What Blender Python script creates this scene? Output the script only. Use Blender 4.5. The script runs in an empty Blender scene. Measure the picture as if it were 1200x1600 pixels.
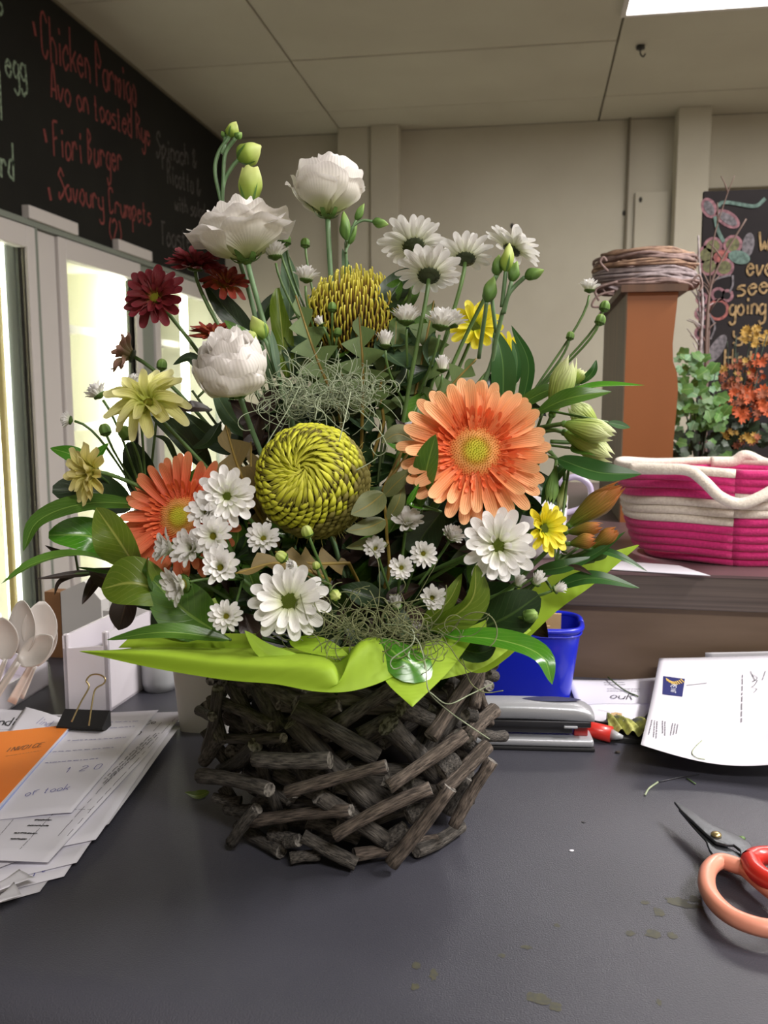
import bpy, bmesh, math, random
from mathutils import Vector, Matrix, noise
random.seed(11)
SC = bpy.context.scene
COL = SC.collection
PI = math.pi
R = random.Random(7)

# ---------------------------------------------------------------- camera, world, light, exposure
FPX = 1383.0
CAMZ = 1.26
TAB = 0.90          # counter top height
YAW, PITCH = math.radians(9.4), math.radians(7.4)
cam_d = bpy.data.cameras.new('camera'); cam = bpy.data.objects.new('camera', cam_d); COL.objects.link(cam)
cam.location = (0, 0, CAMZ); cam.rotation_euler = (PI/2 - PITCH, 0, YAW)
cam_d.sensor_fit = 'VERTICAL'; cam_d.sensor_height = 24.0; cam_d.sensor_width = 18.0
cam_d.lens = FPX/1600*24.0
cam_d.clip_start = 0.02
cam_d.dof.use_dof = True; cam_d.dof.focus_distance = 0.72; cam_d.dof.aperture_fstop = 9.0
SC.camera = cam

wd = bpy.data.worlds.new('world'); SC.world = wd; wd.use_nodes = True
wd.node_tree.nodes['Background'].inputs[0].default_value = (0.55, 0.53, 0.5, 1)
wd.node_tree.nodes['Background'].inputs[1].default_value = 0.03

def area_light(name, loc, target, sx, sy, power, color):
    ld = bpy.data.lights.new(name, 'AREA'); ld.shape = 'RECTANGLE'; ld.size = sx; ld.size_y = sy
    ld.energy = power; ld.color = color
    lo = bpy.data.objects.new(name, ld); COL.objects.link(lo); lo.location = loc
    d = Vector(target) - Vector(loc)
    lo.rotation_euler = d.to_track_quat('-Z', 'Y').to_euler()
    return lo
# ceiling fluorescent troffers of the shop that lie outside the frame
area_light('ceiling_lamp_light', (1.55, 0.95, 2.66), (1.55, 0.95, 0), 0.30, 1.2, 62, (1.0, 0.955, 0.93))
area_light('ceiling_lamp_light', (0.9, -1.0, 2.66), (0.9, -1.0, 0), 1.2, 0.35, 36, (1.0, 0.955, 0.93))
area_light('ceiling_lamp_light', (0.97, 3.1, 2.66), (0.97, 3.1, 0), 1.2, 0.5, 16, (1.0, 0.955, 0.92))
SC.view_settings.view_transform = 'Standard'
SC.view_settings.look = 'None'
SC.view_settings.exposure = 0.66
SC.view_settings.gamma = 1.0
SC.view_settings.use_curve_mapping = False

# ---------------------------------------------------------------- pixel geometry (1200 x 1600 frame)
CF = Vector((-math.sin(YAW)*math.cos(PITCH), math.cos(YAW)*math.cos(PITCH), -math.sin(PITCH)))
CR = Vector((math.cos(YAW), math.sin(YAW), 0))
CU = CR.cross(CF)
C0 = Vector((0, 0, CAMZ))
def ray(px, py): return CF + CR*((px-600)/FPX) + CU*((800-py)/FPX)
def P(px, py, d): return C0 + ray(px, py)*d
def V(x, y, z): return (CR*x + CU*y - CF*z).normalized()
def onz(px, py, z):
    v = ray(px, py); return C0 + v*((z-C0.z)/v.z)
def ony(px, py, y):
    v = ray(px, py); return C0 + v*(y/v.y)
def onx(px, py, x):
    v = ray(px, py); return C0 + v*(x/v.x)
def depth(p): return (Vector(p)-C0).dot(CF)

# ---------------------------------------------------------------- materials
MATS = {}
def new_mat(name):
    m = bpy.data.materials.new(name); m.use_nodes = True
    nt = m.node_tree; nt.nodes.clear()
    out = nt.nodes.new('ShaderNodeOutputMaterial')
    MATS[name] = m
    return m, nt, out
def N(nt, t, **kw):
    n = nt.nodes.new(t)
    for k, v in kw.items():
        if k.startswith('i_'):
            n.inputs[int(k[2:])].default_value = v
        else: setattr(n, k, v)
    return n
def c4(c): return (c[0], c[1], c[2], 1)
def srgb(r, g, b):
    f = lambda c: (c/255/12.92) if c/255 <= 0.04045 else ((c/255+0.055)/1.055)**2.4
    return (f(r), f(g), f(b))
def mat(name, col, rough=0.5, col2=None, scale=20, metal=0, bump=0, bscale=None, spec=0.5, coat=0, emit=None, estr=0,
        contrast=(0.35, 0.65), obj=True, rnd=0.0, stretch=None, sheen=0, detail=4):
    """plain principled surface, optionally two colours mixed by noise, bump from noise"""
    m, nt, out = new_mat(name)
    b = N(nt, 'ShaderNodeBsdfPrincipled'); nt.links.new(b.outputs[0], out.inputs[0])
    b.inputs['Base Color'].default_value = c4(col); b.inputs['Roughness'].default_value = rough
    b.inputs['Metallic'].default_value = metal; b.inputs['Specular IOR Level'].default_value = spec
    b.inputs['Coat Weight'].default_value = coat; b.inputs['Sheen Weight'].default_value = sheen
    if emit:
        b.inputs['Emission Color'].default_value = c4(emit); b.inputs['Emission Strength'].default_value = estr
    tc = None
    if col2 or bump:
        tc = N(nt, 'ShaderNodeTexCoord'); mp = N(nt, 'ShaderNodeMapping')
        nt.links.new(tc.outputs['Object' if obj else 'UV'], mp.inputs[0])
        if stretch: mp.inputs['Scale'].default_value = stretch
    last = None
    if col2:
        no = N(nt, 'ShaderNodeTexNoise'); no.inputs['Scale'].default_value = scale; no.inputs['Detail'].default_value = detail
        nt.links.new(mp.outputs[0], no.inputs['Vector'])
        cr = N(nt, 'ShaderNodeValToRGB'); nt.links.new(no.outputs[0], cr.inputs[0])
        cr.color_ramp.elements[0].position = contrast[0]; cr.color_ramp.elements[1].position = contrast[1]
        cr.color_ramp.elements[0].color = c4(col); cr.color_ramp.elements[1].color = c4(col2)
        last = cr.outputs[0]
    if rnd:
        oi = N(nt, 'ShaderNodeObjectInfo'); hs = N(nt, 'ShaderNodeHueSaturation')
        mr = N(nt, 'ShaderNodeMapRange'); mr.inputs[3].default_value = 1-rnd; mr.inputs[4].default_value = 1+rnd
        nt.links.new(oi.outputs['Random'], mr.inputs[0]); nt.links.new(mr.outputs[0], hs.inputs['Value'])
        if last: nt.links.new(last, hs.inputs['Color'])
        else: hs.inputs['Color'].default_value = c4(col)
        last = hs.outputs[0]
    if last: nt.links.new(last, b.inputs['Base Color'])
    if bump:
        n2 = N(nt, 'ShaderNodeTexNoise'); n2.inputs['Scale'].default_value = bscale or scale; n2.inputs['Detail'].default_value = 5
        nt.links.new(mp.outputs[0], n2.inputs['Vector'])
        bp = N(nt, 'ShaderNodeBump'); bp.inputs['Strength'].default_value = bump; bp.inputs['Distance'].default_value = 0.002
        nt.links.new(n2.outputs[0], bp.inputs['Height']); nt.links.new(bp.outputs[0], b.inputs['Normal'])
    return m
def petal_mat(name, stops, rough=0.55, trans=0.3, rnd=0.06, streak=0.1, ufreq=14, edge=None, spec=0.3, bump=0.25):
    """petal or leaf: colour ramp along UV.y, streaks across UV.x, part translucent"""
    m, nt, out = new_mat(name)
    uv = N(nt, 'ShaderNodeUVMap'); sp = N(nt, 'ShaderNodeSeparateXYZ'); nt.links.new(uv.outputs[0], sp.inputs[0])
    cr = N(nt, 'ShaderNodeValToRGB'); nt.links.new(sp.outputs[1], cr.inputs[0])
    el = cr.color_ramp.elements
    while len(el) < len(stops): el.new(0.5)
    for e, (p, c) in zip(el, stops): e.position = p; e.color = c4(c)
    wv = N(nt, 'ShaderNodeMath', operation='MULTIPLY'); wv.inputs[1].default_value = ufreq*PI; nt.links.new(sp.outputs[0], wv.inputs[0])
    sn = N(nt, 'ShaderNodeMath', operation='SINE'); nt.links.new(wv.outputs[0], sn.inputs[0])
    oi = N(nt, 'ShaderNodeObjectInfo')
    mr = N(nt, 'ShaderNodeMapRange'); mr.inputs[3].default_value = 1-rnd; mr.inputs[4].default_value = 1+rnd; nt.links.new(oi.outputs['Random'], mr.inputs[0])
    ma = N(nt, 'ShaderNodeMath', operation='MULTIPLY_ADD'); nt.links.new(sn.outputs[0], ma.inputs[0]); ma.inputs[1].default_value = streak; nt.links.new(mr.outputs[0], ma.inputs[2])
    hs = N(nt, 'ShaderNodeHueSaturation'); nt.links.new(ma.outputs[0], hs.inputs['Value']); nt.links.new(cr.outputs[0], hs.inputs['Color'])
    bp = N(nt, 'ShaderNodeBump'); bp.inputs['Strength'].default_value = bump; bp.inputs['Distance'].default_value = 0.0006; nt.links.new(sn.outputs[0], bp.inputs['Height'])
    b = N(nt, 'ShaderNodeBsdfPrincipled'); b.inputs['Roughness'].default_value = rough; b.inputs['Specular IOR Level'].default_value = spec
    nt.links.new(hs.outputs[0], b.inputs['Base Color']); nt.links.new(bp.outputs[0], b.inputs['Normal'])
    tr = N(nt, 'ShaderNodeBsdfTranslucent'); nt.links.new(hs.outputs[0], tr.inputs[0])
    mx = N(nt, 'ShaderNodeMixShader'); mx.inputs[0].default_value = trans
    nt.links.new(b.outputs[0], mx.inputs[1]); nt.links.new(tr.outputs[0], mx.inputs[2]); nt.links.new(mx.outputs[0], out.inputs[0])
    return m
def leaf_mat(name, col, col2, rib, rough=0.35, trans=0.2, rnd=0.12, coat=0.0, veins=9.0, vein_amt=0.25):
    """leaf: two greens mixed by noise, pale midrib at UV.x = 0, slanting side veins"""
    m, nt, out = new_mat(name)
    uv = N(nt, 'ShaderNodeUVMap'); sp = N(nt, 'ShaderNodeSeparateXYZ'); nt.links.new(uv.outputs[0], sp.inputs[0])
    no = N(nt, 'ShaderNodeTexNoise'); no.inputs['Scale'].default_value = 3.0; no.inputs['Detail'].default_value = 3
    oi = N(nt, 'ShaderNodeObjectInfo')
    va = N(nt, 'ShaderNodeVectorMath', operation='ADD'); nt.links.new(uv.outputs[0], va.inputs[0]); nt.links.new(oi.outputs['Location'], va.inputs[1]); nt.links.new(va.outputs[0], no.inputs['Vector'])
    mc = N(nt, 'ShaderNodeMix', data_type='RGBA'); mc.inputs[6].default_value = c4(col); mc.inputs[7].default_value = c4(col2); nt.links.new(no.outputs[0], mc.inputs[0])
    ab = N(nt, 'ShaderNodeMath', operation='ABSOLUTE'); nt.links.new(sp.outputs[0], ab.inputs[0])
    v1 = N(nt, 'ShaderNodeMath', operation='MULTIPLY_ADD'); nt.links.new(ab.outputs[0], v1.inputs[0]); v1.inputs[1].default_value = -0.35; nt.links.new(sp.outputs[1], v1.inputs[2])
    v2 = N(nt, 'ShaderNodeMath', operation='MULTIPLY'); nt.links.new(v1.outputs[0], v2.inputs[0]); v2.inputs[1].default_value = veins*2*PI
    v3 = N(nt, 'ShaderNodeMath', operation='COSINE'); nt.links.new(v2.outputs[0], v3.inputs[0])
    v4 = N(nt, 'ShaderNodeMapRange'); v4.inputs[1].default_value = 0.9; v4.inputs[2].default_value = 1.0; v4.inputs[4].default_value = vein_amt; nt.links.new(v3.outputs[0], v4.inputs[0])
    r1 = N(nt, 'ShaderNodeMapRange'); r1.inputs[1].default_value = 0.03; r1.inputs[2].default_value = 0.075; r1.inputs[3].default_value = 0.85; r1.inputs[4].default_value = 0.0; nt.links.new(ab.outputs[0], r1.inputs[0])
    mxx = N(nt, 'ShaderNodeMath', operation='MAXIMUM'); nt.links.new(v4.outputs[0], mxx.inputs[0]); nt.links.new(r1.outputs[0], mxx.inputs[1])
    m2 = N(nt, 'ShaderNodeMix', data_type='RGBA'); nt.links.new(mxx.outputs[0], m2.inputs[0]); nt.links.new(mc.outputs[2], m2.inputs[6]); m2.inputs[7].default_value = c4(rib)
    mr = N(nt, 'ShaderNodeMapRange'); mr.inputs[3].default_value = 1-rnd; mr.inputs[4].default_value = 1+rnd; nt.links.new(oi.outputs['Random'], mr.inputs[0])
    hs = N(nt, 'ShaderNodeHueSaturation'); nt.links.new(mr.outputs[0], hs.inputs['Value']); nt.links.new(m2.outputs[2], hs.inputs['Color'])
    bp = N(nt, 'ShaderNodeBump'); bp.inputs['Strength'].default_value = 0.35; bp.inputs['Distance'].default_value = 0.0008; bp.invert = True; nt.links.new(mxx.outputs[0], bp.inputs['Height'])
    b = N(nt, 'ShaderNodeBsdfPrincipled'); b.inputs['Roughness'].default_value = rough; b.inputs['Coat Weight'].default_value = coat; b.inputs['Coat Roughness'].default_value = 0.2
    nt.links.new(hs.outputs[0], b.inputs['Base Color']); nt.links.new(bp.outputs[0], b.inputs['Normal'])
    tr = N(nt, 'ShaderNodeBsdfTranslucent'); nt.links.new(hs.outputs[0], tr.inputs[0])
    mx = N(nt, 'ShaderNodeMixShader'); mx.inputs[0].default_value = trans
    nt.links.new(b.outputs[0], mx.inputs[1]); nt.links.new(tr.outputs[0], mx.inputs[2]); nt.links.new(mx.outputs[0], out.inputs[0])
    return m
def emit_mat(name, col, s):
    m, nt, out = new_mat(name); e = N(nt, 'ShaderNodeEmission'); e.inputs[0].default_value = c4(col); e.inputs[1].default_value = s
    nt.links.new(e.outputs[0], out.inputs[0]); return m
def glass_mat(name, tint=(1, 1, 1), refl=0.06):
    m, nt, out = new_mat(name)
    t = N(nt, 'ShaderNodeBsdfTransparent'); t.inputs[0].default_value = c4(tint)
    g = N(nt, 'ShaderNodeBsdfGlossy'); g.inputs['Roughness'].default_value = 0.02
    mx = N(nt, 'ShaderNodeMixShader'); mx.inputs[0].default_value = refl
    nt.links.new(t.outputs[0], mx.inputs[1]); nt.links.new(g.outputs[0], mx.inputs[2]); nt.links.new(mx.outputs[0], out.inputs[0]); return m

# ---------------------------------------------------------------- mesh builder
class MB:
    def __init__(s): s.v = []; s.f = []; s.uv = []
    def add(s, vs, fs, uvs=None):
        o = len(s.v); s.v += [tuple(v) for v in vs]; s.f += [tuple(i+o for i in f) for f in fs]
        s.uv += (uvs if uvs else [(0.5, 0.5)]*len(vs)); return s
    def grid(s, fn, nu, nv, closed_u=False, u0=0, u1=1, v0=0, v1=1, uvfn=None):
        vs = []; uvs = []; fs = []
        for j in range(nv+1):
            for i in range(nu+(0 if closed_u else 1)):
                u = u0+(u1-u0)*i/nu; v = v0+(v1-v0)*j/nv
                vs.append(fn(u, v)); uvs.append(uvfn(u, v) if uvfn else (u, v))
        w = nu if closed_u else nu+1
        for j in range(nv):
            for i in range(nu):
                a = j*w+i; b = j*w+(i+1) % w
                fs.append((a, b, b+w, a+w))
        return s.add(vs, fs, uvs)
    def tube(s, pts, rad, sides=6, cap=True, squash=1.0, twist=0.0):
        pts = [Vector(p) for p in pts]; n = len(pts)
        rf = rad if callable(rad) else (lambda t: rad)
        vs = []; fs = []; uvs = []
        t0 = (pts[1]-pts[0]).normalized()
        a = t0.orthogonal().normalized()
        for i in range(n):
            t = (pts[min(i+1, n-1)]-pts[max(i-1, 0)])
            t = t.normalized() if t.length > 1e-9 else t0
            a = (a-t*a.dot(t)); a = a.normalized() if a.length > 1e-6 else t.orthogonal().normalized()
            b = t.cross(a); r = rf(i/(n-1))
            for k in range(sides):
                th = 2*PI*k/sides + twist*i
                vs.append(pts[i]+a*(r*math.cos(th))+b*(r*squash*math.sin(th))); uvs.append((k/sides, i/(n-1)))
        for i in range(n-1):
            for k in range(sides):
                fs.append((i*sides+k, i*sides+(k+1) % sides, (i+1)*sides+(k+1) % sides, (i+1)*sides+k))
        if cap:
            fs.append(tuple(range(sides-1, -1, -1))); fs.append(tuple((n-1)*sides+k for k in range(sides)))
        return s.add(vs, fs, uvs)
    def ball(s, c, r, nu=10, nv=7, M=None, jit=0, seed=0):
        c = Vector(c); r = Vector((r, r, r)) if not hasattr(r, '__len__') else Vector(r)
        def fn(u, v):
            th = 2*PI*u; ph = PI*v
            p = Vector((math.sin(ph)*math.cos(th)*r.x, math.sin(ph)*math.sin(th)*r.y, -math.cos(ph)*r.z))
            if jit: p *= 1+jit*noise.noise(p*(3/max(r))+Vector((seed, 0, 0)))
            return c+(M @ p if M else p)
        return s.grid(fn, nu, nv, closed_u=True)
    def lathe(s, prof, n=24, c=(0, 0, 0), M=None, sx=1, sy=1):
        c = Vector(c)
        def fn(u, v):
            k = min(int(v*(len(prof)-1)), len(prof)-2); t = v*(len(prof)-1)-k
            r = prof[k][0]*(1-t)+prof[k+1][0]*t; z = prof[k][1]*(1-t)+prof[k+1][1]*t
            p = Vector((r*math.cos(2*PI*u)*sx, r*math.sin(2*PI*u)*sy, z))
            return c+(M @ p if M else p)
        return s.grid(fn, n, len(prof)-1, closed_u=True)
    def box(s, c, d, M=None):
        c = Vector(c); vs = []
        for z in (-1, 1):
            for y in (-1, 1):
                for x in (-1, 1):
                    p = Vector((x*d[0]/2, y*d[1]/2, z*d[2]/2)); vs.append(c+(M @ p if M else p))
        return s.add(vs, [(0, 2, 3, 1), (4, 5, 7, 6), (0, 1, 5, 4), (2, 6, 7, 3), (0, 4, 6, 2), (1, 3, 7, 5)],
                     [(0, 0), (1, 0), (0, 1), (1, 1)]*2)
    def box2(s, a, b):
        a = Vector(a); b = Vector(b); return s.box((a+b)/2, tuple(abs(x) for x in (b-a)))
    def prism(s, poly, vec):
        n = len(poly); vec = Vector(vec); vs = [Vector(p) for p in poly]; vs += [p+vec for p in vs]
        return s.add(vs, [tuple(range(n-1, -1, -1)), tuple(range(n, 2*n))]+[(i, (i+1) % n, n+(i+1) % n, n+i) for i in range(n)])
    def ribbon(s, pts, w, nrm):
        """flat stroke in the plane with normal nrm"""
        nrm = Vector(nrm).normalized(); pts = [Vector(p) for p in pts]; n = len(pts); vs = []; fs = []
        for i in range(n):
            t = (pts[min(i+1, n-1)]-pts[max(i-1, 0)]).normalized(); b = nrm.cross(t)
            vs += [pts[i]-b*w/2, pts[i]+b*w/2]
        for i in range(n-1): fs.append((2*i, 2*i+2, 2*i+3, 2*i+1))
        return s.add(vs, fs)
    def mesh(s, name, m, smooth=True, bevel=0, solid=0):
        me = bpy.data.meshes.new(name); me.from_pydata(s.v, [], s.f)
        uvl = me.uv_layers.new(name='UVMap')
        idx = [0]*len(me.loops); me.loops.foreach_get('vertex_index', idx)
        flat = []
        for i in idx: flat += s.uv[i]
        uvl.data.foreach_set('uv', flat)
        if bevel:
            bm = bmesh.new(); bm.from_mesh(me)
            bmesh.ops.recalc_face_normals(bm, faces=bm.faces)
            ed = [e for e in bm.edges if len(e.link_faces) == 2 and e.calc_face_angle() > 0.5]
            bmesh.ops.bevel(bm, geom=ed, offset=bevel, segments=3, profile=0.6, affect='EDGES')
            bm.to_mesh(me); bm.free()
        me.polygons.foreach_set('use_smooth', [smooth]*len(me.polygons))
        if m: me.materials.append(MATS[m] if isinstance(m, str) else m)
        if bevel and smooth: me.set_sharp_from_angle(angle=math.radians(40))
        me.update(); return me
    def build(s, name, m, parent=None, smooth=True, bevel=0, solid=0, label=None, cat=None, group=None, kind=None):
        """coordinates are world coordinates; re-expressed about the parent Empty or about the mesh's own base"""
        if parent is not None: off = wloc(parent)
        else:
            off = Vector((sum(v[0] for v in s.v)/len(s.v), sum(v[1] for v in s.v)/len(s.v), min(v[2] for v in s.v)))
        s.v = [(v[0]-off.x, v[1]-off.y, v[2]-off.z) for v in s.v]
        me = s.mesh(name, m, smooth, bevel)
        o = bpy.data.objects.new(name, me); COL.objects.link(o)
        if parent is not None: o.parent = parent
        else: o.location = off
        if solid:
            md = o.modifiers.new('solid', 'SOLIDIFY'); md.thickness = solid; md.offset = 0
        return tag(o, label, cat, group, kind)
WL = {}
def wloc(o):
    p = Vector(o.location)
    while o.parent: o = o.parent; p = p+Vector(o.location)
    return p
def tag(o, label=None, cat=None, group=None, kind=None):
    if label: o['label'] = label
    if cat: o['category'] = cat
    if group: o['group'] = group
    if kind: o['kind'] = kind
    return o
def thing(name, loc, label=None, cat=None, group=None, kind=None):
    o = bpy.data.objects.new(name, None); COL.objects.link(o); o.location = loc; o.empty_display_size = 0.02
    return tag(o, label, cat, group, kind)
def put(me, name, parent, Mw, label=None):
    """link shared mesh data under a parent with a given world matrix (parents carry translation only)"""
    o = bpy.data.objects.new(name, me); COL.objects.link(o); o.parent = parent
    o.matrix_basis = Matrix.Translation(-wloc(parent)) @ Mw
    if label: o['label'] = label
    return o
def frame(c, n, spin=0, s=1.0):
    z = Vector(n).normalized(); x = Vector((0, 0, 1)).cross(z)
    x = x.normalized() if x.length > 1e-4 else Vector((1, 0, 0))
    y = z.cross(x)
    M = Matrix((x, y, z)).transposed().to_4x4()
    return Matrix.Translation(Vector(c)) @ M @ Matrix.Rotation(spin, 4, 'Z') @ Matrix.Scale(s, 4)
def bez(p, n=10):
    p = [Vector(q) for q in p]; out = []
    for i in range(n+1):
        t = i/n; q = list(p)
        while len(q) > 1: q = [q[k]*(1-t)+q[k+1]*t for k in range(len(q)-1)]
        out.append(q[0])
    return out
def cat(p, n=6):
    """catmull-rom through the points"""
    p = [Vector(q) for q in p]
    if len(p) == 2: return [p[0].lerp(p[1], i/n) for i in range(n+1)]
    q = [p[0]*2-p[1]]+p+[p[-1]*2-p[-2]]; out = []
    for i in range(1, len(q)-2):
        for k in range(n):
            t = k/n; a, b, c, d = q[i-1], q[i], q[i+1], q[i+2]
            out.append(0.5*((2*b)+(c-a)*t+(2*a-5*b+4*c-d)*t*t+(3*b-a-3*c+d)*t**3))
    out.append(p[-1]); return out

# ---------------------------------------------------------------- single-stroke handwriting
G = {
 'a': '26160504132334,3633', 'b': '0903,05162635241303', 'c': '352616050413233 4'.replace(' ', ''), 'd': '39332313040516 3635'.replace(' ', ''), 'e': '0535261605041323 34'.replace(' ', ''),
 'f': '3828170713,0626', 'g': '26160504132334,3631201001', 'h': '0903,0516263533', 'i': '1613,1718', 'j': '2621100001,2728', 'k': '0903,3604,1533', 'l': '1913',
 'm': '0603,051625 23,2536 4533'.replace(' ', ''), 'n': '0603,0516263533', 'o': '1605041323343526 16'.replace(' ', ''), 'p': '0600,051626352413 03'.replace(' ', ''), 'r': '0603,05162635',
 's': '3616051534231303', 't': '18141323,0626', 'u': '0604132334,3633', 'v': '061336', 'w': '0613253346', 'y': '0604132334,3631201001', '&': '33061718270413234 5'.replace(' ', ''),
 'A': '03192943,0535'.replace('43', '33'), 'B': '0309192817 06,0616251403'.replace(' ', ''), 'C': '38291908041323 34'.replace(' ', ''), 'F': '0309,0939,0626', 'R': '0309193827 06,1633'.replace(' ', ''),
 'S': '3829190817263513 0304'.replace(' ', ''), 'P': '0309192837260 6'.replace(' ', ''), 'T': '1913,0939', 'W': '0913264349'.replace('43', '33').replace('49', '49'), 'H': '0903,3933,0636',
 'I': '1913', 'N': '03093339', 'V': '091339', 'O': '19080413233438 2919'.replace(' ', ''), 'E': '39090333,0626', '(': '29171524', ')': '19272513'.replace('13', '14'), '2': '08192938370333',
 '.': '1314', '*': '15261615', 'J': '3934231304', 'D': '03092938342303', '0': '19080413233438 2919'.replace(' ', ''), '1': '0719 13'.replace(' ', ''), '7': '093913'}
def text_strokes(txt, org, right, up, w, jit=0.05, rnd=None):
    """strokes fitted to width w along right; up carries the cap height (6 grid rows)"""
    rnd = rnd or R; adv = 0; items = []
    for ch in txt:
        if ch == ' ': adv += 3.2; continue
        g = G.get(ch)
        if g is None: adv += 3; continue
        for st in g.split(','):
            pts = [(int(st[i]), int(st[i+1])-3) for i in range(0, len(st)-1, 2)]
            items.append([(adv+x+rnd.uniform(-1, 1)*jit*3, y+rnd.uniform(-1, 1)*jit*3) for x, y in pts])
        adv += 5.2 if ch in 'mwW' else (3.0 if ch in 'ilj.(' else 4.3)
    k = w/max(adv-1, 1)
    res = []
    for st in items:
        pts = [Vector(org)+Vector(right)*(x*k)+Vector(up)*(y/6) for x, y in st]
        res.append(cat(pts, 3) if len(pts) > 2 else pts)
    return res
def write(name, m, parent, txt, org, right, up, w, nrm, lw, jit=0.05, lift=0.0008):
    right = Vector(right).normalized(); nrm = Vector(nrm).normalized(); mb = MB(); k = 0
    for st in text_strokes(txt, org, right, up, w, jit):
        k += 1
        mb.ribbon([p+nrm*(lift+0.00004*(k % 7)) for p in st], lw, nrm)
    return mb.build(name, m, parent, smooth=False)
# ================================================================ materials list
mat('wall_paint', srgb(198, 192, 176), 0.75, srgb(188, 181, 165), scale=2.5, bump=0.12, bscale=60)
mat('ceiling_paint', srgb(205, 200, 184), 0.85, srgb(196, 190, 174), scale=1.5, bump=0.08, bscale=40)
mat('seam_dark', srgb(120, 112, 96), 0.9)
mat('chalkboard', srgb(31, 30, 28), 0.9, srgb(42, 42, 38), scale=1.6, contrast=(0.3, 0.75), bump=0.1, bscale=80, spec=0.2)
mat('sign_board', srgb(38, 36, 38), 0.9, srgb(50, 47, 48), scale=4, spec=0.2)
mat('chalk_red', srgb(150, 72, 68), 0.95, srgb(110, 55, 52), scale=90, contrast=(0.3, 0.7))
mat('chalk_green', srgb(165, 185, 160), 0.95, srgb(90, 105, 88), scale=90)
mat('chalk_faint', srgb(105, 98, 96), 0.95, srgb(60, 56, 55), scale=90)
mat('chalk_gold', srgb(172, 146, 104), 0.95, srgb(118, 98, 70), scale=120)
mat('chalk_pink', srgb(158, 116, 124), 0.95, srgb(110, 80, 88), scale=120)
mat('chalk_rose', srgb(174, 104, 98), 0.95, srgb(122, 76, 76), scale=120)
mat('chalk_mint', srgb(110, 136, 128), 0.95, srgb(78, 98, 92), scale=120)
mat('chalk_olive', srgb(118, 120, 84), 0.95, srgb(84, 84, 64), scale=120)
mat('chalk_grey', srgb(128, 124, 130), 0.95, srgb(84, 82, 86), scale=120)
mat('fridge_white', srgb(218, 212, 210), 0.45)
mat('fridge_inner', srgb(240, 240, 222), 0.6)
mat('fridge_grey', srgb(150, 158, 150), 0.4, metal=0.3)
mat('fridge_dark', srgb(84, 92, 92), 0.5)
mat('fridge_gold', srgb(214, 190, 120), 0.4)
emit_mat('tube_glow', (1.0, 0.97, 0.82), 9.0)
emit_mat('diffuser_glow', (1.0, 0.98, 0.94), 6.0)
glass_mat('fridge_glass', (0.96, 0.98, 0.95), 0.07)
mat('counter_top', srgb(60, 60, 68), 0.36, srgb(68, 68, 76), scale=6, bump=0.25, bscale=900, spec=0.45)
mat('counter_edge', srgb(30, 28, 28), 0.7)
mat('brown_panel', srgb(112, 92, 74), 0.6, srgb(98, 79, 62), scale=5, stretch=(1, 1, 6))
mat('shelf_top', srgb(104, 82, 84), 0.4, srgb(92, 72, 74), scale=8)
mat('shelf_edge', srgb(92, 80, 74), 0.5, srgb(70, 60, 56), scale=3, stretch=(1, 1, 90))
mat('floor_vinyl', srgb(120, 112, 102), 0.5, srgb(105, 98, 90), scale=3)
mat('dark_grey_paint', srgb(60, 58, 56), 0.7)

# ================================================================ room shell
def struct(mb, name, m, **k): return mb.build(name, m, kind='structure', **k)
XW, YW, H = -1.75, 5.0, 2.70
struct(MB().box2((-2.6, -2.6, -0.05), (3.2, YW+0.1, 0)), 'floor', 'floor_vinyl', smooth=False)
ceil_o = struct(MB().box2((-2.6, -2.6, H+0.02), (3.2, YW+0.1, H+0.08)), 'ceiling', 'seam_dark', smooth=False)
# plasterboard ceiling sheets, each a part, with open joints between them
xs = [-2.45, -1.062, 0.316, 1.69, 3.2]; ys = [-2.6, -1.1, 0.42, 1.95, 2.62, 3.25, 3.93, 4.62, YW]
for i in range(len(xs)-1):
    for j in range(len(ys)-1):
        m_ = MB().box2((xs[i]+0.004, ys[j]+0.003, H+R.uniform(0, 0.003)), (xs[i+1]-0.004, ys[j+1]-0.003, H+0.02))
        m_.build('ceiling_panel', 'ceiling_paint', ceil_o, smooth=False, bevel=0.003)
struct(MB().box2((-1.758, YW, 0), (3.2, YW+0.1, H)), 'wall_back', 'wall_paint', smooth=False)
struct(MB().box2((3.1, -2.6, 0), (3.2, YW, H)), 'wall_right', 'wall_paint', smooth=False)
struct(MB().box2((-2.6, -2.7, 0), (3.2, -2.6, H)), 'wall_front', 'wall_paint', smooth=False)
struct(MB().box2((-2.6, -2.6, 0), (-2.5, YW, 1.85)), 'wall_left', 'wall_paint', smooth=False)
# pilasters, pipe boxing and panel beads on the back wall
def wx(px): return ony(px, 300, YW).x
struct(MB().box2((wx(534), YW-0.10, 0), (wx(584), YW, H)), 'trim_1', 'wall_paint', smooth=False, bevel=0.004)
struct(MB().box2((wx(585), YW-0.12, 0), (wx(627), YW, H)), 'trim_2', 'wall_paint', smooth=False, bevel=0.004)
struct(MB().box2((wx(1049), YW-0.16, 0), (wx(1098), YW, H)), 'trim_3', 'wall_paint', smooth=False, bevel=0.004)
struct(MB().box2((wx(978), YW-0.035, 0), (wx(981), YW, H)), 'trim_4', 'seam_dark', smooth=False)
struct(MB().box2((wx(992), YW-0.03, 0), (wx(1044), YW, ony(1000, 302, YW).z)), 'trim_5', 'wall_paint', smooth=False, bevel=0.004)
struct(MB().box2((wx(1098), YW-0.03, ony(1100, 298, YW).z), (3.1, YW, ony(1100, 296, YW).z)), 'trim_6', 'seam_dark', smooth=False)
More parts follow.
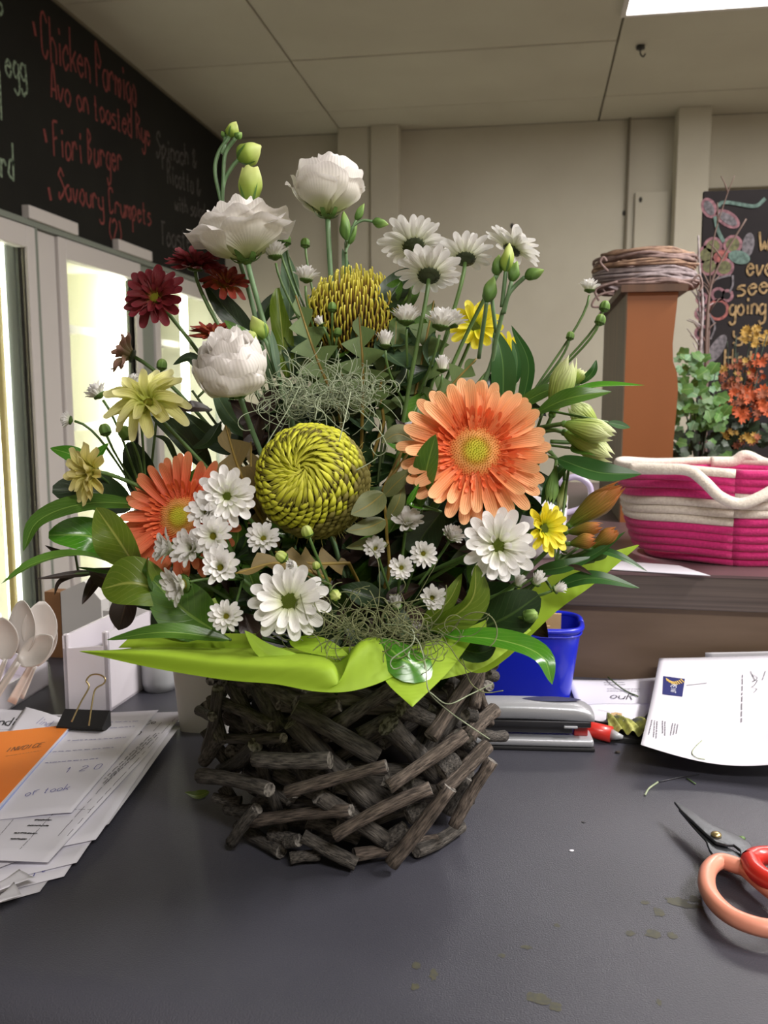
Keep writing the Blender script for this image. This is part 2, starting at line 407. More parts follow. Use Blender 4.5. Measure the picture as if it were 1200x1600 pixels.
for n_, (px, py) in enumerate(((800, 353), (1001, 312), (1155, 1), (975, 333))):
    if n_ == 2: continue
    p = ony(px, py, YW-0.03 if px > 990 else YW)
    MB().ball(p, (0.009, 0.012, 0.014), 8, 6).build('wall_hook', 'dark_grey_paint', label=['small dark hook on the plain back wall above the daisies', 'tiny screw head in the boxed panel beside the right column', '', 'faint nail head in the back wall near the boxed panel'][n_], cat='hook')
# ceiling hook
p = onz(1001, 72, H)
t = thing('ceiling_hook', p, 'small dark hook hanging from the ceiling joint below the lit lamp', 'hook')
MB().lathe([(0.0, 0.0), (0.018, 0.0), (0.018, -0.012), (0.0, -0.012)], 10, p).build('base', 'dark_grey_paint', t)
MB().tube(cat([p+Vector((0, 0, -0.01)), p+Vector((0, 0, -0.03)), p+Vector((0.012, 0, -0.042)), p+Vector((0.02, 0, -0.03))], 4), 0.003).build('hook', 'dark_grey_paint', t)
# lit troffer seen at the top edge
p = onz(979, 17, H)
t = thing('ceiling_light', (p.x+0.62, p.y-0.3, H-0.02), 'bright white rectangular fluorescent light set in the ceiling', 'light')
MB().box2((p.x, p.y-0.6, H-0.012), (p.x+1.24, p.y, H-0.002)).build('diffuser', 'diffuser_glow', t, smooth=False)
fr = MB()
for a, b in (((p.x-0.02, p.y, H-0.016), (p.x+1.26, p.y+0.02, H-0.001)), ((p.x-0.02, p.y-0.62, H-0.016), (p.x+1.26, p.y-0.6, H-0.001)),
             ((p.x-0.02, p.y-0.6, H-0.016), (p.x, p.y, H-0.001)), ((p.x+1.24, p.y-0.6, H-0.016), (p.x+1.26, p.y, H-0.001))): fr.box2(a, b)
fr.build('frame', 'fridge_white', t, smooth=False)

# ================================================================ blackboard bulkhead over the fridges (left wall)
bulk = struct(MB().box2((XW-0.75, -2.6, 1.868), (XW, YW, H)), 'wall_left_upper', 'chalkboard', smooth=False)
struct(MB().box2((XW-0.001, 1.0, H-0.012), (XW+0.006, YW, H)), 'trim_7', 'seam_dark', smooth=False)
def ln(txt, m, b0, b1, top, lw=0.010, jit=0.09):
    """chalk line on the left wall: baseline pixels b0 to b1, top pixel over b0"""
    a, b, c = onx(*b0, XW), onx(*b1, XW), onx(*top, XW)
    write('chalk_text', m, bulk, txt, a, (b-a).normalized(), Vector((0, 0, (c.z-a.z)*1.15)), (b-a).length, (1, 0, 0), lw, jit, lift=0.0015)
ln('Chicken Parmigo', 'chalk_red', (66, 88), (213, 166), (66, 28))
ln('Avo on toasted Rye', 'chalk_red', (80, 152), (234, 226), (80, 112))
ln('Fiori Burger', 'chalk_red', (84, 244), (190, 268), (84, 196))
ln('Savoury Crumpets', 'chalk_red', (92, 308), (236, 352), (92, 270))
ln('(2)', 'chalk_red', (170, 378), (192, 386), (170, 344))
ln('Spinach &', 'chalk_faint', (245, 244), (306, 262), (245, 212), 0.010)
ln('Ricotta &', 'chalk_faint', (262, 286), (312, 306), (262, 256), 0.010)
ln('with salad', 'chalk_faint', (273, 328), (320, 342), (273, 306), 0.010)
ln('Toasted', 'chalk_faint', (252, 382), (305, 392), (252, 350), 0.010)
ln('d egg', 'chalk_green', (-12, 112), (41, 126), (-12, 70))
ln('l', 'chalk_green', (0, 185), (4, 186), (0, 120))
ln('ard', 'chalk_green', (-10, 274), (22, 280), (-10, 226))
ln('o', 'chalk_green', (-3, 22), (4, 24), (-3, -8))
for q in ((53, 45), (70, 212), (77, 303)):
    p = onx(*q, XW)+Vector((0.002, 0, 0)); MB().ribbon([p+Vector((0, -0.006, 0.022)), p, p+Vector((0, 0.006, -0.022))], 0.016, (1, 0, 0)).build('chalk_bullet', 'chalk_red', bulk, smooth=False)

# ================================================================ display fridges under the blackboard
def ly(px, py=600): return onx(px, py, XW).y
y_post0, y_post1 = ly(62), ly(97)         # post between door 1 and 2
y3 = ly(222); y3b = ly(243); y4 = ly(318)
# frames of glass doors, one glass-door cabinet per pane
doors = [(1.55, y_post0, 'door_1'), (y_post1, y3, 'door_2'), (y3b, 4.95, 'door_3')]
cab = thing('display_fridge', (XW-0.35, 3.2, 0), 'long white glass-fronted display fridge lit inside under the blackboard wall', 'fridge')
MB().box2((XW-0.72, 1.5, 0.05), (XW-0.68, 4.97, 1.86)).build('back_panel', 'fridge_inner', cab, smooth=False)
MB().box2((XW-0.72, 1.5, 0.05), (XW-0.04, 4.97, 0.14)).build('base', 'fridge_white', cab, smooth=False, bevel=0.01)
MB().box2((XW-0.72, 1.5, 1.82), (XW-0.05, 4.97, 1.862)).build('top_panel', 'fridge_inner', cab, smooth=False)
for yy in (1.52, ly(80), ly(232), 4.96):
    MB().box2((XW-0.70, yy-0.02, 0.3), (XW-0.06, yy+0.02, 1.84)).build('partition', 'fridge_inner', cab, smooth=False)
for (a, b, nm) in doors:
    d = thing('door', (XW, (a+b)/2, 0.35), None); d.parent = cab; d.location = Vector((XW, (a+b)/2, 0.35))-wloc(cab)
    f = MB(); w = 0.055
    f.box2((XW-0.03, a, 0.12), (XW+0.012, a+w, 1.85)); f.box2((XW-0.03, b-w, 0.12), (XW+0.012, b, 1.85))
    f.box2((XW-0.03, a+w, 1.85-0.075), (XW+0.012, b-w, 1.85)); f.box2((XW-0.03, a+w, 0.12), (XW+0.012, b-w, 0.2))
    f.build('door_frame', 'fridge_white', d, smooth=False, bevel=0.004)
    MB().box2((XW-0.012, a+w, 0.2), (XW-0.006, b-w, 1.775)).build('glass', 'fridge_glass', d, smooth=False)
    for q in (a+w-0.012, b-w): MB().box2((XW-0.04, q, 0.2), (XW-0.0, q+0.012, 1.775)).build('seal', 'fridge_grey', d, smooth=False)
MB().box2((XW-0.03, y_post0+0.012, 0.3), (XW+0.0, y_post1-0.005, 1.85)).build('post', 'fridge_white', cab, smooth=False, bevel=0.004)
MB().box2((XW-0.02, y_post0-0.004, 0.3), (XW+0.014, y_post0+0.01, 1.86)).build('post_strip', 'fridge_grey', cab, smooth=False)
MB().box2((XW-0.03, y3+0.003, 0.3), (XW+0.0, y3b-0.003, 1.86)).build('post', 'fridge_grey', cab, smooth=False, bevel=0.004)
# dark reveal and brass strip left of the first post, seen through the glass of door 1
MB().box2((XW-0.12, ly(46), 0.36), (XW-0.035, ly(60), 1.80)).build('inner_post', 'fridge_dark', cab, smooth=False)
MB().box2((XW-0.10, ly(37), 0.36), (XW-0.08, ly(43), 1.76)).build('inner_strip', 'fridge_gold', cab, smooth=False)
# lamps: upright tubes behind each door's front corner
for px_, rr in ((8, 0.030), (190, 0.045), (290, 0.02)):
    yy = onx(px_, 600, XW-0.1).y
    MB().tube([(XW-0.1, yy, 0.2), (XW-0.1, yy, 1.79)], rr, 12).build('lamp_tube', 'tube_glow', cab)
# shelves
for zz in (1.54, 1.13, 0.78, 0.45):
    for (a, b, nm) in doors:
        s_ = MB(); s_.box2((XW-0.66, a+0.06, zz), (XW-0.17, b-0.06, zz+0.012)); s_.box2((XW-0.18, a+0.06, zz-0.012), (XW-0.165, b-0.06, zz+0.02))
        s_.build('shelf', 'fridge_white', cab, smooth=False)
# trim blocks on the blackboard foot
for q0, q1 in (((34, 343), (112, 374)), ((176, 398), (229, 416))):
    a, b = onx(*q0, XW), onx(*q1, XW)
    struct(MB().box2((XW, a.y, 1.872), (XW+0.03, b.y, 1.872+0.045)), 'trim_8' if q0[0] == 34 else 'trim_9', 'fridge_white', smooth=False, bevel=0.004)
struct(MB().box2((XW-0.02, 1.5, 1.852), (XW+0.018, 4.97, 1.872)), 'trim_10', 'fridge_grey', smooth=False)

# ================================================================ counter and raised shelf
CY = 1.137
ctr = thing('counter', (0.1, 0.8, 0), 'dark grey laminate shop counter the flower basket stands on', 'counter')
m_ = MB(); prof = []
yf = 0.442
for k in range(11):
    a = PI/2*k/10; prof.append((yf+0.036-0.036*math.sin(a), TAB-0.034+0.034*math.cos(a)))
poly = [(-1.15, CY, TAB)]+[(-1.15, y, z) for y, z in prof]+[(-1.15, yf, TAB-0.04), (-1.15, CY, TAB-0.04)]
m_.prism(poly, (2.6, 0, 0)); m_.build('worktop', 'counter_top', ctr).data.set_sharp_from_angle(angle=0.6)
MB().box2((-1.12, yf+0.03, 0.0), (1.40, CY-0.002, TAB-0.04)).build('cabinet', 'counter_edge', ctr, smooth=False)
sh = thing('raised_shelf', (0.5, 1.5, 0), 'brown raised shelf behind the counter, carrying the pink striped basket', 'shelf')
SZ = 1.04
xl = onz(845, 900, SZ).x - 0.25
MB().box2((xl, CY+0.012, 0.0), (1.45, CY+0.035, SZ-0.045)).build('panel', 'brown_panel', sh, smooth=False)
MB().box2((xl-0.01, CY+0.0, SZ-0.046), (1.46, 2.35, SZ-0.003)).build('edge_band', 'shelf_edge', sh, smooth=False, bevel=0.002)
MB().box2((xl-0.01, CY-0.001, SZ-0.0035), (1.46, 2.35, SZ)).build('shelf_board', 'shelf_top', sh, smooth=False)
MB().box2((xl, 2.3, 0.0), (1.45, 2.34, SZ-0.045)).build('panel', 'brown_panel', sh, smooth=False)

# ================================================================ timber post on the shelf
mat('timber_orange', srgb(158, 96, 52), 0.45, srgb(142, 84, 42), scale=4, stretch=(1, 1, 0.2), bump=0.1, bscale=30)
mat('timber_dark', srgb(104, 74, 54), 0.55, srgb(84, 60, 44), scale=8, stretch=(6, 6, 0.5))
YP = 1.6
xL = ony(976, 600, YP).x; xR = ony(1056, 600, YP).x; zT = ony(1000, 457, YP).z
yb = YP
for k in range(200):
    yb += 0.004
    r_ = ray(938, 600)
    if xL/yb >= 0: pass
    if (r_.x/r_.y) >= xL/yb: break
post = thing('wooden_post', ((xL+xR)/2, YP+0.1, SZ), 'orange-brown boxy wooden post carrying the stack of vine wreaths', 'post')
poly = [(xL, YP, SZ), (xR, YP, SZ)]
for k in range(9):
    t_ = k/8; z_ = SZ+0.10+(zT-SZ-0.12)*t_*0.52
poly += [(xR, YP, SZ+0.14), (xR+0.003, YP, SZ+0.20), (xR+0.004, YP, SZ+0.235), (xR+0.001, YP, SZ+0.262), (xR-0.006, YP, SZ+0.28), (xR-0.008, YP, SZ+0.31), (xR-0.002, YP, zT), (xL, YP, zT)]
MB().prism(poly, (0, 0.022, 0)).build('front_board', 'timber_orange', post, smooth=False)
MB().box2((xL, YP+0.0225, SZ), (xL+0.02, min(yb, 2.1), zT)).build('side_board', 'timber_dark', post, smooth=False)
MB().box2((xR-0.03, YP+0.0225, SZ), (xR-0.01, min(yb, 2.1), zT)).build('side_board', 'timber_orange', post, smooth=False)
MB().box2((xL-0.012, YP-0.012, zT), (xR+0.012, min(yb, 2.1)+0.01, zT+0.012)).build('cap', 'timber_dark', post, smooth=False)

# ================================================================ vine wreaths stacked on the post
mat('vine_brown', srgb(158, 134, 128), 0.8, srgb(118, 98, 94), scale=60, rnd=0.12)
mat('vine_grey', srgb(172, 158, 160), 0.8, srgb(134, 122, 124), scale=60)
mat('vine_tan', srgb(178, 146, 122), 0.8, srgb(128, 102, 88), scale=60)
wc = Vector(((xL+xR)/2-0.004, YP+0.115, 0)); zz = zT+0.014
wl = ['bottom', 'second lowest', 'third', 'fourth', 'fifth', 'topmost']
for k in range(6):
    mname = ['vine_brown', 'vine_grey', 'vine_grey', 'vine_tan', 'vine_brown', 'vine_tan'][k]
    rr = [0.096, 0.094, 0.090, 0.092, 0.090, 0.080][k]
    t = thing('vine_wreath', (wc.x, wc.y, zz), ['lowest vine wreath lying on the wooden post', 'greyish vine wreath second from the bottom of the post stack', 'pale grey vine wreath third up in the post stack', 'tan vine wreath fourth up in the post stack', 'brown vine wreath just under the topmost one', 'topmost small tan vine wreath of the stack'][k], 'wreath', 'vine wreaths stacked on the wooden post')
    for j in range(9):
        ph = R.uniform(0, 6.28); r0 = rr+R.uniform(-0.018, 0.0); z0 = zz+0.004+R.uniform(0, 0.0065); fr_ = R.randint(2, 4)
        pts = [(wc.x+R.uniform(-0.001, 0.001)+(r0+0.005*math.sin(fr_*a+ph))*math.cos(a), wc.y+(r0+0.005*math.sin(fr_*a+ph))*math.sin(a)*0.95, z0+0.0025*math.sin(fr_*a*1.3+ph)) for a in [2*PI*i/40 for i in range(41)]]
        MB().tube(pts, 0.0021+R.uniform(0, 0.001), 5).build('vine', mname, t)
    zz += 0.0115
# loose ends
for (a, b, c, d) in (((948, 408), (943, 402), (938, 410), (950, 424)), ((960, 455), (935, 462), (925, 478), (940, 480)), ((965, 440), (938, 448), (930, 456), (936, 470)), ((1080, 440), (1092, 430), (1097, 446), (1092, 455))):
    pts = cat([ony(*q, YP+0.03) for q in (a, b, c, d)], 5)
    MB().tube(pts, 0.0022, 5).build('vine_end', 'vine_brown', t)

# ================================================================ blackboard sign with chalk flowers
YS = 2.05
sg = thing('chalkboard_sign', ony(1140, 690, YS), 'black chalkboard sign with pastel chalk flowers and gold lettering behind the plants', 'sign')
a, b = ony(1100, 299, YS), ony(1088, 700, YS); wS = 0.62
poly = [a, a+Vector((wS, 0, 0)), Vector((b.x+wS, YS, SZ)), Vector((b.x, YS, SZ))]
poly[1].z = a.z+0.0
MB().prism([poly[3], poly[2], poly[1], poly[0]], (0, 0.015, 0)).build('board', 'sign_board', sg, smooth=False)
NS = Vector((0, -1, 0))
def sp(px, py, l=0.001): return ony(px, py, YS-l)
def sline(txt, q0, q1, top, lw=0.0045):
    a, b, c = sp(*q0), sp(*q1), sp(*top)
    write('chalk_text', 'chalk_gold', sg, txt, a, (b-a).normalized(), Vector((0, 0, c.z-a.z)), (b-a).length, NS, lw, 0.04)
sline('We', (1185, 392), (1222, 392), (1185, 362)); sline('every', (1167, 430), (1236, 430), (1167, 397))
sline('see', (1152, 462), (1200, 457), (1152, 432)); sline('going', (1140, 492), (1196, 490), (1140, 462)); sline('you', (1146, 528), (1200, 532), (1146, 506)); sline('Hat', (1132, 572), (1182, 570), (1132, 546))
def blob(m, q, rx, ry, rot, l): # filled chalk petal
    c = sp(*q, l); s = 0.001*YS/1.38*1.03
    pts = [(c+Vector((math.cos(rot)*x-math.sin(rot)*y, 0, math.sin(rot)*x+math.cos(rot)*y))*s) for x, y in [(rx*math.cos(t), ry*math.sin(t)) for t in [2*PI*i/18 for i in range(18)]]]
    MB().add(pts, [tuple(range(17, -1, -1))]).build('chalk_drawing', m, sg, smooth=False)
L_ = 0.0010
for (x, y, rx, ry, rot) in ((1108, 325, 8, 13, .5), (1137, 342, 17, 8, -.6)): blob('chalk_pink', (x, y), rx+2, ry+2, rot, L_); blob('chalk_grey', (x, y), rx-2, ry-2, rot, L_+.0004)
for (x, y) in ((1114, 385), (1145, 382), (1104, 398), (1108, 416), (1132, 418)):
    blob('chalk_pink', (x, y), 13, 13, 0, L_); blob('chalk_olive', (x, y), 9, 9, 0, L_+.0004)
blob('chalk_rose', (1126, 400), 10, 8, 0.5, L_+.0008)
blob('chalk_mint', (1155, 402), 15, 9, -0.3, L_+.0006); blob('chalk_grey', (1169, 383), 8, 17, -0.1, L_)
for (x, y, r_) in ((1122, 460, 10), (1136, 462, 9), (1097, 467, 9), (1122, 484, 15), (1096, 490, 10), (1097, 520, 11)):
    blob('chalk_rose' if r_ == 15 else 'chalk_pink', (x, y), r_, r_, 0, L_); blob('sign_board', (x, y), r_-4, r_-4, 0, L_+.0004)
blob('chalk_grey', (1120, 545), 9, 22, -0.5, L_); blob('chalk_grey', (1106, 560), 14, 7, 0.5, L_+.0003)
for pts, m_n in (([(1122, 322), (1130, 316), (1150, 318), (1180, 322), (1196, 310)], 'chalk_mint'), ([(1117, 338), (1122, 360), (1131, 378)], 'chalk_mint'),
                 ([(1112, 440), (1125, 434), (1142, 430)], 'chalk_grey'), ([(1145, 430), (1145, 445), (1140, 456)], 'chalk_grey'), ([(1108, 490), (1117, 510), (1110, 530)], 'chalk_grey')):
    MB().ribbon(cat([sp(*q, .0018) for q in pts], 5), 0.0075 if m_n == 'chalk_mint' else 0.004, NS).build('chalk_drawing', m_n, sg, smooth=False)

# silvery twigs in front of the sign
mat('twig_silver', srgb(190, 180, 182), 0.5, srgb(120, 110, 110), scale=80)
mat('twig_brown', srgb(120, 100, 92), 0.7)
YT = 1.88
for k, (pts, m_n, rr, lab) in enumerate((
    ([(1096, 716), (1098, 640), (1094, 560), (1098, 480), (1093, 420), (1091, 368)], 'twig_silver', 0.0045, 'silvery white twig standing at the left edge of the chalkboard sign'),
    ([(1104, 716), (1103, 620), (1104, 520), (1110, 450), (1128, 405), (1166, 342)], 'twig_brown', 0.004, 'brown twig with a cut tip slanting across the chalk flowers'),
    ([(1100, 716), (1106, 580), (1108, 470), (1114, 380), (1134, 310), (1148, 274)], 'twig_brown', 0.0022, 'thin dark twig rising above the top of the chalkboard sign'),
    ([(1101, 716), (1099, 600), (1092, 470), (1080, 430)], 'twig_silver', 0.003, 'short frosted twig leaning left beside the wreath stack'))):
    pp = [ony(x, y, YT+0.01*k) for x, y in pts]; pp[0].z = SZ+0.001
    t = thing('twig', pp[0], lab, 'twig', 'twigs standing before the sign')
    MB().tube(cat(pp, 5), lambda t_, r=rr: r*(1-0.6*t_), 6).build('stem', m_n, t)
    b_ = MB(); cp = cat(pp, 5)
    for j in range(5):
        i = R.randint(8, len(cp)-4); q = cp[i]
        e = q+Vector((R.uniform(-0.03, 0.03), R.uniform(-0.01, 0.01), R.uniform(0.01, 0.04)))
        b_.tube([q, q.lerp(e, 0.5)+Vector((0, 0, 0.003)), e], lambda t_: 0.0018*(1-0.5*t_), 5)
    b_.build('side_twigs', m_n, t)

# ================================================================ background plants
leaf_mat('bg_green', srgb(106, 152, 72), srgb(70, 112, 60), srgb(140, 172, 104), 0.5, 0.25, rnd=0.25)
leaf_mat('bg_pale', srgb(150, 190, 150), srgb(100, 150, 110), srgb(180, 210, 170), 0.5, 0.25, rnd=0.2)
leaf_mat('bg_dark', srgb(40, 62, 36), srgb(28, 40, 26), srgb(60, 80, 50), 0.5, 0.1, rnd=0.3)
mat('bg_orange', srgb(196, 92, 44), 0.7, srgb(164, 70, 34), scale=200, rnd=0.15)
mat('bg_rust', srgb(150, 86, 58), 0.8, srgb(120, 66, 46), scale=200, rnd=0.2)
mat('bg_mustard', srgb(178, 144, 58), 0.7, srgb(144, 110, 46), scale=200, rnd=0.15)
mat('pot_white', srgb(206, 196, 190), 0.5)
mat('bg_black', srgb(24, 20, 18), 0.8)
def scallop_leaf():
    m_ = MB(); vs = [(0, 0, 0)]; uv = [(0, 0)]
    for i in range(20):
        a = 2*PI*i/20; r = 1+0.16*math.cos(5*a); vs.append((r*math.cos(a), r*math.sin(a), 0.25*math.cos(2*a)*0.5)); uv.append((r*math.cos(a), 0.5+0.5*r*math.sin(a)))
    return m_.add(vs, [(0, i+1, (i+1) % 20+1) for i in range(20)], uv)
YB = 1.72
pc = ony(1092, 720, YB); pc.z = SZ
gp = thing('potted_foliage', pc, 'bushy light green foliage plant between the wooden post and the chalkboard sign', 'plant')
MB().lathe([(0.0, 0.0), (0.030, 0.0), (0.036, 0.05), (0.033, 0.05), (0.030, 0.02), (0.0, 0.045)], 20, pc).build('pot', 'bg_black', gp)
lm = scallop_leaf()
lg, lp, ld_ = lm.mesh('leaf', 'bg_green'), lm.mesh('leaf', 'bg_pale'), lm.mesh('leaf', 'bg_dark')
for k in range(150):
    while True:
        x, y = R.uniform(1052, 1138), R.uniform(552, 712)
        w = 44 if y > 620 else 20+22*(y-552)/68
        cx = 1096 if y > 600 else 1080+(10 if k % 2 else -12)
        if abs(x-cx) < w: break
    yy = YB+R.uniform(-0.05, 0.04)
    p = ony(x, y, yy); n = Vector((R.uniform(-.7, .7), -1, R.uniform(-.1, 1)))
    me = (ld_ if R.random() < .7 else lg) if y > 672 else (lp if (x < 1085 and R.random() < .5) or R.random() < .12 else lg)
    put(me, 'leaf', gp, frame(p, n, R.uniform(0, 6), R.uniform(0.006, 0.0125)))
st = MB()
for k in range(16):
    e = ony(1092+R.uniform(-30, 30), R.uniform(570, 660), YB+R.uniform(-.03, .03)); st.tube(bez([pc+Vector((R.uniform(-.01, .01), 0, .03)), pc+Vector((0, 0, .1)), e], 6), 0.0012, 4)
st.build('stems', 'bg_dark', gp)
# orange and mustard flower arrangement in a pale pot
pc2 = ony(1142, 720, 1.80); pc2.z = SZ
op = thing('dried_flower_pot', pc2, 'rusty orange and mustard flower arrangement in a pale square pot', 'plant')
MB().box2((pc2.x-0.065, pc2.y-0.04, SZ), (pc2.x+0.065, pc2.y+0.05, SZ+0.032)).build('pot', 'pot_white', op, smooth=False, bevel=0.006)
fl = MB()
for k in range(7):
    a = 2*PI*k/7; fl.grid(lambda u, v, a=a: (math.cos(a)*v-math.sin(a)*(u-.5)*.5*math.sin(PI*min(v, .9)), math.sin(a)*v+math.cos(a)*(u-.5)*.5*math.sin(PI*min(v, .9)), 0.35*v), 2, 3)
floret = {m_n: fl.mesh('floret', m_n) for m_n in ('bg_orange', 'bg_rust', 'bg_mustard')}
def flor_cluster(cx, cy, wx_, wy_, n, ms, s0, s1, yb0):
    for k in range(n):
        a, r = R.uniform(0, 6.28), math.sqrt(R.random())
        p = ony(cx+wx_*r*math.cos(a), cy+wy_*r*math.sin(a), yb0+R.uniform(-.04, .04))
        put(floret[R.choice(ms)], 'floret', op, frame(p, (R.uniform(-.8, .8), -1, R.uniform(-.2, .9)), R.uniform(0, 6), R.uniform(s0, s1)))
flor_cluster(1172, 630, 44, 26, 60, ['bg_orange', 'bg_orange', 'bg_rust'], 0.006, 0.012, 1.76)
flor_cluster(1150, 585, 26, 28, 40, ['bg_mustard', 'bg_rust', 'bg_rust'], 0.004, 0.009, 1.78)
flor_cluster(1180, 525, 24, 16, 36, ['bg_mustard'], 0.004, 0.008, 1.80)
flor_cluster(1192, 575, 22, 28, 30, ['bg_rust', 'bg_orange'], 0.004, 0.010, 1.80)
flor_cluster(1150, 685, 34, 14, 16, ['bg_mustard', 'bg_rust'], 0.006, 0.009, 1.75)
for k in range(50):
    p = ony(R.uniform(1122, 1215), R.uniform(640, 712), 1.80+R.uniform(-.03, .03))
    put(ld_, 'leaf', op, frame(p, (R.uniform(-.7, .7), -1, R.uniform(-.1, 1)), R.uniform(0, 6), R.uniform(0.007, 0.014)))
st = MB()
for k in range(22):
    e = ony(R.uniform(1130, 1210), R.uniform(520, 640), 1.8+R.uniform(-.03, .03)); st.tube(bez([pc2+Vector((R.uniform(-.03, .03), 0, .03)), pc2+Vector((0, 0, .12)), e], 6), 0.0012, 4)
st.build('stems', 'bg_dark', op)

# ================================================================ pink and white rope basket
mat('rope_pink', srgb(214, 40, 122), 0.85, srgb(196, 30, 108), scale=300, bump=0.5, bscale=500, sheen=0.3)
mat('rope_white', srgb(238, 228, 214), 0.85, srgb(220, 208, 194), scale=300, bump=0.5, bscale=500, sheen=0.3)
rb_c = Vector((ony(960, 800, 1.28).x+0.165, 1.29, SZ))
rb = thing('rope_basket', rb_c, 'pink and white striped coiled rope basket on the raised shelf', 'basket')
NR = 12; RH = 0.0108; xstep = ony(1150, 800, 1.17).x
def ring(k, z, wob=0):
    t_ = k/(NR-1); ax = 0.125+0.036*t_**0.6; ay = 0.085+0.022*t_**0.6
    ax *= (0.93 if k == 0 else 1)
    return lambda a: Vector((rb_c.x+ax*math.cos(a), rb_c.y+ay*math.sin(a), z+0.0020*math.sin(2*a+k*.7)*(t_)+0.0015*math.sin(5*a)))
def colr(k): return 'rope_white' if k in (5, 6, 7) else ('rope_white' if k == NR-1 else 'rope_pink')
# the front colour step: left of it each stripe sits one coil lower
for k in range(NR):
    z = SZ+0.0065+k*RH; fn = ring(k, z)
    a_step = -math.acos(max(-1, min(1, (xstep-rb_c.x)/(0.125+0.036))))
    A0 = a_step; A1 = a_step+2*PI
    cl = colr(k); cr_ = colr(k-1) if k < NR-1 else 'rope_pink'
    if k == NR-2: cl = 'rope_pink'; cr_ = 'rope_pink'
    am = A1-PI*0.75
    for (s0, s1, cc) in ((A0, A0+PI*0.9, cr_), (A0+PI*0.9, A1, cl)):
        n = 40; pts = [fn(s0+(s1-s0)*i/n) for i in range(n+1)]
        MB().tube(pts, 0.0064, 8, squash=1.0).build('rope_coil', cc, rb, smooth=True)
bs = MB()
bs.lathe([(0.0, 0.002), (1.0, 0.002), (1.0, 0.009), (0.0, 0.009)], 40, rb_c, sx=0.12, sy=0.078); bs.build('base', 'rope_pink', rb)
# handles: rope loops
def px_on(px, py, y): return ony(px, py, y)
fy = rb_c.y-0.115
hp = cat([px_on(985, 733, fy+0.02), px_on(1030, 733, fy+0.003), px_on(1075, 735, fy-0.006), px_on(1100, 752, fy-0.012), px_on(1125, 776, fy-0.014), px_on(1155, 787, fy-0.014), px_on(1185, 778, fy-0.012), px_on(1225, 755, fy)], 7)
MB().tube(hp, 0.0075, 10, squash=0.9).build('handle', 'rope_white', rb)
by = rb_c.y+0.105
hp = cat([px_on(1110, 722, by), px_on(1145, 722, by), px_on(1165, 712, by), px_on(1195, 724, by), px_on(1235, 732, by)], 7)
MB().tube(hp, 0.0085, 10).build('handle', 'rope_white', rb)
# white paper under the basket's left
mat('paper_white', srgb(226, 224, 232), 0.7, srgb(214, 212, 222), scale=4)
mat('paper_grey', srgb(205, 203, 208), 0.7, srgb(190, 188, 195), scale=4)
pp = [onz(950, 890, SZ+.0012), onz(1110, 900, SZ+.0012), onz(1060, 884, SZ+.0012), onz(950, 876, SZ+.0012)]
MB().prism(pp, (0, 0, .0006)).build('paper_sheet', 'paper_white', label='white paper sheet under the left foot of the pink basket', cat='paper', smooth=False)

# lilac-handled mug behind the alstroemeria
mat('mug_lilac', srgb(196, 184, 214), 0.3, coat=0.4)
mat('mug_white', srgb(225, 222, 228), 0.3, coat=0.4)
mc_ = ony(846, 800, 1.24); mc_.z = SZ
mg = thing('mug', mc_, 'white mug with a lilac handle half hidden behind the orange alstroemeria buds', 'mug')
MB().lathe([(0.0, 0.002), (0.028, 0.0), (0.034, 0.008), (0.036, 0.085), (0.033, 0.086), (0.031, 0.01), (0.0, 0.008)], 28, mc_).build('body', 'mug_white', mg)
MB().tube(cat([ony(868, 756, 1.235), ony(898, 745, 1.235), ony(920, 757, 1.235), ony(923, 778, 1.235), ony(914, 792, 1.235), ony(868, 806, 1.235)], 6), 0.0042, 10).build('handle', 'mug_lilac', mg)
# ================================================================ basket of bleached twigs
BC = onz(548, 1262, TAB); BC.z = TAB
mat('stick_bark', srgb(88, 83, 77), 0.85, srgb(34, 31, 28), scale=3, contrast=(0.36, 0.66), bump=1.0, bscale=5, rnd=0.28, obj=False, stretch=(7, 2.2, 1), detail=9)
mat('stick_brown', srgb(112, 100, 90), 0.85, srgb(46, 39, 34), scale=3, contrast=(0.36, 0.66), bump=1.0, bscale=5, rnd=0.2, obj=False, stretch=(7, 2.2, 1), detail=9)
mat('stick_end', srgb(136, 131, 124), 0.9, srgb(52, 48, 44), scale=260, contrast=(.4, .6))
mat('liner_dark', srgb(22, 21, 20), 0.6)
def bowl_r(z):   # outer radius of the bowl at height z over the counter
    t = z/0.165
    return 0.078+0.050*math.sin(PI*min(max(0.08+0.62*t, 0), 1))-0.004*t
def on_bowl(px, py, off=0.0):
    """where the pixel's ray meets the bowl, off = how far outside its surface"""
    v = ray(px, py).normalized(); best = None
    for i in range(900):
        s = 0.45+i*0.0006; p = C0+v*s; h = p.z-TAB
        q = Vector((p.x-BC.x, p.y-BC.y)); rr = bowl_r(max(0, min(h, 0.19)))+off
        if h < 0.008: break
        g = q.length-rr
        if h < 0.20 and g <= 0: return p
        if best is None or abs(g) < best[0]: best = (abs(g), p)
    return best[1]
bsk = thing('twig_basket', BC, 'grey-brown basket of stacked cut twigs holding the flower arrangement on the counter', 'basket')
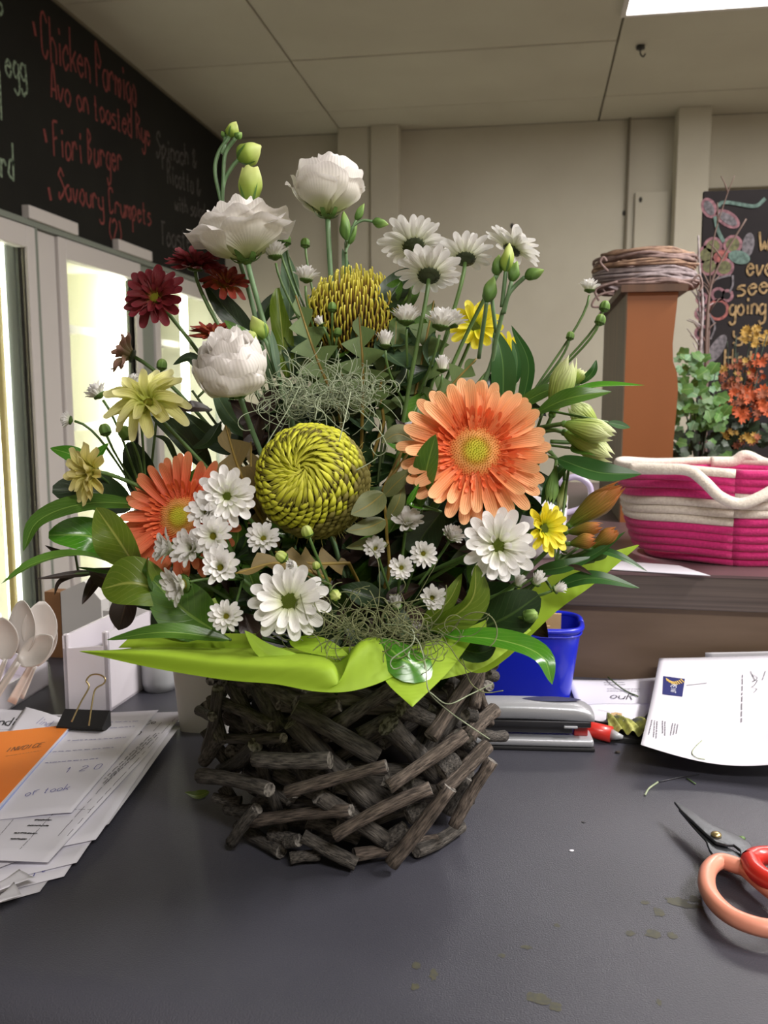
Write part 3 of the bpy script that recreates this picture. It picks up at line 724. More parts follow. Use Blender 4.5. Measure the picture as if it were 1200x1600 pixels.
def stick(a, b, r, m='stick_bark', seg=9):
    a = Vector(a); b = Vector(b); d = b-a; L = d.length
    bow = Vector((R.uniform(-1, 1), R.uniform(-1, 1), R.uniform(-1, 1)))*L*0.025
    pts = [a+d*(i/seg)+bow*math.sin(PI*i/seg) for i in range(seg+1)]
    for q in pts:
        if q.z < TAB+r*1.05+0.0005: q.z = TAB+r*1.05+0.0005
    ph = R.uniform(0, 9); tp = R.uniform(-0.12, 0.12)
    mb = MB(); sides = 10
    mb.tube(pts, lambda t: r*(1+tp*(t-.5)+0.05*math.sin(9*t+ph)+0.03*math.sin(23*t+ph)), sides, cap=True)
    # oval knots on the bark
    mb2 = mb
    o = mb2.build('stick', m, bsk)
    o.data.materials.append(MATS['stick_end'])
    n = len(o.data.polygons); o.data.polygons[n-1].material_index = 1; o.data.polygons[n-2].material_index = 1
    o.data.polygons[n-1].use_smooth = False; o.data.polygons[n-2].use_smooth = False
    return o
front = [ # pixel ends, pixel radius, distance outside the bowl, tint
 (325, 1153, 443, 1153, 8, .000, 0), (397, 1186, 516, 1188, 13, .004, 0), (314, 1212, 421, 1234, 12, .006, 0), (447, 1238, 604, 1196, 10, .010, 1),
 (395, 1283, 549, 1266, 10, .008, 1), (340, 1076, 322, 1175, 9, .004, 0), (347, 1098, 424, 1135, 10, -.008, 0), (347, 1204, 399, 1164, 12, -.004, 0),
 (362, 1316, 402, 1263, 10, .004, 0), (424, 1303, 465, 1314, 11, .000, 0), (355, 1263, 395, 1267, 10, -.004, 0), (311, 1110, 332, 1120, 8, .004, 0),
 (362, 1069, 399, 1142, 12, -.014, 0), (402, 1072, 439, 1142, 16, -.016, 0), (406, 1193, 443, 1296, 9, -.006, 0), (333, 1245, 377, 1252, 8, -.004, 0),
 (523, 1306, 673, 1231, 11, .014, 1), (607, 1230, 727, 1148, 11, .012, 1), (730, 1152, 772, 1110, 12, .004, 1), (673, 1152, 745, 1046, 11, .004, 1),
 (751, 1038, 741, 1106, 9, .000, 1), (611, 1350, 704, 1230, 12, .016, 1), (690, 1236, 762, 1164, 12, .012, 1), (708, 1292, 769, 1188, 10, .014, 1),
 (460, 1107, 590, 1184, 15, -.004, 0), (457, 1127, 587, 1258, 17, -.010, 0), (607, 1133, 683, 1213, 17, -.006, 0), (497, 1243, 600, 1311, 14, .000, 0),
 (473, 1306, 557, 1350, 11, .004, 0), (553, 1336, 682, 1312, 10, .008, 1), (453, 1341, 500, 1336, 9, .004, 0), (447, 1316, 467, 1313, 10, .008, 0),
 (637, 1277, 667, 1263, 13, .004, 0), (687, 1207, 713, 1187, 15, .002, 0), (627, 1107, 687, 1133, 13, -.004, 0), (717, 1147, 743, 1173, 11, .000, 0),
 (753, 1147, 787, 1150, 9, .006, 0), (727, 1117, 742, 1121, 9, .008, 0), (760, 1053, 773, 1057, 9, .004, 0), (707, 1043, 733, 1060, 10, -.004, 1),
 (636, 1222, 684, 1240, 13, -.006, 0), (600, 1318, 634, 1293, 13, .000, 0), (440, 1092, 640, 1100, 22, -.020, 0), (318, 1190, 345, 1150, 11, -.006, 0),
 (700, 1270, 730, 1215, 10, -.004, 0), (735, 1230, 765, 1200, 9, -.004, 0), (320, 1140, 370, 1210, 10, -.012, 0), (372, 1290, 440, 1330, 11, -.006, 0),
 (650, 1330, 720, 1290, 11, -.004, 0), (540, 1200, 620, 1260, 12, -.014, 0), (430, 1205, 520, 1250, 13, -.016, 0), (660, 1180, 700, 1110, 12, -.012, 0),
 (480, 1280, 560, 1310, 12, -.012, 0), (350, 1230, 400, 1300, 11, -.012, 0), (745, 1075, 765, 1130, 9, -.004, 1), (560, 1150, 640, 1110, 13, -.018, 0),
 (440, 1160, 480, 1220, 12, -.018, 0), (330, 1090, 350, 1160, 9, -.006, 0), (690, 1165, 740, 1140, 10, -.008, 1)]
for (x0, y0, x1, y1, rp, off, tn) in front:
    a, b = on_bowl(x0, y0, off), on_bowl(x1, y1, off)
    r = rp*depth((a+b)/2)/FPX
    stick(a, b, r, 'stick_brown' if tn else 'stick_bark')
# woven layers all round: the sides and the back, and the dark inner layers behind the front sticks
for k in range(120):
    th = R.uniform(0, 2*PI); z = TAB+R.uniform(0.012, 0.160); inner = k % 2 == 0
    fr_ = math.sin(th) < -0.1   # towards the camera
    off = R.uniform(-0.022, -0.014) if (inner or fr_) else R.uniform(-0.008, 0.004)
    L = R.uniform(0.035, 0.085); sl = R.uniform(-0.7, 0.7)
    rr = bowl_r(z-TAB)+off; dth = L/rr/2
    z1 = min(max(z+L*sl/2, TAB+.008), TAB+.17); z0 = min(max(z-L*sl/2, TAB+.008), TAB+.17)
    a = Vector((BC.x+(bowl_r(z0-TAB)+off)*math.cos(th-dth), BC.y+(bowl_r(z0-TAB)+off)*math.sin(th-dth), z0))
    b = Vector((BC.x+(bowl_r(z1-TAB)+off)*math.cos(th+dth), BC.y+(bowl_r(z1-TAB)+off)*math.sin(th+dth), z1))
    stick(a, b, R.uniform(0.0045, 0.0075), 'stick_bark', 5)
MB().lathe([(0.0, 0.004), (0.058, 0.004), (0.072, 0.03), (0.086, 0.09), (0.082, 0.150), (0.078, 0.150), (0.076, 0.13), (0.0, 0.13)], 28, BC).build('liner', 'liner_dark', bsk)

# ================================================================ flower materials
W0 = srgb(242, 240, 236)
petal_mat('gerbera_petal', [(0.0, srgb(236, 106, 60)), (0.3, srgb(244, 146, 92)), (0.6, srgb(249, 178, 124)), (1.0, srgb(251, 202, 150))], 0.5, 0.25, 0.06, 0.06, 6)
petal_mat('gerbera_inner', [(0.0, srgb(228, 108, 58)), (0.6, srgb(238, 112, 66)), (1.0, srgb(244, 140, 96))], 0.5, 0.25, 0.10, 0.05, 4)
petal_mat('gerbera_two', [(0.0, srgb(226, 88, 54)), (0.4, srgb(236, 122, 84)), (0.8, srgb(234, 146, 102)), (1.0, srgb(224, 152, 104))], 0.5, 0.25, 0.07, 0.06, 6)
petal_mat('gerbera_disc', [(0.0, srgb(206, 206, 60)), (0.32, srgb(214, 200, 66)), (0.45, srgb(206, 160, 58)), (0.62, srgb(238, 176, 104)), (0.85, srgb(236, 150, 84)), (1.0, srgb(238, 120, 70))], 0.7, 0.15, 0.0, 0.0)
petal_mat('white_petal', [(0.0, srgb(214, 220, 160)), (0.14, srgb(236, 238, 220)), (0.4, W0), (1.0, srgb(246, 245, 246))], 0.5, 0.30, 0.03, 0.035, 8)
petal_mat('rose_white', [(0.0, srgb(196, 214, 130)), (0.2, srgb(226, 232, 186)), (0.42, srgb(240, 238, 226)), (1.0, srgb(247, 243, 241))], 0.5, 0.35, 0.02, 0.015, 18, bump=0.15)
petal_mat('red_petal', [(0.0, srgb(150, 110, 50)), (0.15, srgb(112, 34, 32)), (0.6, srgb(112, 32, 42)), (1.0, srgb(134, 50, 58))], 0.55, 0.2, 0.16, 0.10, 8)
petal_mat('red_rust', [(0.0, srgb(190, 130, 50)), (0.3, srgb(140, 56, 36)), (1.0, srgb(112, 32, 34))], 0.55, 0.2, 0.2, 0.10, 8)
petal_mat('faded_petal', [(0.0, srgb(150, 140, 96)), (0.4, srgb(168, 128, 112)), (1.0, srgb(186, 150, 132))], 0.6, 0.3, 0.1, 0.10, 8)
petal_mat('lemon_petal', [(0.0, srgb(196, 206, 84)), (0.3, srgb(232, 230, 146)), (1.0, srgb(242, 238, 184))], 0.5, 0.35, 0.05, 0.05, 8)
petal_mat('cream_petal', [(0.0, srgb(206, 206, 96)), (0.3, srgb(232, 222, 136)), (1.0, srgb(240, 228, 172))], 0.5, 0.35, 0.05, 0.05, 8)
petal_mat('yellow_petal', [(0.0, srgb(190, 200, 40)), (0.25, srgb(240, 226, 50)), (1.0, srgb(250, 238, 92))], 0.5, 0.35, 0.05, 0.05, 8)
mat('disc_green', srgb(150, 170, 30), 0.7, srgb(112, 138, 22), scale=900, bump=1.0, bscale=1400)
mat('disc_yellow', srgb(210, 200, 44), 0.7, srgb(170, 168, 30), scale=900, bump=1.0, bscale=1400)
mat('disc_lime', srgb(156, 176, 40), 0.6, srgb(180, 190, 60), scale=600)
mat('stem_green', srgb(92, 122, 62), 0.5, srgb(76, 104, 52), scale=60, rnd=0.12)
mat('stem_blue', srgb(110, 140, 98), 0.5, srgb(92, 124, 82), scale=60, rnd=0.08)
mat('stem_dark', srgb(70, 88, 44), 0.55, rnd=0.15)
mat('stem_ochre', srgb(150, 128, 56), 0.55, srgb(128, 104, 44), scale=50)
mat('calyx_green', srgb(86, 116, 44), 0.6, srgb(62, 88, 34), scale=200, rnd=0.1)
mat('calyx_dark', srgb(58, 70, 34), 0.6, srgb(38, 46, 24), scale=200)
petal_mat('bud_lime', [(0.0, srgb(128, 160, 70)), (0.4, srgb(176, 198, 92)), (1.0, srgb(222, 230, 150))], 0.5, 0.3, 0.05, 0.06, 6)
petal_mat('bud_green', [(0.0, srgb(96, 136, 66)), (0.6, srgb(120, 156, 80)), (1.0, srgb(160, 190, 104))], 0.5, 0.25, 0.05, 0.08, 6)
petal_mat('sepal_green', [(0.0, srgb(92, 128, 62)), (1.0, srgb(112, 150, 80))], 0.5, 0.15, 0.1, 0.08, 5)
petal_mat('alstro_white', [(0.0, srgb(120, 156, 60)), (0.3, srgb(186, 204, 110)), (0.75, srgb(226, 232, 180)), (1.0, srgb(240, 242, 222))], 0.45, 0.3, 0.05, 0.07, 7)
petal_mat('alstro_orange', [(0.0, srgb(96, 130, 44)), (0.4, srgb(160, 130, 60)), (0.75, srgb(196, 116, 66)), (1.0, srgb(150, 146, 74))], 0.45, 0.3, 0.05, 0.10, 7)
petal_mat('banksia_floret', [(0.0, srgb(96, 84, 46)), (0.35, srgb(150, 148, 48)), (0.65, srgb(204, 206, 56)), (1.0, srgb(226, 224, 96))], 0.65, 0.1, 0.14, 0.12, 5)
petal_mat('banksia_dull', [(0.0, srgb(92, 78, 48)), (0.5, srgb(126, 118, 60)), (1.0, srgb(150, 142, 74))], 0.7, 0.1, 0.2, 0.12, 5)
petal_mat('banksia_style', [(0.0, srgb(110, 84, 46)), (0.35, srgb(164, 132, 62)), (0.55, srgb(208, 196, 60)), (1.0, srgb(232, 222, 104))], 0.6, 0.1, 0.0, 0.05, 2)
mat('banksia_core', srgb(74, 64, 36), 0.9, srgb(52, 44, 26), scale=200)
leaf_mat('leaf_mid', srgb(86, 124, 42), srgb(60, 100, 36), srgb(126, 160, 70), 0.32, 0.2, coat=0.15)
leaf_mat('leaf_bright', srgb(84, 150, 36), srgb(62, 124, 32), srgb(140, 186, 80), 0.25, 0.25, coat=0.4)
leaf_mat('leaf_olive', srgb(120, 142, 44), srgb(86, 116, 36), srgb(172, 182, 90), 0.35, 0.3, coat=0.1)
leaf_mat('leaf_dark', srgb(38, 62, 28), srgb(26, 44, 22), srgb(64, 88, 42), 0.4, 0.12, coat=0.05)
leaf_mat('leaf_blue', srgb(96, 124, 92), srgb(78, 108, 78), srgb(130, 154, 112), 0.5, 0.25)
leaf_mat('leaf_grey', srgb(128, 136, 92), srgb(100, 108, 66), srgb(164, 146, 76), 0.55, 0.15)
leaf_mat('leaf_zig', srgb(112, 136, 78), srgb(88, 112, 62), srgb(156, 138, 62), 0.5, 0.15, veins=14, vein_amt=0.15)
leaf_mat('leaf_rust', srgb(132, 112, 66), srgb(104, 92, 54), srgb(160, 126, 60), 0.6, 0.15)
leaf_mat('leaf_maroon', srgb(58, 40, 34), srgb(40, 30, 26), srgb(80, 60, 44), 0.4, 0.05)
leaf_mat('leaf_lance', srgb(58, 102, 46), srgb(44, 84, 38), srgb(96, 136, 70), 0.35, 0.2, veins=0.5, vein_amt=0)
mat('wrap_lime', srgb(178, 214, 40), 0.5, srgb(168, 204, 36), scale=6)
petal_mat('wrap_paper', [(0.0, srgb(164, 200, 52)), (1.0, srgb(180, 214, 72))], 0.55, 0.35, 0.0, 0.01, 30, bump=0.1)
mat('moss_grey', srgb(168, 178, 150), 0.8, srgb(134, 146, 116), scale=80)
mat('moss_olive', srgb(128, 132, 92), 0.8, srgb(96, 102, 66), scale=80)

# ================================================================ flower meshes (unit length, pointing +X, face +Z)
def petal_me(name, m, w, bend=0.0, cup=0.15, tip=0.6, base=0.35, notch=0.0, ridge=0.02, nu=6, nv=11, seed=0, wave=0.0):
    rr = random.Random(seed)
    ph = rr.uniform(0, 6); tw = rr.uniform(-.15, .15)
    def wf(v):
        a = base+(1-base)*math.sin(min(v/tip, 1)*PI/2)
        e = 1-max(0, (v-tip)/(1-tip))**2.9 if v > tip else 1
        return w/2*a*max(e, 0.0)**0.5
    def fn(u, v0_):
        v = math.sin(v0_*PI/2)**.9 if v0_ < 1 else 1.0
        x = v-(notch*math.exp(-((u)*3)**2) if v > 0.99 else 0); s = u*wf(v)
        z = bend*v*v+cup*w*(u*u)*1.2*math.sin(PI*min(v*1.1, 1))+ridge*w*math.cos(u*PI*2.5)*math.sin(PI*v)+wave*math.sin(6*v+ph)*0.05+tw*s*v
        return (x-abs(bend)*0.35*v*v, s, z)
    return MB().grid(fn, nu, nv, u0=-1, u1=1).mesh(name, m)
def fringe_disc(name, m, rad, n, h, L, wd=0.05, dome=0.15, seed=0, lean=0.5):
    """dome of many tiny florets (unit radius = rad)"""
    rr = random.Random(seed); mb = MB()
    mb.grid(lambda u, v: (rad*v*math.cos(2*PI*u), rad*v*math.sin(2*PI*u), dome*(1-v*v)), 20, 5, closed_u=True, uvfn=lambda u, v: (0.5, v))
    for i in range(n):
        t = math.sqrt((i+0.5)/n); a = i*2.39996; r = rad*t
        z0 = dome*(1-t*t); l = h*(0.6+0.6*rr.random())
        c = Vector((r*math.cos(a), r*math.sin(a), z0)); d = Vector((math.cos(a)*lean*(t-.3), math.sin(a)*lean*(t-.3), 1)).normalized()*l
        s = Vector((-math.sin(a), math.cos(a), 0))*wd*0.5; q = s.cross(d).normalized()*wd*0.5
        mb.add([c-s, c+q, c+s, c-q, c+d*1.0], [(0, 1, 4), (1, 2, 4), (2, 3, 4), (3, 0, 4)], [(0.5, t)]*5)
    return mb.mesh(name, m)
GP = [petal_me('petal', 'gerbera_petal', 0.21, b, 0.25, 0.72, 0.45, 0.02, 0.05, seed=i, wave=.4) for i, b in enumerate((0.10, 0.02, -0.08, 0.18))]
GP2 = [petal_me('petal', 'gerbera_two', 0.19, b, 0.25, 0.72, 0.45, 0.02, 0.05, seed=i, wave=.4) for i, b in enumerate((0.10, 0.02, -0.08, 0.16))]
GI = [petal_me('inner_petal', 'gerbera_inner', 0.2, b, 0.2, 0.6, 0.5, 0.06, 0.05, 4, 5, seed=i) for i, b in enumerate((0.15, 0.3))]
GD = fringe_disc('disc', 'gerbera_disc', 1.0, 420, 0.16, 1, 0.055, 0.18, 3)
def petset(nm, w, tip=0.62, seeds=4, base=0.4, cup=0.3, bends=(0.12, 0.02, -0.10, 0.22), wave=0.0): return [petal_me('petal', nm, w, bends[i % 4], cup, tip, base, 0, 0.05, seed=i+20, wave=wave) for i in range(seeds)]
PW = petset('white_petal', 0.36); PWN = petset('white_petal', 0.30, 0.6)
PR = petset('red_petal', 0.34, 0.58, wave=1); PRR = petset('red_rust', 0.34, 0.58, wave=1)
PL = petset('lemon_petal', 0.30, 0.5, base=0.5, cup=0.6, wave=1.0, bends=(.1, -.15, .3, -.3)); PC = petset('cream_petal', 0.32, 0.62, cup=0.5, wave=1.0)
PY = petset('yellow_petal', 0.36, 0.6, wave=.5); PF = petset('faded_petal', 0.34, 0.5, cup=0.6, wave=1.5, bends=(.1, -.3, .35, -.4))
DG = fringe_disc('disc', 'disc_green', 1.0, 130, 0.16, 1, 0.13, 0.32, 5, 0.2); DY = fringe_disc('disc', 'disc_yellow', 1.0, 110, 0.18, 1, 0.14, 0.30, 6, 0.2)
def calyx_me(m):
    mb = MB(); mb.lathe([(0.0, -0.42), (0.25, -0.38), (0.62, -0.2), (0.95, 0.02), (1.0, 0.14), (0.0, 0.1)], 14)
    for k in range(18):
        a = 2*PI*k/18; ca, sa = math.cos(a), math.sin(a); d = 0.05*(k % 2)
        for (r0, z0, r1, z1) in ((0.7-d, -0.2, 1.12+d, 0.14),):
            c0 = Vector((ca*r0, sa*r0, z0)); c1 = Vector((ca*(r1), sa*(r1), z1+.06)); s = Vector((-sa, ca, 0))*0.14
            mid = (c0+c1)/2+Vector((ca, sa, -1))*0.09
            mb.add([c0-s, c0+s, mid+s, mid-s, c1], [(0, 1, 2, 3), (3, 2, 4)])
    return mb.mesh('calyx', m)
CAL = {m: calyx_me(m) for m in ('calyx_green', 'calyx_dark')}
def pos(px, py, d): return P(px, py, d)
def base_pt(): 
    a = R.uniform(0, 6.28); r = R.uniform(0.0, 0.045); return Vector((BC.x+r*math.cos(a), BC.y+r*math.sin(a), TAB+0.135))
def stem_pts(c, n, L1=0.035, dst=None, sag=0.0):
    c = Vector(c); b = dst or base_pt()
    p1 = c-Vector(n).normalized()*L1; mid = p1.lerp(b, 0.45)+Vector((0, 0, sag))
    up = Vector((BC.x, BC.y, max(b.z+0.1, c.z-0.10)))
    return bez([c, p1, mid.lerp(up, 0.35), b], 14)
def ring_petals(root, mes, F, n, L, r0, elev, jit=0.12, roll=0.12, a0=0.0, lj=0.08, skip=None, evar=None):
    for i in range(n):
        a = a0+2*PI*i/n+R.uniform(-.5, .5)*PI/n*0.6
        if skip and skip(a): continue
        e = elev+R.uniform(-jit, jit)+(evar(a) if evar else 0); l = L*(1+R.uniform(-lj, lj))
        M = F @ Matrix.Rotation(a, 4, 'Z') @ Matrix.Translation((r0, 0, 0.0006*(i % 3))) @ Matrix.Rotation(-e, 4, 'Y') @ Matrix.Rotation(R.uniform(-roll, roll), 4, 'X') @ Matrix.Diagonal((l, l, l, 1))
        put(R.choice(mes), 'petal', root, M)
def S(k): return Matrix.Scale(k, 4)
# ================================================================ flower builders
def multi_petals(m, n1, n2, e1, e2, w, dr=0.22, seed=0, tip=0.62, rings=None):
    """all petals of a small bloom in one mesh of unit radius (too small to pick apart singly)"""
    rr = random.Random(seed); mb = MB()
    for (n, e, L, z, r0) in (rings or ((n1, e1, 1-dr*.6, 0, dr*.6), (n2, e2, 0.8-dr*.5, 0.03, dr*.6))):
        for i in range(n):
            a = 2*PI*i/n+rr.uniform(-.12, .12); ee = e+rr.uniform(-.15, .15); l = L*rr.uniform(.88, 1.08); ww = w*rr.uniform(.85, 1.1)
            M = Matrix.Rotation(a, 4, 'Z') @ Matrix.Translation((r0, 0, z)) @ Matrix.Rotation(-ee, 4, 'Y') @ Matrix.Rotation(rr.uniform(-.2, .2), 4, 'X')
            def fn(u, v_, M=M, l=l, ww=ww):
                v = math.sin(v_*PI/2)
                k = math.sin(min(v/tip, 1)*PI/2)*.6+.4; e_ = (1-max(0, (v-tip)/(1-tip))**2.4) if v > tip else 1
                return M @ Vector((l*v, u*ww/2*k*max(e_, 0)**.5, 0.10*ww*u*u*3*math.sin(PI*v)+0.06*math.sin(PI*v)))
            mb.grid(fn, 4, 6, u0=-1, u1=1)
    return mb.mesh('petals', m)
SB = {'open': [multi_petals('white_petal', 15, 8, .35, .75, .34, seed=i) for i in range(3)],
      'half': [multi_petals('white_petal', 14, 9, .75, 1.05, .34, seed=i+5) for i in range(3)],
      'up': [multi_petals('white_petal', 0, 0, 0, 0, .26, seed=i+9, rings=[(16, .78, .80, .05, .28), (14, 1.02, .86, .10, .22), (10, 1.25, .88, .12, .14), (6, 1.45, .86, .12, .06)]) for i in range(3)],
      'bud': [multi_petals('white_petal', 0, 0, 0, 0, .30, seed=i+13, rings=[(12, 1.25, 1.15, .05, .30), (10, 1.45, 1.25, .08, .22), (7, 1.62, 1.25, .1, .14), (4, 1.6, 1.2, .1, .05)]) for i in range(2)]}
def knob_me(m, rib=0.1):
    mb = MB(); mb.grid(lambda u, v: (lambda r, z: (r*math.cos(2*PI*u), r*math.sin(2*PI*u), z))(math.sin(PI*v)**.8*(0.9+rib*math.cos(14*PI*u*1.0))*(1-.1*v), -math.cos(PI*v)), 28, 8, closed_u=True, uvfn=lambda u, v: (u, v))
    return mb.mesh('bud', m)
KB = knob_me('bud_green'); KL = knob_me('bud_lime')
def bloom(root, px, py, d, n, rp, kind='open', node=None, disc=DY, stem='stem_green', dr=.24, L1=0.02, sr=0.0011):
    c = pos(px, py, d); nn = V(*n); Rm = rp*d/FPX; F = frame(c, nn, R.uniform(0, 6))
    b = thing('bloom', c-wloc(root)); b.parent = root
    if kind == 'knob':
        put(KB if stem != 'lime' else KL, 'bud', b, F @ Matrix.Diagonal((Rm, Rm, Rm*1.05, 1)))
        put(CAL['calyx_green'], 'calyx', b, F @ Matrix.Translation((0, 0, -Rm*.55)) @ Matrix.Diagonal((Rm*.9, Rm*.9, Rm*.9, 1)))
    else:
        sc = Rm*(1.0 if kind == 'open' else 1.12)
        k2 = {'open': 1, 'half': 1.08, 'up': 1.12, 'bud': 1.15}[kind]
        put(R.choice(SB[kind]), 'petals', b, F @ S(Rm*k2))
        if kind in ('open', 'half'): put(disc, 'disc', b, F @ Matrix.Translation((0, 0, Rm*.02)) @ S(Rm*dr))
        ck = {'open': .34, 'half': .42, 'up': .46, 'bud': .56}[kind]
        put(CAL['calyx_green'], 'calyx', b, F @ Matrix.Translation((0, 0, Rm*(.10 if kind in ('up', 'bud') else -.05))) @ Matrix.Diagonal((Rm*ck, Rm*ck, Rm*ck*(1.25 if kind in ('up', 'bud') else 1), 1)))
    s_m = stem if stem != 'lime' else 'stem_green'
    if node is not None:
        c1 = c-nn*Rm*.3
        MB().tube(bez([c1, c1-nn*L1, node.lerp(c1, .35), node], 9), sr, 5).build('stem', s_m, root)
    return b
def spray(name, label, cat_, nodepx, blooms, group=None, stem='stem_green', sr=0.0017, kinds=None, **kw):
    b = base_pt(); root = thing(name, b, label, cat_, group)
    node = pos(*nodepx)
    MB().tube(bez([node, node.lerp(b, .3)+Vector((0, 0, -.01)), Vector((BC.x, BC.y, b.z+.08)).lerp(node, .2), b], 10), sr, 6).build('stem', stem if stem != 'lime' else 'stem_green', root)
    for q in blooms:
        px, py, d, n, rp, kind = q
        bloom(root, px, py, d, n, rp, kind, node, stem=stem, **kw)
    return root
def daisy(name, label, px, py, d, n, rp, mes, disc, n1, n2, e1, e2, dr=.22, cal='calyx_green', stem='stem_green', sr=.0017, cat_='flower', group=None,
          n3=0, e3=0.9, dst=None, L1=.03, jit=.12, evar=None, calk=1.1, l2=.86):
    c = pos(px, py, d); nn = V(*n); Rm = rp*d/FPX; F = frame(c, nn, R.uniform(0, 6)); b = dst or base_pt()
    root = thing(name, b, label, cat_, group)
    ring_petals(root, mes, F, n1, Rm*(1-dr*.65), Rm*dr*.65, e1, jit, evar=evar)
    ring_petals(root, mes, F @ Matrix.Translation((0, 0, Rm*.03)), n2, Rm*(l2-dr*.65), Rm*dr*.6, e2, jit, a0=.2, evar=evar)
    if n3: ring_petals(root, mes, F @ Matrix.Translation((0, 0, Rm*.05)), n3, Rm*.42, Rm*dr*.5, e3, .2)
    put(disc, 'disc', root, F @ Matrix.Translation((0, 0, Rm*.02)) @ S(Rm*dr))
    put(CAL[cal], 'calyx', root, F @ Matrix.Translation((0, 0, -Rm*.04)) @ S(Rm*dr*calk))
    MB().tube(stem_pts(c-nn*Rm*.1, nn, L1, b), sr, 7).build('stem', stem, root)
    return root

# ---- gerberas
def gerbera(label, px, py, d, n, rp, GPm, dr=.30, evar=None, n1=27, n2=25, stem='stem_green'):
    c = pos(px, py, d); nn = V(*n); Rm = rp*d/FPX; F = frame(c, nn, 0.3); b = base_pt()
    root = thing('gerbera', b, label, 'flower', 'peach gerberas')
    ring_petals(root, GPm, F @ Matrix.Translation((0, 0, -Rm*.05)), n1, Rm*.80, Rm*.22, .06, .10, .15, lj=.06, evar=evar)
    ring_petals(root, GPm, F @ Matrix.Translation((0, 0, -Rm*.01)), n2, Rm*.74, Rm*.20, .20, .12, .18, a0=.12, lj=.08, evar=evar)
    ring_petals(root, GI, F, 38, Rm*.30, Rm*.32, .30, .14, .2, lj=.2)
    ring_petals(root, GI, F @ Matrix.Translation((0, 0, Rm*.02)), 34, Rm*.17, Rm*.33, .6, .14, .2, lj=.2)
    put(GD, 'disc', root, F @ Matrix.Translation((0, 0, Rm*.03)) @ S(Rm*dr))
    put(CAL['calyx_green'], 'calyx', root, F @ Matrix.Translation((0, 0, -Rm*.05)) @ S(Rm*.26))
    MB().tube(stem_pts(c-nn*Rm*.12, nn, .045, b), .0032, 8).build('stem', stem, root)
gerbera('large open peach gerbera facing forward at right centre of the bouquet', 742, 706, .635, (0.06, 0.16, 1), 119, GP, .37)
gerbera('peach gerbera half hidden behind white button blooms at left of the bouquet', 283, 808, .685, (-.22, 0.12, 1), 101, GP2, .36)

# ---- white daisy chrysanthemums
W = 'white_chrysanthemum'; wg = 'large white chrysanthemums'
daisy(W, 'large white daisy bloom with green eye just above the lime wrapping', 452, 940, .600, (.05, .25, 1), 66, PW, DG, 15, 13, .10, .34, .27, group=wg)
daisy(W, 'large white daisy bloom with lime eye just below the big right gerbera', 778, 853, .605, (.1, .1, 1), 62, PW, DG, 15, 14, .12, .40, .25, group=wg, n3=5)
daisy(W, 'white daisy bloom with curled inner petals overlapping the left gerbera', 355, 776, .625, (.12, .12, 1), 50, PW, DG, 13, 13, .10, .42, .24, group=wg, n3=9)
daisy(W, 'white bloom seen from below, left one of the tall white pair over the green leaf', 646, 384, .735, (-.12, .80, -.42), 56, PWN, DG, 19, 14, .22, .45, .26, cal='calyx_dark', group=wg, L1=.04, calk=1.15)
daisy(W, 'white bloom seen from below with dark calyx, lowest of the tall white group', 670, 430, .700, (.05, .80, -.42), 56, PWN, DG, 19, 14, .16, .40, .26, cal='calyx_dark', group=wg, L1=.04, calk=1.15)
daisy(W, 'white bloom seen from below in the middle of the tall white group', 727, 404, .725, (.05, .86, -.36), 48, PWN, DG, 17, 13, .36, .6, .28, cal='calyx_dark', group=wg, L1=.04, calk=1.15)
daisy(W, 'white bloom turned away behind the green lisianthus buds', 800, 390, .745, (.42, .72, .0), 52, PW, DG, 17, 12, .15, .5, .25, cal='calyx_dark', group=wg, L1=.04)

# ---- coloured chrysanthemums
daisy('red_chrysanthemum', 'burgundy chrysanthemum with a yellow eye facing the camera at upper left', 243, 466, .715, (-.12, .2, 1), 52, PR, DY, 15, 12, .12, .50, .24, group='burgundy chrysanthemums', n3=6)
daisy('red_chrysanthemum', 'dark burgundy bloom directly under the left lisianthus', 305, 418, .745, (.1, .8, .45), 50, PR, DY, 15, 12, .15, .55, .22, group='burgundy chrysanthemums', n3=8)
daisy('red_chrysanthemum', 'small burgundy bloom beside the upper lisianthus stem', 352, 446, .755, (.25, .6, .6), 42, PRR, DY, 13, 10, .15, .55, .22, group='burgundy chrysanthemums', n3=6)
daisy('red_chrysanthemum', 'rust red bloom peeking over the lower white lisianthus', 334, 526, .735, (.0, .85, .35), 44, PRR, DY, 14, 11, .10, .5, .22, group='burgundy chrysanthemums', n3=8)
daisy('faded_chrysanthemum', 'faded dusty pink bloom drooping at far left below the burgundy one', 206, 556, .755, (-.8, .35, .1), 42, PF, DG, 10, 5, .35, .9, .22, cal='calyx_dark')
daisy('lemon_chrysanthemum', 'pale lemon spidery bloom at left beside the lower lisianthus', 232, 630, .675, (-.1, .45, .8), 72, PL, DY, 13, 8, .10, .55, .15, group='pale yellow chrysanthemums')
daisy('lemon_chrysanthemum', 'pale cream yellow bloom drooping at the far left over broad leaves', 146, 738, .670, (-.55, -.05, .7), 54, PC, DY, 13, 9, .30, .8, .2, group='pale yellow chrysanthemums', n3=3)
daisy('yellow_chrysanthemum', 'bright yellow bloom with green eye under the right gerbera', 848, 826, .630, (.55, .12, .8), 47, PY, DG, 13, 10, .35, .7, .26, group='bright yellow chrysanthemums')
daisy('yellow_chrysanthemum', 'bright yellow bloom behind the lisianthus bud stems at upper right', 742, 512, .790, (.0, .35, .9), 46, PY, DG, 13, 9, .1, .5, .25, group='bright yellow chrysanthemums')
daisy('yellow_chrysanthemum', 'yellow bloom seen from behind beside the long dark upright leaf', 792, 556, .800, (.55, .3, -.3), 38, PY, DG, 13, 9, .1, .5, .25, cal='calyx_dark', group='bright yellow chrysanthemums')

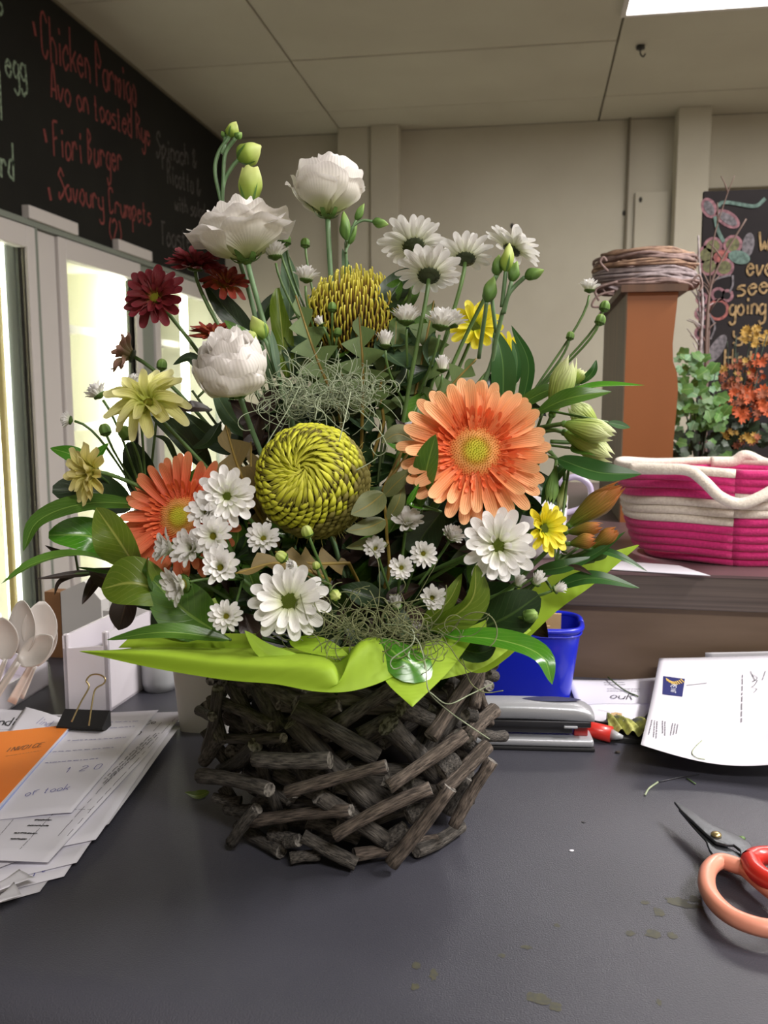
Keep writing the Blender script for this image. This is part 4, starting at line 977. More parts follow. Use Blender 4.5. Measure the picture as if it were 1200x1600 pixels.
# ---- small white spray blooms
sg_ = 'white spray chrysanthemums'
spray('spray_chrysanthemum', 'clustered white button blooms lying over the left gerbera', 'flower', (380, 905, .665),
      [(325, 800, .625, (-.3, .3, 1), 34, 'half'), (334, 838, .615, (-.25, .1, 1), 36, 'open'), (303, 858, .620, (-.45, .2, .8), 36, 'half'), (269, 858, .640, (-.8, .2, .5), 34, 'half'),
       (345, 888, .605, (.1, .3, 1), 36, 'half'), (287, 912, .615, (-.6, -.15, .7), 36, 'half'), (354, 963, .600, (-.05, .2, 1), 29, 'open')], sg_)
spray('spray_chrysanthemum', 'single white button bloom just below the yellow-green banksia at its left', 'flower', (440, 900, .68), [(412, 842, .640, (-.1, .4, 1), 29, 'open')], sg_)
spray('spray_chrysanthemum', 'sprig of small yellow-eyed white blooms below the banksia and gerbera', 'flower', (620, 960, .68),
      [(635, 821, .645, (.1, .7, .8), 30, 'half'), (587, 858, .640, (-.1, .35, 1), 21, 'half'), (627, 887, .625, (.05, .05, 1), 22, 'open'), (661, 865, .630, (.15, .0, 1), 24, 'open'),
       (704, 842, .655, (.3, .6, .6), 20, 'up'), (675, 934, .615, (.1, .1, 1), 24, 'half'), (621, 950, .655, (-.2, .8, .4), 15, 'bud')], sg_)
spray('spray_chrysanthemum', 'two small white half-open blooms rising beside the left lisianthus', 'flower', (520, 600, .76),
      [(430, 404, .735, (-.1, 1, .1), 24, 'up'), (478, 440, .725, (.1, 1, .1), 22, 'up'), (477, 380, .765, (0, 1, 0), 8, 'knob'), (434, 374, .76, (-.1, 1, 0), 8, 'knob'), (448, 376, .765, (.1, 1, 0), 8, 'knob'),
       (435, 466, .755, (-.3, 1, .1), 8, 'knob'), (503, 508, .71, (-.5, .8, .2), 10, 'bud'), (519, 480, .72, (0, 1, 0), 8, 'knob'), (528, 519, .715, (.2, 1, .1), 7, 'knob')], sg_)
spray('spray_chrysanthemum', 'pair of dense white button blooms standing in front of the rear banksia', 'flower', (640, 650, .74),
      [(635, 506, .70, (0, 1, .1), 27, 'up'), (688, 514, .695, (.15, 1, .1), 30, 'up'), (602, 542, .685, (.0, 1, .1), 17, 'bud'), (691, 580, .70, (0, 1, .1), 16, 'bud'), (704, 510, .72, (.3, 1, 0), 24, 'up')], sg_)
spray('spray_chrysanthemum', 'thin sprig ending in one small white bloom left of the wooden post', 'flower', (822, 630, .75),
      [(921, 456, .745, (.05, 1, .1), 18, 'up'), (945, 479, .735, (.2, 1, 0), 9, 'knob'), (938, 500, .725, (.3, 1, 0), 9, 'knob'), (891, 525, .74, (.2, 1, 0), 7, 'knob')], sg_)
spray('spray_chrysanthemum', 'three closed white buds over the lime paper at lower right', 'flower', (770, 940, .66),
      [(808, 915, .635, (.3, .8, .4), 13, 'bud'), (836, 912, .630, (.35, .7, .5), 15, 'bud'), (866, 922, .620, (.8, .4, .4), 13, 'bud'), (829, 962, .605, (.5, .3, .7), 12, 'knob'), (880, 862, .66, (.5, .8, .2), 12, 'bud')], sg_)
spray('spray_chrysanthemum', 'white half-open buds on thin stalks at far left against the lit fridge', 'flower', (230, 790, .73),
      [(112, 657, .705, (-1, .15, .1), 15, 'up'), (157, 620, .70, (-.6, .8, .1), 21, 'up'), (210, 602, .71, (-.3, 1, .1), 16, 'up'), (164, 672, .71, (-.3, 1, .1), 10, 'knob'), (196, 677, .70, (-.5, .6, .3), 12, 'knob'), (253, 570, .73, (.1, 1, .1), 9, 'knob')], sg_, sr=.0014)
spray('chrysanthemum_buds', 'curved stalk of tight green-white buds below the front banksia', 'bud', (515, 915, .64),
      [(480, 831, .615, (-.3, .9, .3), 10, 'knob'), (440, 870, .610, (-.8, .6, .3), 10, 'knob'), (459, 884, .605, (-.4, .3, .8), 10, 'bud'), (524, 930, .60, (.3, -.1, .9), 10, 'knob'), (494, 884, .62, (-.2, .8, .4), 7, 'knob')], stem='lime')

# ---- lisianthus
def rose(label, px, py, d, n, wpx, hpx, layers, group='white lisianthus', ruff=.05, seed=1):
    c = pos(px, py, d); nn = V(*n); F = frame(c, nn, seed); b = base_pt(); rr = random.Random(seed)
    root = thing('lisianthus', b, label, 'flower', group); W_ = wpx*d/FPX/2; H_ = hpx*d/FPX
    for li, (k, h, cnt, hs, flare, z0) in enumerate(layers):
        for j in range(cnt):
            a0 = 2*PI*j/cnt+li*.7+rr.uniform(-.15, .15); ph = rr.uniform(0, 6); kk = k*rr.uniform(.94, 1.06); hh = h*rr.uniform(.93, 1.05)
            def fn(u, v):
                w = min(1, .45+1.0*v)*(1-max(0, (v-.85)/.15)**2*.12)
                a = a0+u*hs*w
                prof = 0.10+0.90*math.sin(min(v/.78, 1)*PI/2)**.85 if v < .78 else 1.0+flare*((v-.78)/.22)**1.2
                r = W_*kk*prof*(1+.07*u)+W_*ruff*v**3*math.sin(5*u+ph)*.7
                z = H_*(z0+hh*(v**1.05 if flare < .12 else v-.3*max(0, v-.74)))-W_*kk*.20*abs(u)**3.5*v-W_*max(flare, 0)*.6*max(0, v-.8)*2+W_*ruff*.7*v**5*math.sin(7*u+ph*2)
                return F @ Vector((r*math.cos(a), r*math.sin(a), z))
            MB().grid(fn, 14, 12, u0=-1, u1=1).build('petal', 'rose_white', root)
    rc = H_*.05
    for j in range(6):     # calyx sepals
        a = 2*PI*j/6
        def fs(u, v): 
            r = W_*(.08+.42*v**.7)*1.06+.0006; w = W_*.10*(1-v)**.6
            return F @ Vector((r*math.cos(a)-u*w*math.sin(a), r*math.sin(a)+u*w*math.cos(a), H_*(-.04+.38*v*v+.02*v)))
        MB().grid(fs, 2, 6, u0=-1, u1=1).build('sepal', 'sepal_green', root)
    MB().lathe([(0, -.06), (.10, -.05), (.13, .0), (.10, .06), (0, .06)], 10, (0, 0, 0)).v
    k = MB(); k.ball(F @ Vector((0, 0, 0)), W_*.14, 10, 7); k.build('calyx', 'calyx_green', root)
    MB().tube(stem_pts(F @ Vector((0, 0, -H_*.02)), nn, .05, b), .0022, 8).build('stem', 'stem_blue', root)
    return root
LY = [(1.0, .72, 5, .85, .16, 0), (.88, .86, 5, .80, .06, .02), (.72, .93, 5, .8, .0, .03), (.56, .93, 4, .85, -.05, .04), (.40, .92, 4, .9, -.05, .05), (.25, .90, 3, 1.0, -.1, .06), (.12, .88, 3, 1.1, -.1, .06)]
rose('white lisianthus standing highest on its own stem at the top centre', 512, 337, .735, (-.02, 1, .06), 106, 80, [(1.0, .70, 5, .75, .14, 0), (.97, .82, 4, .85, .06, .02), (.90, .92, 4, .95, -.04, .02), (.74, 1.0, 4, .95, -.14, .02)]+[(.56, 1.02, 4, .85, -.15, .04), (.40, 1.02, 4, .9, -.1, .05), (.22, 1.0, 3, 1.0, -.1, .06)], ruff=.05, seed=2)
rose('broad ruffled white lisianthus under the green buds at upper left', 386, 406, .725, (-.2, 1, .08), 128, 86, [(1.0, .66, 5, .85, .30, 0), (.92, .80, 5, .85, .24, .0), (.78, .88, 5, .8, .12, .02), (.6, .92, 4, .85, .04, .03)]+LY[4:], ruff=.10, seed=3)
rose('lower white lisianthus nestled beside the grey moss at left', 374, 616, .675, (-.16, .80, .55), 112, 88, [(1.0, .62, 4, 1.0, .02, 0), (.96, .80, 4, 1.0, -.06, .02), (.86, .92, 4, 1.1, -.12, .03), (.70, 1.0, 3, 1.3, -.06, .04), (.52, 1.06, 3, 1.25, .05, .05), (.36, 1.10, 3, 1.2, .10, .06), (.20, 1.08, 3, 1.2, .15, .06)], ruff=.10, seed=5)

def bud_fn(F, L, Wd, kind):
    if kind == 'twist':
        def fn(u, v):
            th = 2*PI*u; r = Wd/2*(.22+.78*math.sin(PI*min(v*1.02, 1)**.75))*(1+.10*math.cos(3*(th+2.6*v)))*(1 if v < .88 else (1-(v-.88)/.12*.6))
            return F @ Vector((r*math.cos(th), r*math.sin(th), L*v))
    elif kind == 'frill':   # bud opening at the tip
        def fn(u, v):
            th = 2*PI*u; r = Wd/2*(.3+.7*math.sin(PI*.62*min(v*1.25, 1)))*(1+.07*math.cos(4*(th+1.6*v)))*(1 if v < .8 else 1-.25*(v-.8)/.2+.10*math.cos(5*th)*(v-.8)/.2)
            return F @ Vector((r*math.cos(th), r*math.sin(th), L*(v+.03*math.cos(5*th)*max(0, v-.8)*5)))
    else:                   # alstroemeria: six ribs
        def fn(u, v):
            th = 2*PI*u; r = Wd/2*(.20+.80*math.sin(PI*.58*v**.85))*(1+.09*abs(math.cos(3*th)))*(1 if v < .72 else (1-.80*((v-.72)/.28)**1.5))
            return F @ Vector((r*math.cos(th), r*math.sin(th), L*v))
    return fn
def bud(root, p, ax, L, Wd, m, kind='twist', sep=4, sep_l=.55, nm='bud', sm='sepal_green'):
    F = frame(p, ax, R.uniform(0, 6))
    if kind == 'alstro':
        for j in range(6):
            a0 = 2*PI*j/6; inner = j % 2; sc_ = .86 if inner else 1.0; ll = L*(1.0 if inner else .96)*R.uniform(.95, 1.04); fl_ = R.uniform(.0, .10)
            def fp(u, v_):
                v = math.sin(v_*PI/2); w = (.35+.65*math.sin(PI*min(v*.85, 1)))*(1-max(0, (v-.6)/.4)**2.2)
                r = Wd/2*sc_*(.18+.82*math.sin(PI*.56*v**.9))*(1-.62*max(0, (v-.62)/.38)**1.3)+Wd*fl_*max(0, v-.75)
                r *= 1-.10*u*u
                a = a0+u*w*1.0; return F @ Vector((r*math.cos(a), r*math.sin(a), ll*v))
            MB().grid(fp, 8, 12, u0=-1, u1=1).build('petal', m, root)
        MB().ball(F @ Vector((0, 0, L*.02)), Wd*.13, 8, 6).build('ovary', 'sepal_green', root)
        return
    fn = bud_fn(F, L, Wd, kind)
    MB().grid(fn, 18, 12, closed_u=True).build(nm, m, root)
    for j in range(sep):
        a = j/sep
        def fs(u, v):
            q = fn((a+u*.05*(1-v)) % 1, v*sep_l); ax_ = F @ Vector((0, 0, L*v*sep_l)); dlt = (q-ax_); return ax_+dlt*(1.06+.35*max(0, v-.6))
        MB().grid(fs, 2, 6, u0=-1, u1=1).build('sepal', sm, root)
def bud_stem(label, name, items, trunk, group=None, stem='stem_blue', m='bud_lime', r0=.0024, cat_='bud', sm='sepal_green', dst=None):
    """items: (pixel of bud foot, pixel of bud tip, width px, kind, material); trunk: pixel path down to the basket"""
    pp = [pos(*q) for q in trunk]; b = dst or base_pt()
    root = thing(name, b, label, cat_, group)
    MB().tube(cat(pp+[pp[-1].lerp(b, .5)+Vector((0, 0, .01)), b], 5), lambda t: r0*(.75+.25*t), 7).build('stem', stem, root)
    for (f, t, w, kind, mm, via) in items:
        a, e = pos(*f), pos(*t); L = (e-a).length
        bud(root, a, (e-a), L, w*f[2]/FPX, mm or m, kind, sm=sm)
        path = [a]+[pos(*q) for q in via]
        MB().tube(cat(path, 6), r0*.72, 6).build('stalk', stem, root)
    return root
bud_stem('tall curved stems with lime lisianthus buds above the upper left bloom', 'lisianthus_buds', [
    ((372, 250, .735), (408, 228, .735), 36, 'twist', None, [(362, 262, .735), (350, 285, .735), (347, 318, .735)]),
    ((390, 322, .725), (392, 264, .725), 37, 'frill', None, [(388, 345, .74), (385, 380, .75)]),
    ((358, 214, .735), (369, 190, .735), 20, 'twist', None, [(341, 240, .735), (336, 270, .735), (346, 318, .735)]),
    ((368, 216, .730), (378, 207, .730), 12, 'twist', 'bud_green', [(352, 240, .733), (349, 280, .733), (347, 318, .735)]),
    ((352, 215, .738), (346, 205, .738), 9, 'twist', 'bud_green', [(350, 230, .735), (346, 240, .735)])],
    [(347, 312, .735), (351, 340, .745), (372, 400, .765), (400, 500, .77)], 'lisianthus bud stems')
bud_stem('small green buds on a forked side shoot beside the top lisianthus', 'lisianthus_buds', [
    ((556, 344, .74), (569, 318, .74), 12, 'twist', 'bud_green', [(550, 358, .74), (541, 378, .745)]),
    ((582, 346, .74), (607, 351, .74), 15, 'twist', 'bud_green', [(565, 345, .74), (548, 358, .74), (540, 380, .745)]),
    ((541, 375, .735), (537, 330, .735), 17, 'twist', 'bud_green', [(541, 385, .745), (540, 395, .745)]),
    ((545, 382, .75), (557, 345, .75), 13, 'twist', 'bud_green', [(542, 388, .748), (540, 395, .745)])],
    [(540, 380, .745), (541, 420, .75), (538, 480, .76)], 'lisianthus bud stems', r0=.0016)
bud_stem('lime bud pair just above the lower white lisianthus', 'lisianthus_buds', [
    ((413, 530, .70), (394, 494, .70), 27, 'twist', None, [(420, 545, .70), (440, 610, .71)]),
    ((398, 540, .695), (385, 523, .695), 26, 'frill', None, [(410, 545, .70), (430, 590, .71)])],
    [(425, 560, .705), (440, 610, .71), (470, 700, .72)], 'lisianthus bud stems')
bud_stem('group of upright green lisianthus buds at upper right among the white blooms', 'lisianthus_buds', [
    ((790, 425, .70), (796, 380, .70), 21, 'twist', 'bud_lime', [(788, 445, .70), (784, 480, .705)]),
    ((775, 430, .705), (780, 398, .705), 18, 'twist', 'bud_green', [(768, 455, .71), (775, 520, .72)]),
    ((799, 440, .70), (808, 408, .70), 18, 'twist', 'bud_green', [(794, 460, .70), (785, 490, .705)]),
    ((820, 433, .695), (850, 422, .69), 19, 'twist', 'bud_green', [(805, 447, .70), (794, 462, .70), (787, 490, .705)]),
    ((760, 472, .705), (772, 432, .705), 22, 'twist', 'bud_green', [(758, 490, .71), (748, 560, .73)])],
    [(786, 485, .705), (775, 530, .715), (755, 600, .73)], 'lisianthus bud stems')
# ---- alstroemeria
bud_stem('white-green alstroemeria buds fanning out to the right beside the big gerbera', 'alstroemeria', [
    ((862, 650, .70), (893, 556, .69), 46, 'alstro', 'alstro_white', [(855, 665, .70), (840, 690, .70)]),
    ((880, 662, .67), (962, 682, .655), 44, 'alstro', 'alstro_white', [(868, 664, .675), (845, 668, .69)]),
    ((880, 675, .68), (958, 716, .67), 44, 'alstro', 'alstro_white', [(865, 672, .68), (845, 675, .69)]),
    ((935, 672, .70), (890, 630, .70), 42, 'alstro', 'alstro_white', [(900, 690, .70), (860, 690, .70)]),
    ((898, 600, .70), (912, 578, .70), 30, 'alstro', 'alstro_white', [(880, 625, .70), (862, 650, .70)])],
    [(842, 678, .69), (820, 720, .70), (760, 800, .71)], 'alstroemeria stems', 'stem_green', r0=.0024, cat_='flower')
bud_stem('orange-tipped alstroemeria buds pointing right above the lime paper', 'alstroemeria', [
    ((888, 822, .67), (972, 758, .655), 44, 'alstro', 'alstro_orange', [(878, 830, .675), (862, 850, .68)]),
    ((886, 832, .66), (942, 822, .65), 26, 'alstro', 'alstro_orange', [(876, 838, .67), (862, 850, .68)]),
    ((890, 850, .65), (932, 842, .64), 28, 'alstro', 'alstro_orange', [(876, 850, .66), (862, 855, .68)]),
    ((925, 856, .655), (966, 826, .645), 30, 'alstro', 'alstro_orange', [(900, 868, .66), (870, 870, .67)]),
    ((928, 876, .66), (950, 858, .65), 18, 'alstro', 'bud_green', [(905, 880, .66), (880, 880, .67)])],
    [(864, 852, .68), (835, 880, .69), (780, 930, .71)], 'alstroemeria stems', 'stem_green', r0=.0024, cat_='flower')
bud_stem('green alstroemeria bud hanging just right of the big gerbera', 'alstroemeria', [
    ((868, 730, .68), (858, 790, .67), 24, 'alstro', 'bud_green', [(868, 715, .685), (850, 700, .69)]),
    ((882, 750, .685), (876, 800, .675), 18, 'alstro', 'alstro_white', [(880, 735, .685), (860, 705, .69)])],
    [(855, 702, .69), (830, 740, .70), (770, 830, .71)], 'alstroemeria stems', 'stem_green', r0=.002, cat_='flower')

# ---- banksias
def floret_me(m, seed, w=.13):
    mb = MB()
    def fn(u, v):
        th = 2*PI*u; r = w*(.75+.5*math.sin(PI*min(v*1.15, 1)))*(1 if v < .75 else max(.02, 1-((v-.75)/.25)**1.6))
        return (v, r*math.cos(th), .34*math.sin(PI*v*.8)-.16*v*v+r*.8*math.sin(th))
    return mb.grid(fn, 6, 7, closed_u=True).mesh('floret', m)
FL = [floret_me('banksia_floret', i) for i in range(2)]; FLD = [floret_me('banksia_dull', 3)]
c = pos(489, 752, .665); Rb = 90*.645/FPX
ax = V(-.20, .28, .94); b = base_pt()
bk = thing('banksia', b, 'large yellow-green banksia head with rows of woolly florets at the centre of the bouquet', 'flower', 'banksias')
F = frame(c, ax, 0)
def b_r(th): return Rb*(1.0-.50*math.exp(-(th/.42)**2)+.03*math.sin(3*th))
MB().grid(lambda u, v: F @ Vector(((b_r(v*PI)-.006)*math.sin(v*PI)*math.cos(2*PI*u), (b_r(v*PI)-.006)*math.sin(v*PI)*math.sin(2*PI*u), (b_r(v*PI)-.006)*math.cos(v*PI))), 30, 20, closed_u=True).build('core', 'banksia_core', bk)
NF = 760
stuff_mb = MB(); cnt = 0
for i in range(NF):
    cz = 1-2*(i+.5)/NF*.93; th = math.acos(cz); a = i*2.39996
    r = b_r(th)-.003
    p = Vector((r*math.sin(th)*math.cos(a), r*math.sin(th)*math.sin(a), r*math.cos(th)))
    nrm = p.normalized()
    pole = Vector((0, 0, 1)); tg = (pole-nrm*pole.dot(nrm)).normalized()     # towards the dent
    sw = Vector((0, 0, 1)).cross(nrm).normalized()
    mix = .75
    dr_ = (tg*(.55 if th > .72 else 1)+sw*(.75 if th > .72 else .35)+nrm*(.22 if th > .72 else .0)).normalized()
    dr_ = (dr_+Vector((R.uniform(-.16, .16), R.uniform(-.16, .16), R.uniform(-.1, .1)))).normalized()
    x = dr_; z = (nrm-x*nrm.dot(x)).normalized(); y = z.cross(x)
    L = .0125*R.uniform(.85, 1.2)*(1.5 if th < .72 else 1)
    M = F @ (Matrix.Translation(p-x*L*.5) @ Matrix((x, y, z)).transposed().to_4x4() @ Matrix.Diagonal((L, L*(.62 if th < .72 else 1.05), L*(.6 if th < .72 else 1.0), 1)))
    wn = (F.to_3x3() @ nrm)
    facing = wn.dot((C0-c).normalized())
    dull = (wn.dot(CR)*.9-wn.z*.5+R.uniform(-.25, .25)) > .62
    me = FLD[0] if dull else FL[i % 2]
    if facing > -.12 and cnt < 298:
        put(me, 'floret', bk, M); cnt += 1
    else:
        vs = [tuple(M @ v_.co) for v_ in me.vertices]; stuff_mb.add(vs, [tuple(pl.vertices) for pl in me.polygons])
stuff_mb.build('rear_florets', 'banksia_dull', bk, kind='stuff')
# fine threads drawn into the dent
th_mb = MB()
for i in range(70):
    a = 2*PI*i/70+R.uniform(-.03, .03)
    pts = []
    for k in range(6):
        th = .80*(1-k/5*.94); aa = a+.45*(k/5); r = b_r(th)+.0012
        pts.append(F @ Vector((r*math.sin(th)*math.cos(aa), r*math.sin(th)*math.sin(aa), r*math.cos(th))))
    th_mb.tube(pts, lambda t: .0008*(1-.5*t), 4)
th_mb.build('threads', 'banksia_floret', bk, kind='stuff')
MB().tube(stem_pts(c-ax*Rb*.9, ax, .02, b), .005, 8).build('stem', 'stem_ochre', bk)
# brown bristles under the head
br = MB()
for i in range(160):
    a = R.uniform(0, 6.28); th = R.uniform(1.7, 2.6); r = Rb*1.0
    d0 = Vector((math.sin(th)*math.cos(a), math.sin(th)*math.sin(a), math.cos(th)))
    br.tube([F @ (d0*r*.9), F @ (d0*r*1.12+Vector((R.uniform(-.004, .004), R.uniform(-.004, .004), .002)))], lambda t: .0006*(1-.7*t), 3)
br.build('bristles', 'banksia_dull', bk, kind='stuff')

c = pos(555, 512, .760); b = base_pt(); ax = V(0, .98, .2); F = frame(c, ax, 0); Rb = 80*.76/FPX
bk = thing('banksia', b, 'upright yellow-topped banksia with wiry styles at the back of the bouquet', 'flower', 'banksias')
MB().lathe([(0, -.7), (.5, -.65), (.8, -.3), (.86, .2), (.6, .55), (0, .7)], 20, (0, 0, 0)).v
k = MB(); k.grid(lambda u, v: F @ (Vector((math.sin(PI*v)*.82*math.cos(2*PI*u), math.sin(PI*v)*.82*math.sin(2*PI*u), -math.cos(PI*v)*.72))*Rb), 20, 12, closed_u=True); k.build('core', 'banksia_core', bk)
n_s = 0
for i in range(620):
    cz = 1-1.75*(i+.5)/620; th = math.acos(cz); a = i*2.39996
    d0 = Vector((math.sin(th)*math.cos(a), math.sin(th)*math.sin(a), math.cos(th)))
    p0 = Vector((d0.x*Rb*.8, d0.y*Rb*.8, d0.z*Rb*.68-.002)); L = Rb*R.uniform(.36, .50)
    up = Vector((0, 0, 1)); o = Vector((d0.x, d0.y, 0))
    p1 = p0+(d0*.7+up*.7)*L*.5; p2 = p1+(up*.85+o*.05+Vector((R.uniform(-.2, .2), R.uniform(-.2, .2), 0)))*L*.45; p3 = p2+(up*.3-o*.55)*L*.28
    pts = [F @ q for q in bez([p0, p1, p2, p3], 5)]
    w_ = F.to_3x3() @ d0
    mbx = MB().tube(pts, lambda t: .00115*(1-.35*t), 4)
    if n_s < 290 and w_.dot(CF) < .15 and i < 460: mbx.build('style', 'banksia_style', bk); n_s += 1
    else: (stuff2 := globals().get('stuff2') or MB()).add(mbx.v, mbx.f, mbx.uv); globals()['stuff2'] = stuff2
stuff2.build('rear_styles', 'banksia_style', bk, kind='stuff')
MB().tube(stem_pts(F @ Vector((0, 0, -Rb*.6)), ax, .03, b), .005, 8).build('stem', 'stem_ochre', bk)
# ================================================================ leaves
def leaf_mesh(pts, wpx, n=(0, .35, 1), fold=.25, prof='ovate', curl=0.0, nv=16, wave=0.0, zig=0, twist=0.0):
    """pts: (px, py, depth) along the midrib from foot to tip; wpx: full width in pixels; fold lifts both halves"""
    cl = cat([pos(*q) for q in pts], 8); NN = V(*n); m = len(cl)-1
    dm = sum(q[2] for q in pts)/len(pts); W_ = wpx*dm/FPX/2
    if zig: nv = zig*6
    ph = R.uniform(0, 6); mb = MB()
    def fn(u, v):
        s = v*m; i = min(int(s), m-1); t = s-i
        c = cl[i].lerp(cl[i+1], t); tg = (cl[min(i+1, m)]-cl[max(i-1, 0)] if i else cl[1]-cl[0]).normalized()
        b = tg.cross(NN).normalized(); nn = b.cross(tg).normalized()
        if twist:
            a = twist*(v-.3); b, nn = b*math.cos(a)+nn*math.sin(a), nn*math.cos(a)-b*math.sin(a)
        if prof == 'ovate': w = math.sin(PI*v**.85)**.75*(1-.25*v)
        elif prof == 'lance': w = math.sin(PI*v**.75)**.8
        elif prof == 'round': w = math.sin(PI*min(1, v*.97+.015))**.55
        elif prof == 'obov': w = math.sin(PI*v**1.25)**.8
        else: w = 1
        if zig:
            k = v*zig+(0.5 if u > 0 else 0); fr_ = k-math.floor(k)
            saw = fr_/.72 if fr_ < .72 else (1-fr_)/.28
            env = min(1, v*6)*(1-v**4)
            w = env*(.10+.90*saw)
        f = abs(u)*math.sin(fold)*(1-curl*abs(u)*2) if not zig else abs(u)*math.sin(fold)
        return c+b*(u*w*W_*math.cos(fold))+nn*(f*w*W_+wave*W_*math.sin(9*v+ph)*u*u)
    mb.grid(fn, 10 if zig else 8, nv, u0=-1, u1=1)
    return mb, cl
def leafpart(root, m, pts, w, rib=None, nm='leaf', **k):
    mb, cl = leaf_mesh(pts, w, **k)
    o = mb.build(nm, m, root)
    if rib: MB().tube(cl, lambda t: .0009*(1-.6*t), 5).build('midrib', rib, o if False else root)
    return o
def foliage(name, label, leaves, trunk=None, group=None, stem='stem_green', r0=.0018):
    b = base_pt(); root = thing(name, b, label, 'foliage', group)
    for q in leaves:
        m, pts, w = q[0], q[1], q[2]; kw = q[3] if len(q) > 3 else {}
        leafpart(root, m, pts, w, **kw)
        if trunk is None or kw.get('own'): pass
    if trunk:
        pp = [pos(*q) for q in trunk]; tp = cat(pp+[b], 6)
        MB().tube(tp, lambda t: r0*(.6+.4*t), 6).build('stem', stem, root)
        for q in leaves:
            f = pos(*q[1][0]); near = min(tp, key=lambda p_: (p_-f).length)
            if (near-f).length > .004: MB().tube(bez([f, f.lerp(near, .5), near], 4), .0011, 5).build('leaf_stalk', stem, root)
    return root
O = dict
g_l = 'broad leaves round the bouquet'
foliage('leafy_branch', 'long arching green leaf sprig reaching the far left edge of the photo', [
    ('leaf_mid', [(215, 893, .70), (130, 868, .66), (60, 878, .63), (2, 912, .61)], 38, O(n=(-.1, .9, .5), prof='lance')),
    ('leaf_mid', [(245, 790, .72), (140, 786, .68), (62, 812, .66), (36, 862, .65)], 44, O(n=(-.2, .6, .8), prof='lance', fold=.15)),
    ('leaf_bright', [(190, 862, .71), (140, 838, .69), (76, 836, .68)], 60, O(n=(-.1, .4, 1), prof='round', wave=.1)),
    ('leaf_mid', [(210, 900, .70), (160, 895, .68), (118, 886, .67)], 22, O(n=(0, .9, .4)))], [(130, 840, .70), (200, 860, .70), (300, 900, .71)], g_l)
foliage('leafy_branch', 'broad two-toned olive leaves left of the half-hidden gerbera', [
    ('leaf_olive', [(214, 888, .665), (182, 838, .645), (150, 793, .65)], 88, O(n=(-.3, .1, 1), fold=.45, prof='ovate')),
    ('leaf_olive', [(290, 945, .66), (215, 912, .64), (158, 920, .645)], 84, O(n=(0, .5, 1), fold=.3, prof='obov')),
    ('leaf_mid', [(335, 985, .65), (290, 955, .64), (238, 905, .645)], 86, O(n=(0, .3, 1), fold=.1, prof='round')),
    ('leaf_mid', [(245, 925, .65), (232, 895, .635), (232, 868, .64)], 30, O(n=(-.9, 0, .6), fold=.5)),
    ('leaf_mid', [(360, 1000, .625), (260, 988, .605), (166, 1000, .61)], 38, O(n=(0, .8, .7), fold=.3))], [(270, 935, .67), (330, 975, .68)], g_l)
foliage('leafy_branch', 'dark and bright leaves behind the drooping cream bloom at far left', [
    ('leaf_bright', [(150, 738, .70), (115, 712, .69), (78, 700, .69)], 34, O(n=(-.1, .5, 1))),
    ('leaf_bright', [(132, 742, .70), (150, 715, .69), (170, 692, .69)], 26, O(n=(-.1, .5, 1))),
    ('leaf_dark', [(205, 792, .73), (150, 770, .71), (82, 765, .70)], 62, O(n=(0, .3, 1), prof='round')),
    ('leaf_dark', [(255, 800, .74), (222, 745, .73), (206, 690, .73)], 54, O(n=(-.2, .2, 1), prof='round', wave=.2)),
    ('leaf_dark', [(330, 735, .74), (285, 680, .73), (236, 650, .73)], 44, O(n=(0, .2, 1)))], [(200, 780, .74), (300, 850, .74)], g_l)
foliage('leafy_branch', 'maroon-black twiggy leaves over the white holder at left', [
    ('leaf_maroon', [(215, 905, .72), (170, 905, .70), (138, 890, .70)], 40, O(prof='lance')),
    ('leaf_maroon', [(160, 890, .72), (145, 915, .71), (128, 945, .70)], 22, O(prof='lance')),
    ('leaf_maroon', [(210, 890, .72), (195, 950, .71), (185, 985, .71)], 44, O(prof='obov')),
    ('leaf_maroon', [(150, 895, .71), (110, 898, .70), (55, 905, .69)], 12, O(prof='lance')),
    ('leaf_maroon', [(130, 895, .71), (95, 908, .70), (85, 930, .69)], 9, O(prof='lance')),
    ('leaf_maroon', [(118, 868, .72), (90, 862, .71), (70, 852, .70)], 9, O(prof='lance'))], [(100, 897, .70), (170, 898, .71), (260, 930, .72)], g_l, 'stem_dark')
foliage('leafy_branch', 'dark pointed leaves under the pale lemon bloom at left', [
    ('leaf_dark', [(330, 600, .735), (300, 560, .735), (270, 570, .735)], 22),
    ('leaf_maroon', [(330, 640, .72), (300, 636, .70), (268, 640, .70)], 22, O(prof='lance')),
    ('leaf_dark', [(345, 660, .72), (325, 690, .71), (300, 700, .71)], 24),
    ('leaf_dark', [(400, 700, .74), (340, 690, .73), (280, 640, .73)], 44),
    ('leaf_dark', [(280, 730, .73), (262, 690, .72), (240, 680, .72)], 10, O(prof='lance')),
    ('leaf_blue', [(400, 690, .74), (360, 650, .74), (330, 600, .74)], 40)], [(300, 610, .73), (350, 680, .74), (420, 780, .74)], g_l, 'stem_dark')
foliage('leafy_branch', 'dark grooved leaf pointing up left behind the broad lisianthus stem', [
    ('leaf_dark', [(400, 535, .765), (355, 485, .76), (316, 436, .755)], 38, O(n=(0, .2, 1), prof='lance')),
    ('leaf_dark', [(405, 510, .77), (418, 480, .77), (438, 452, .77)], 24, O(prof='lance')),
    ('leaf_mid', [(405, 530, .72), (375, 520, .71), (350, 500, .71)], 26, O(n=(0, .6, 1)))], [(402, 520, .765), (430, 620, .77)], g_l, 'stem_dark')
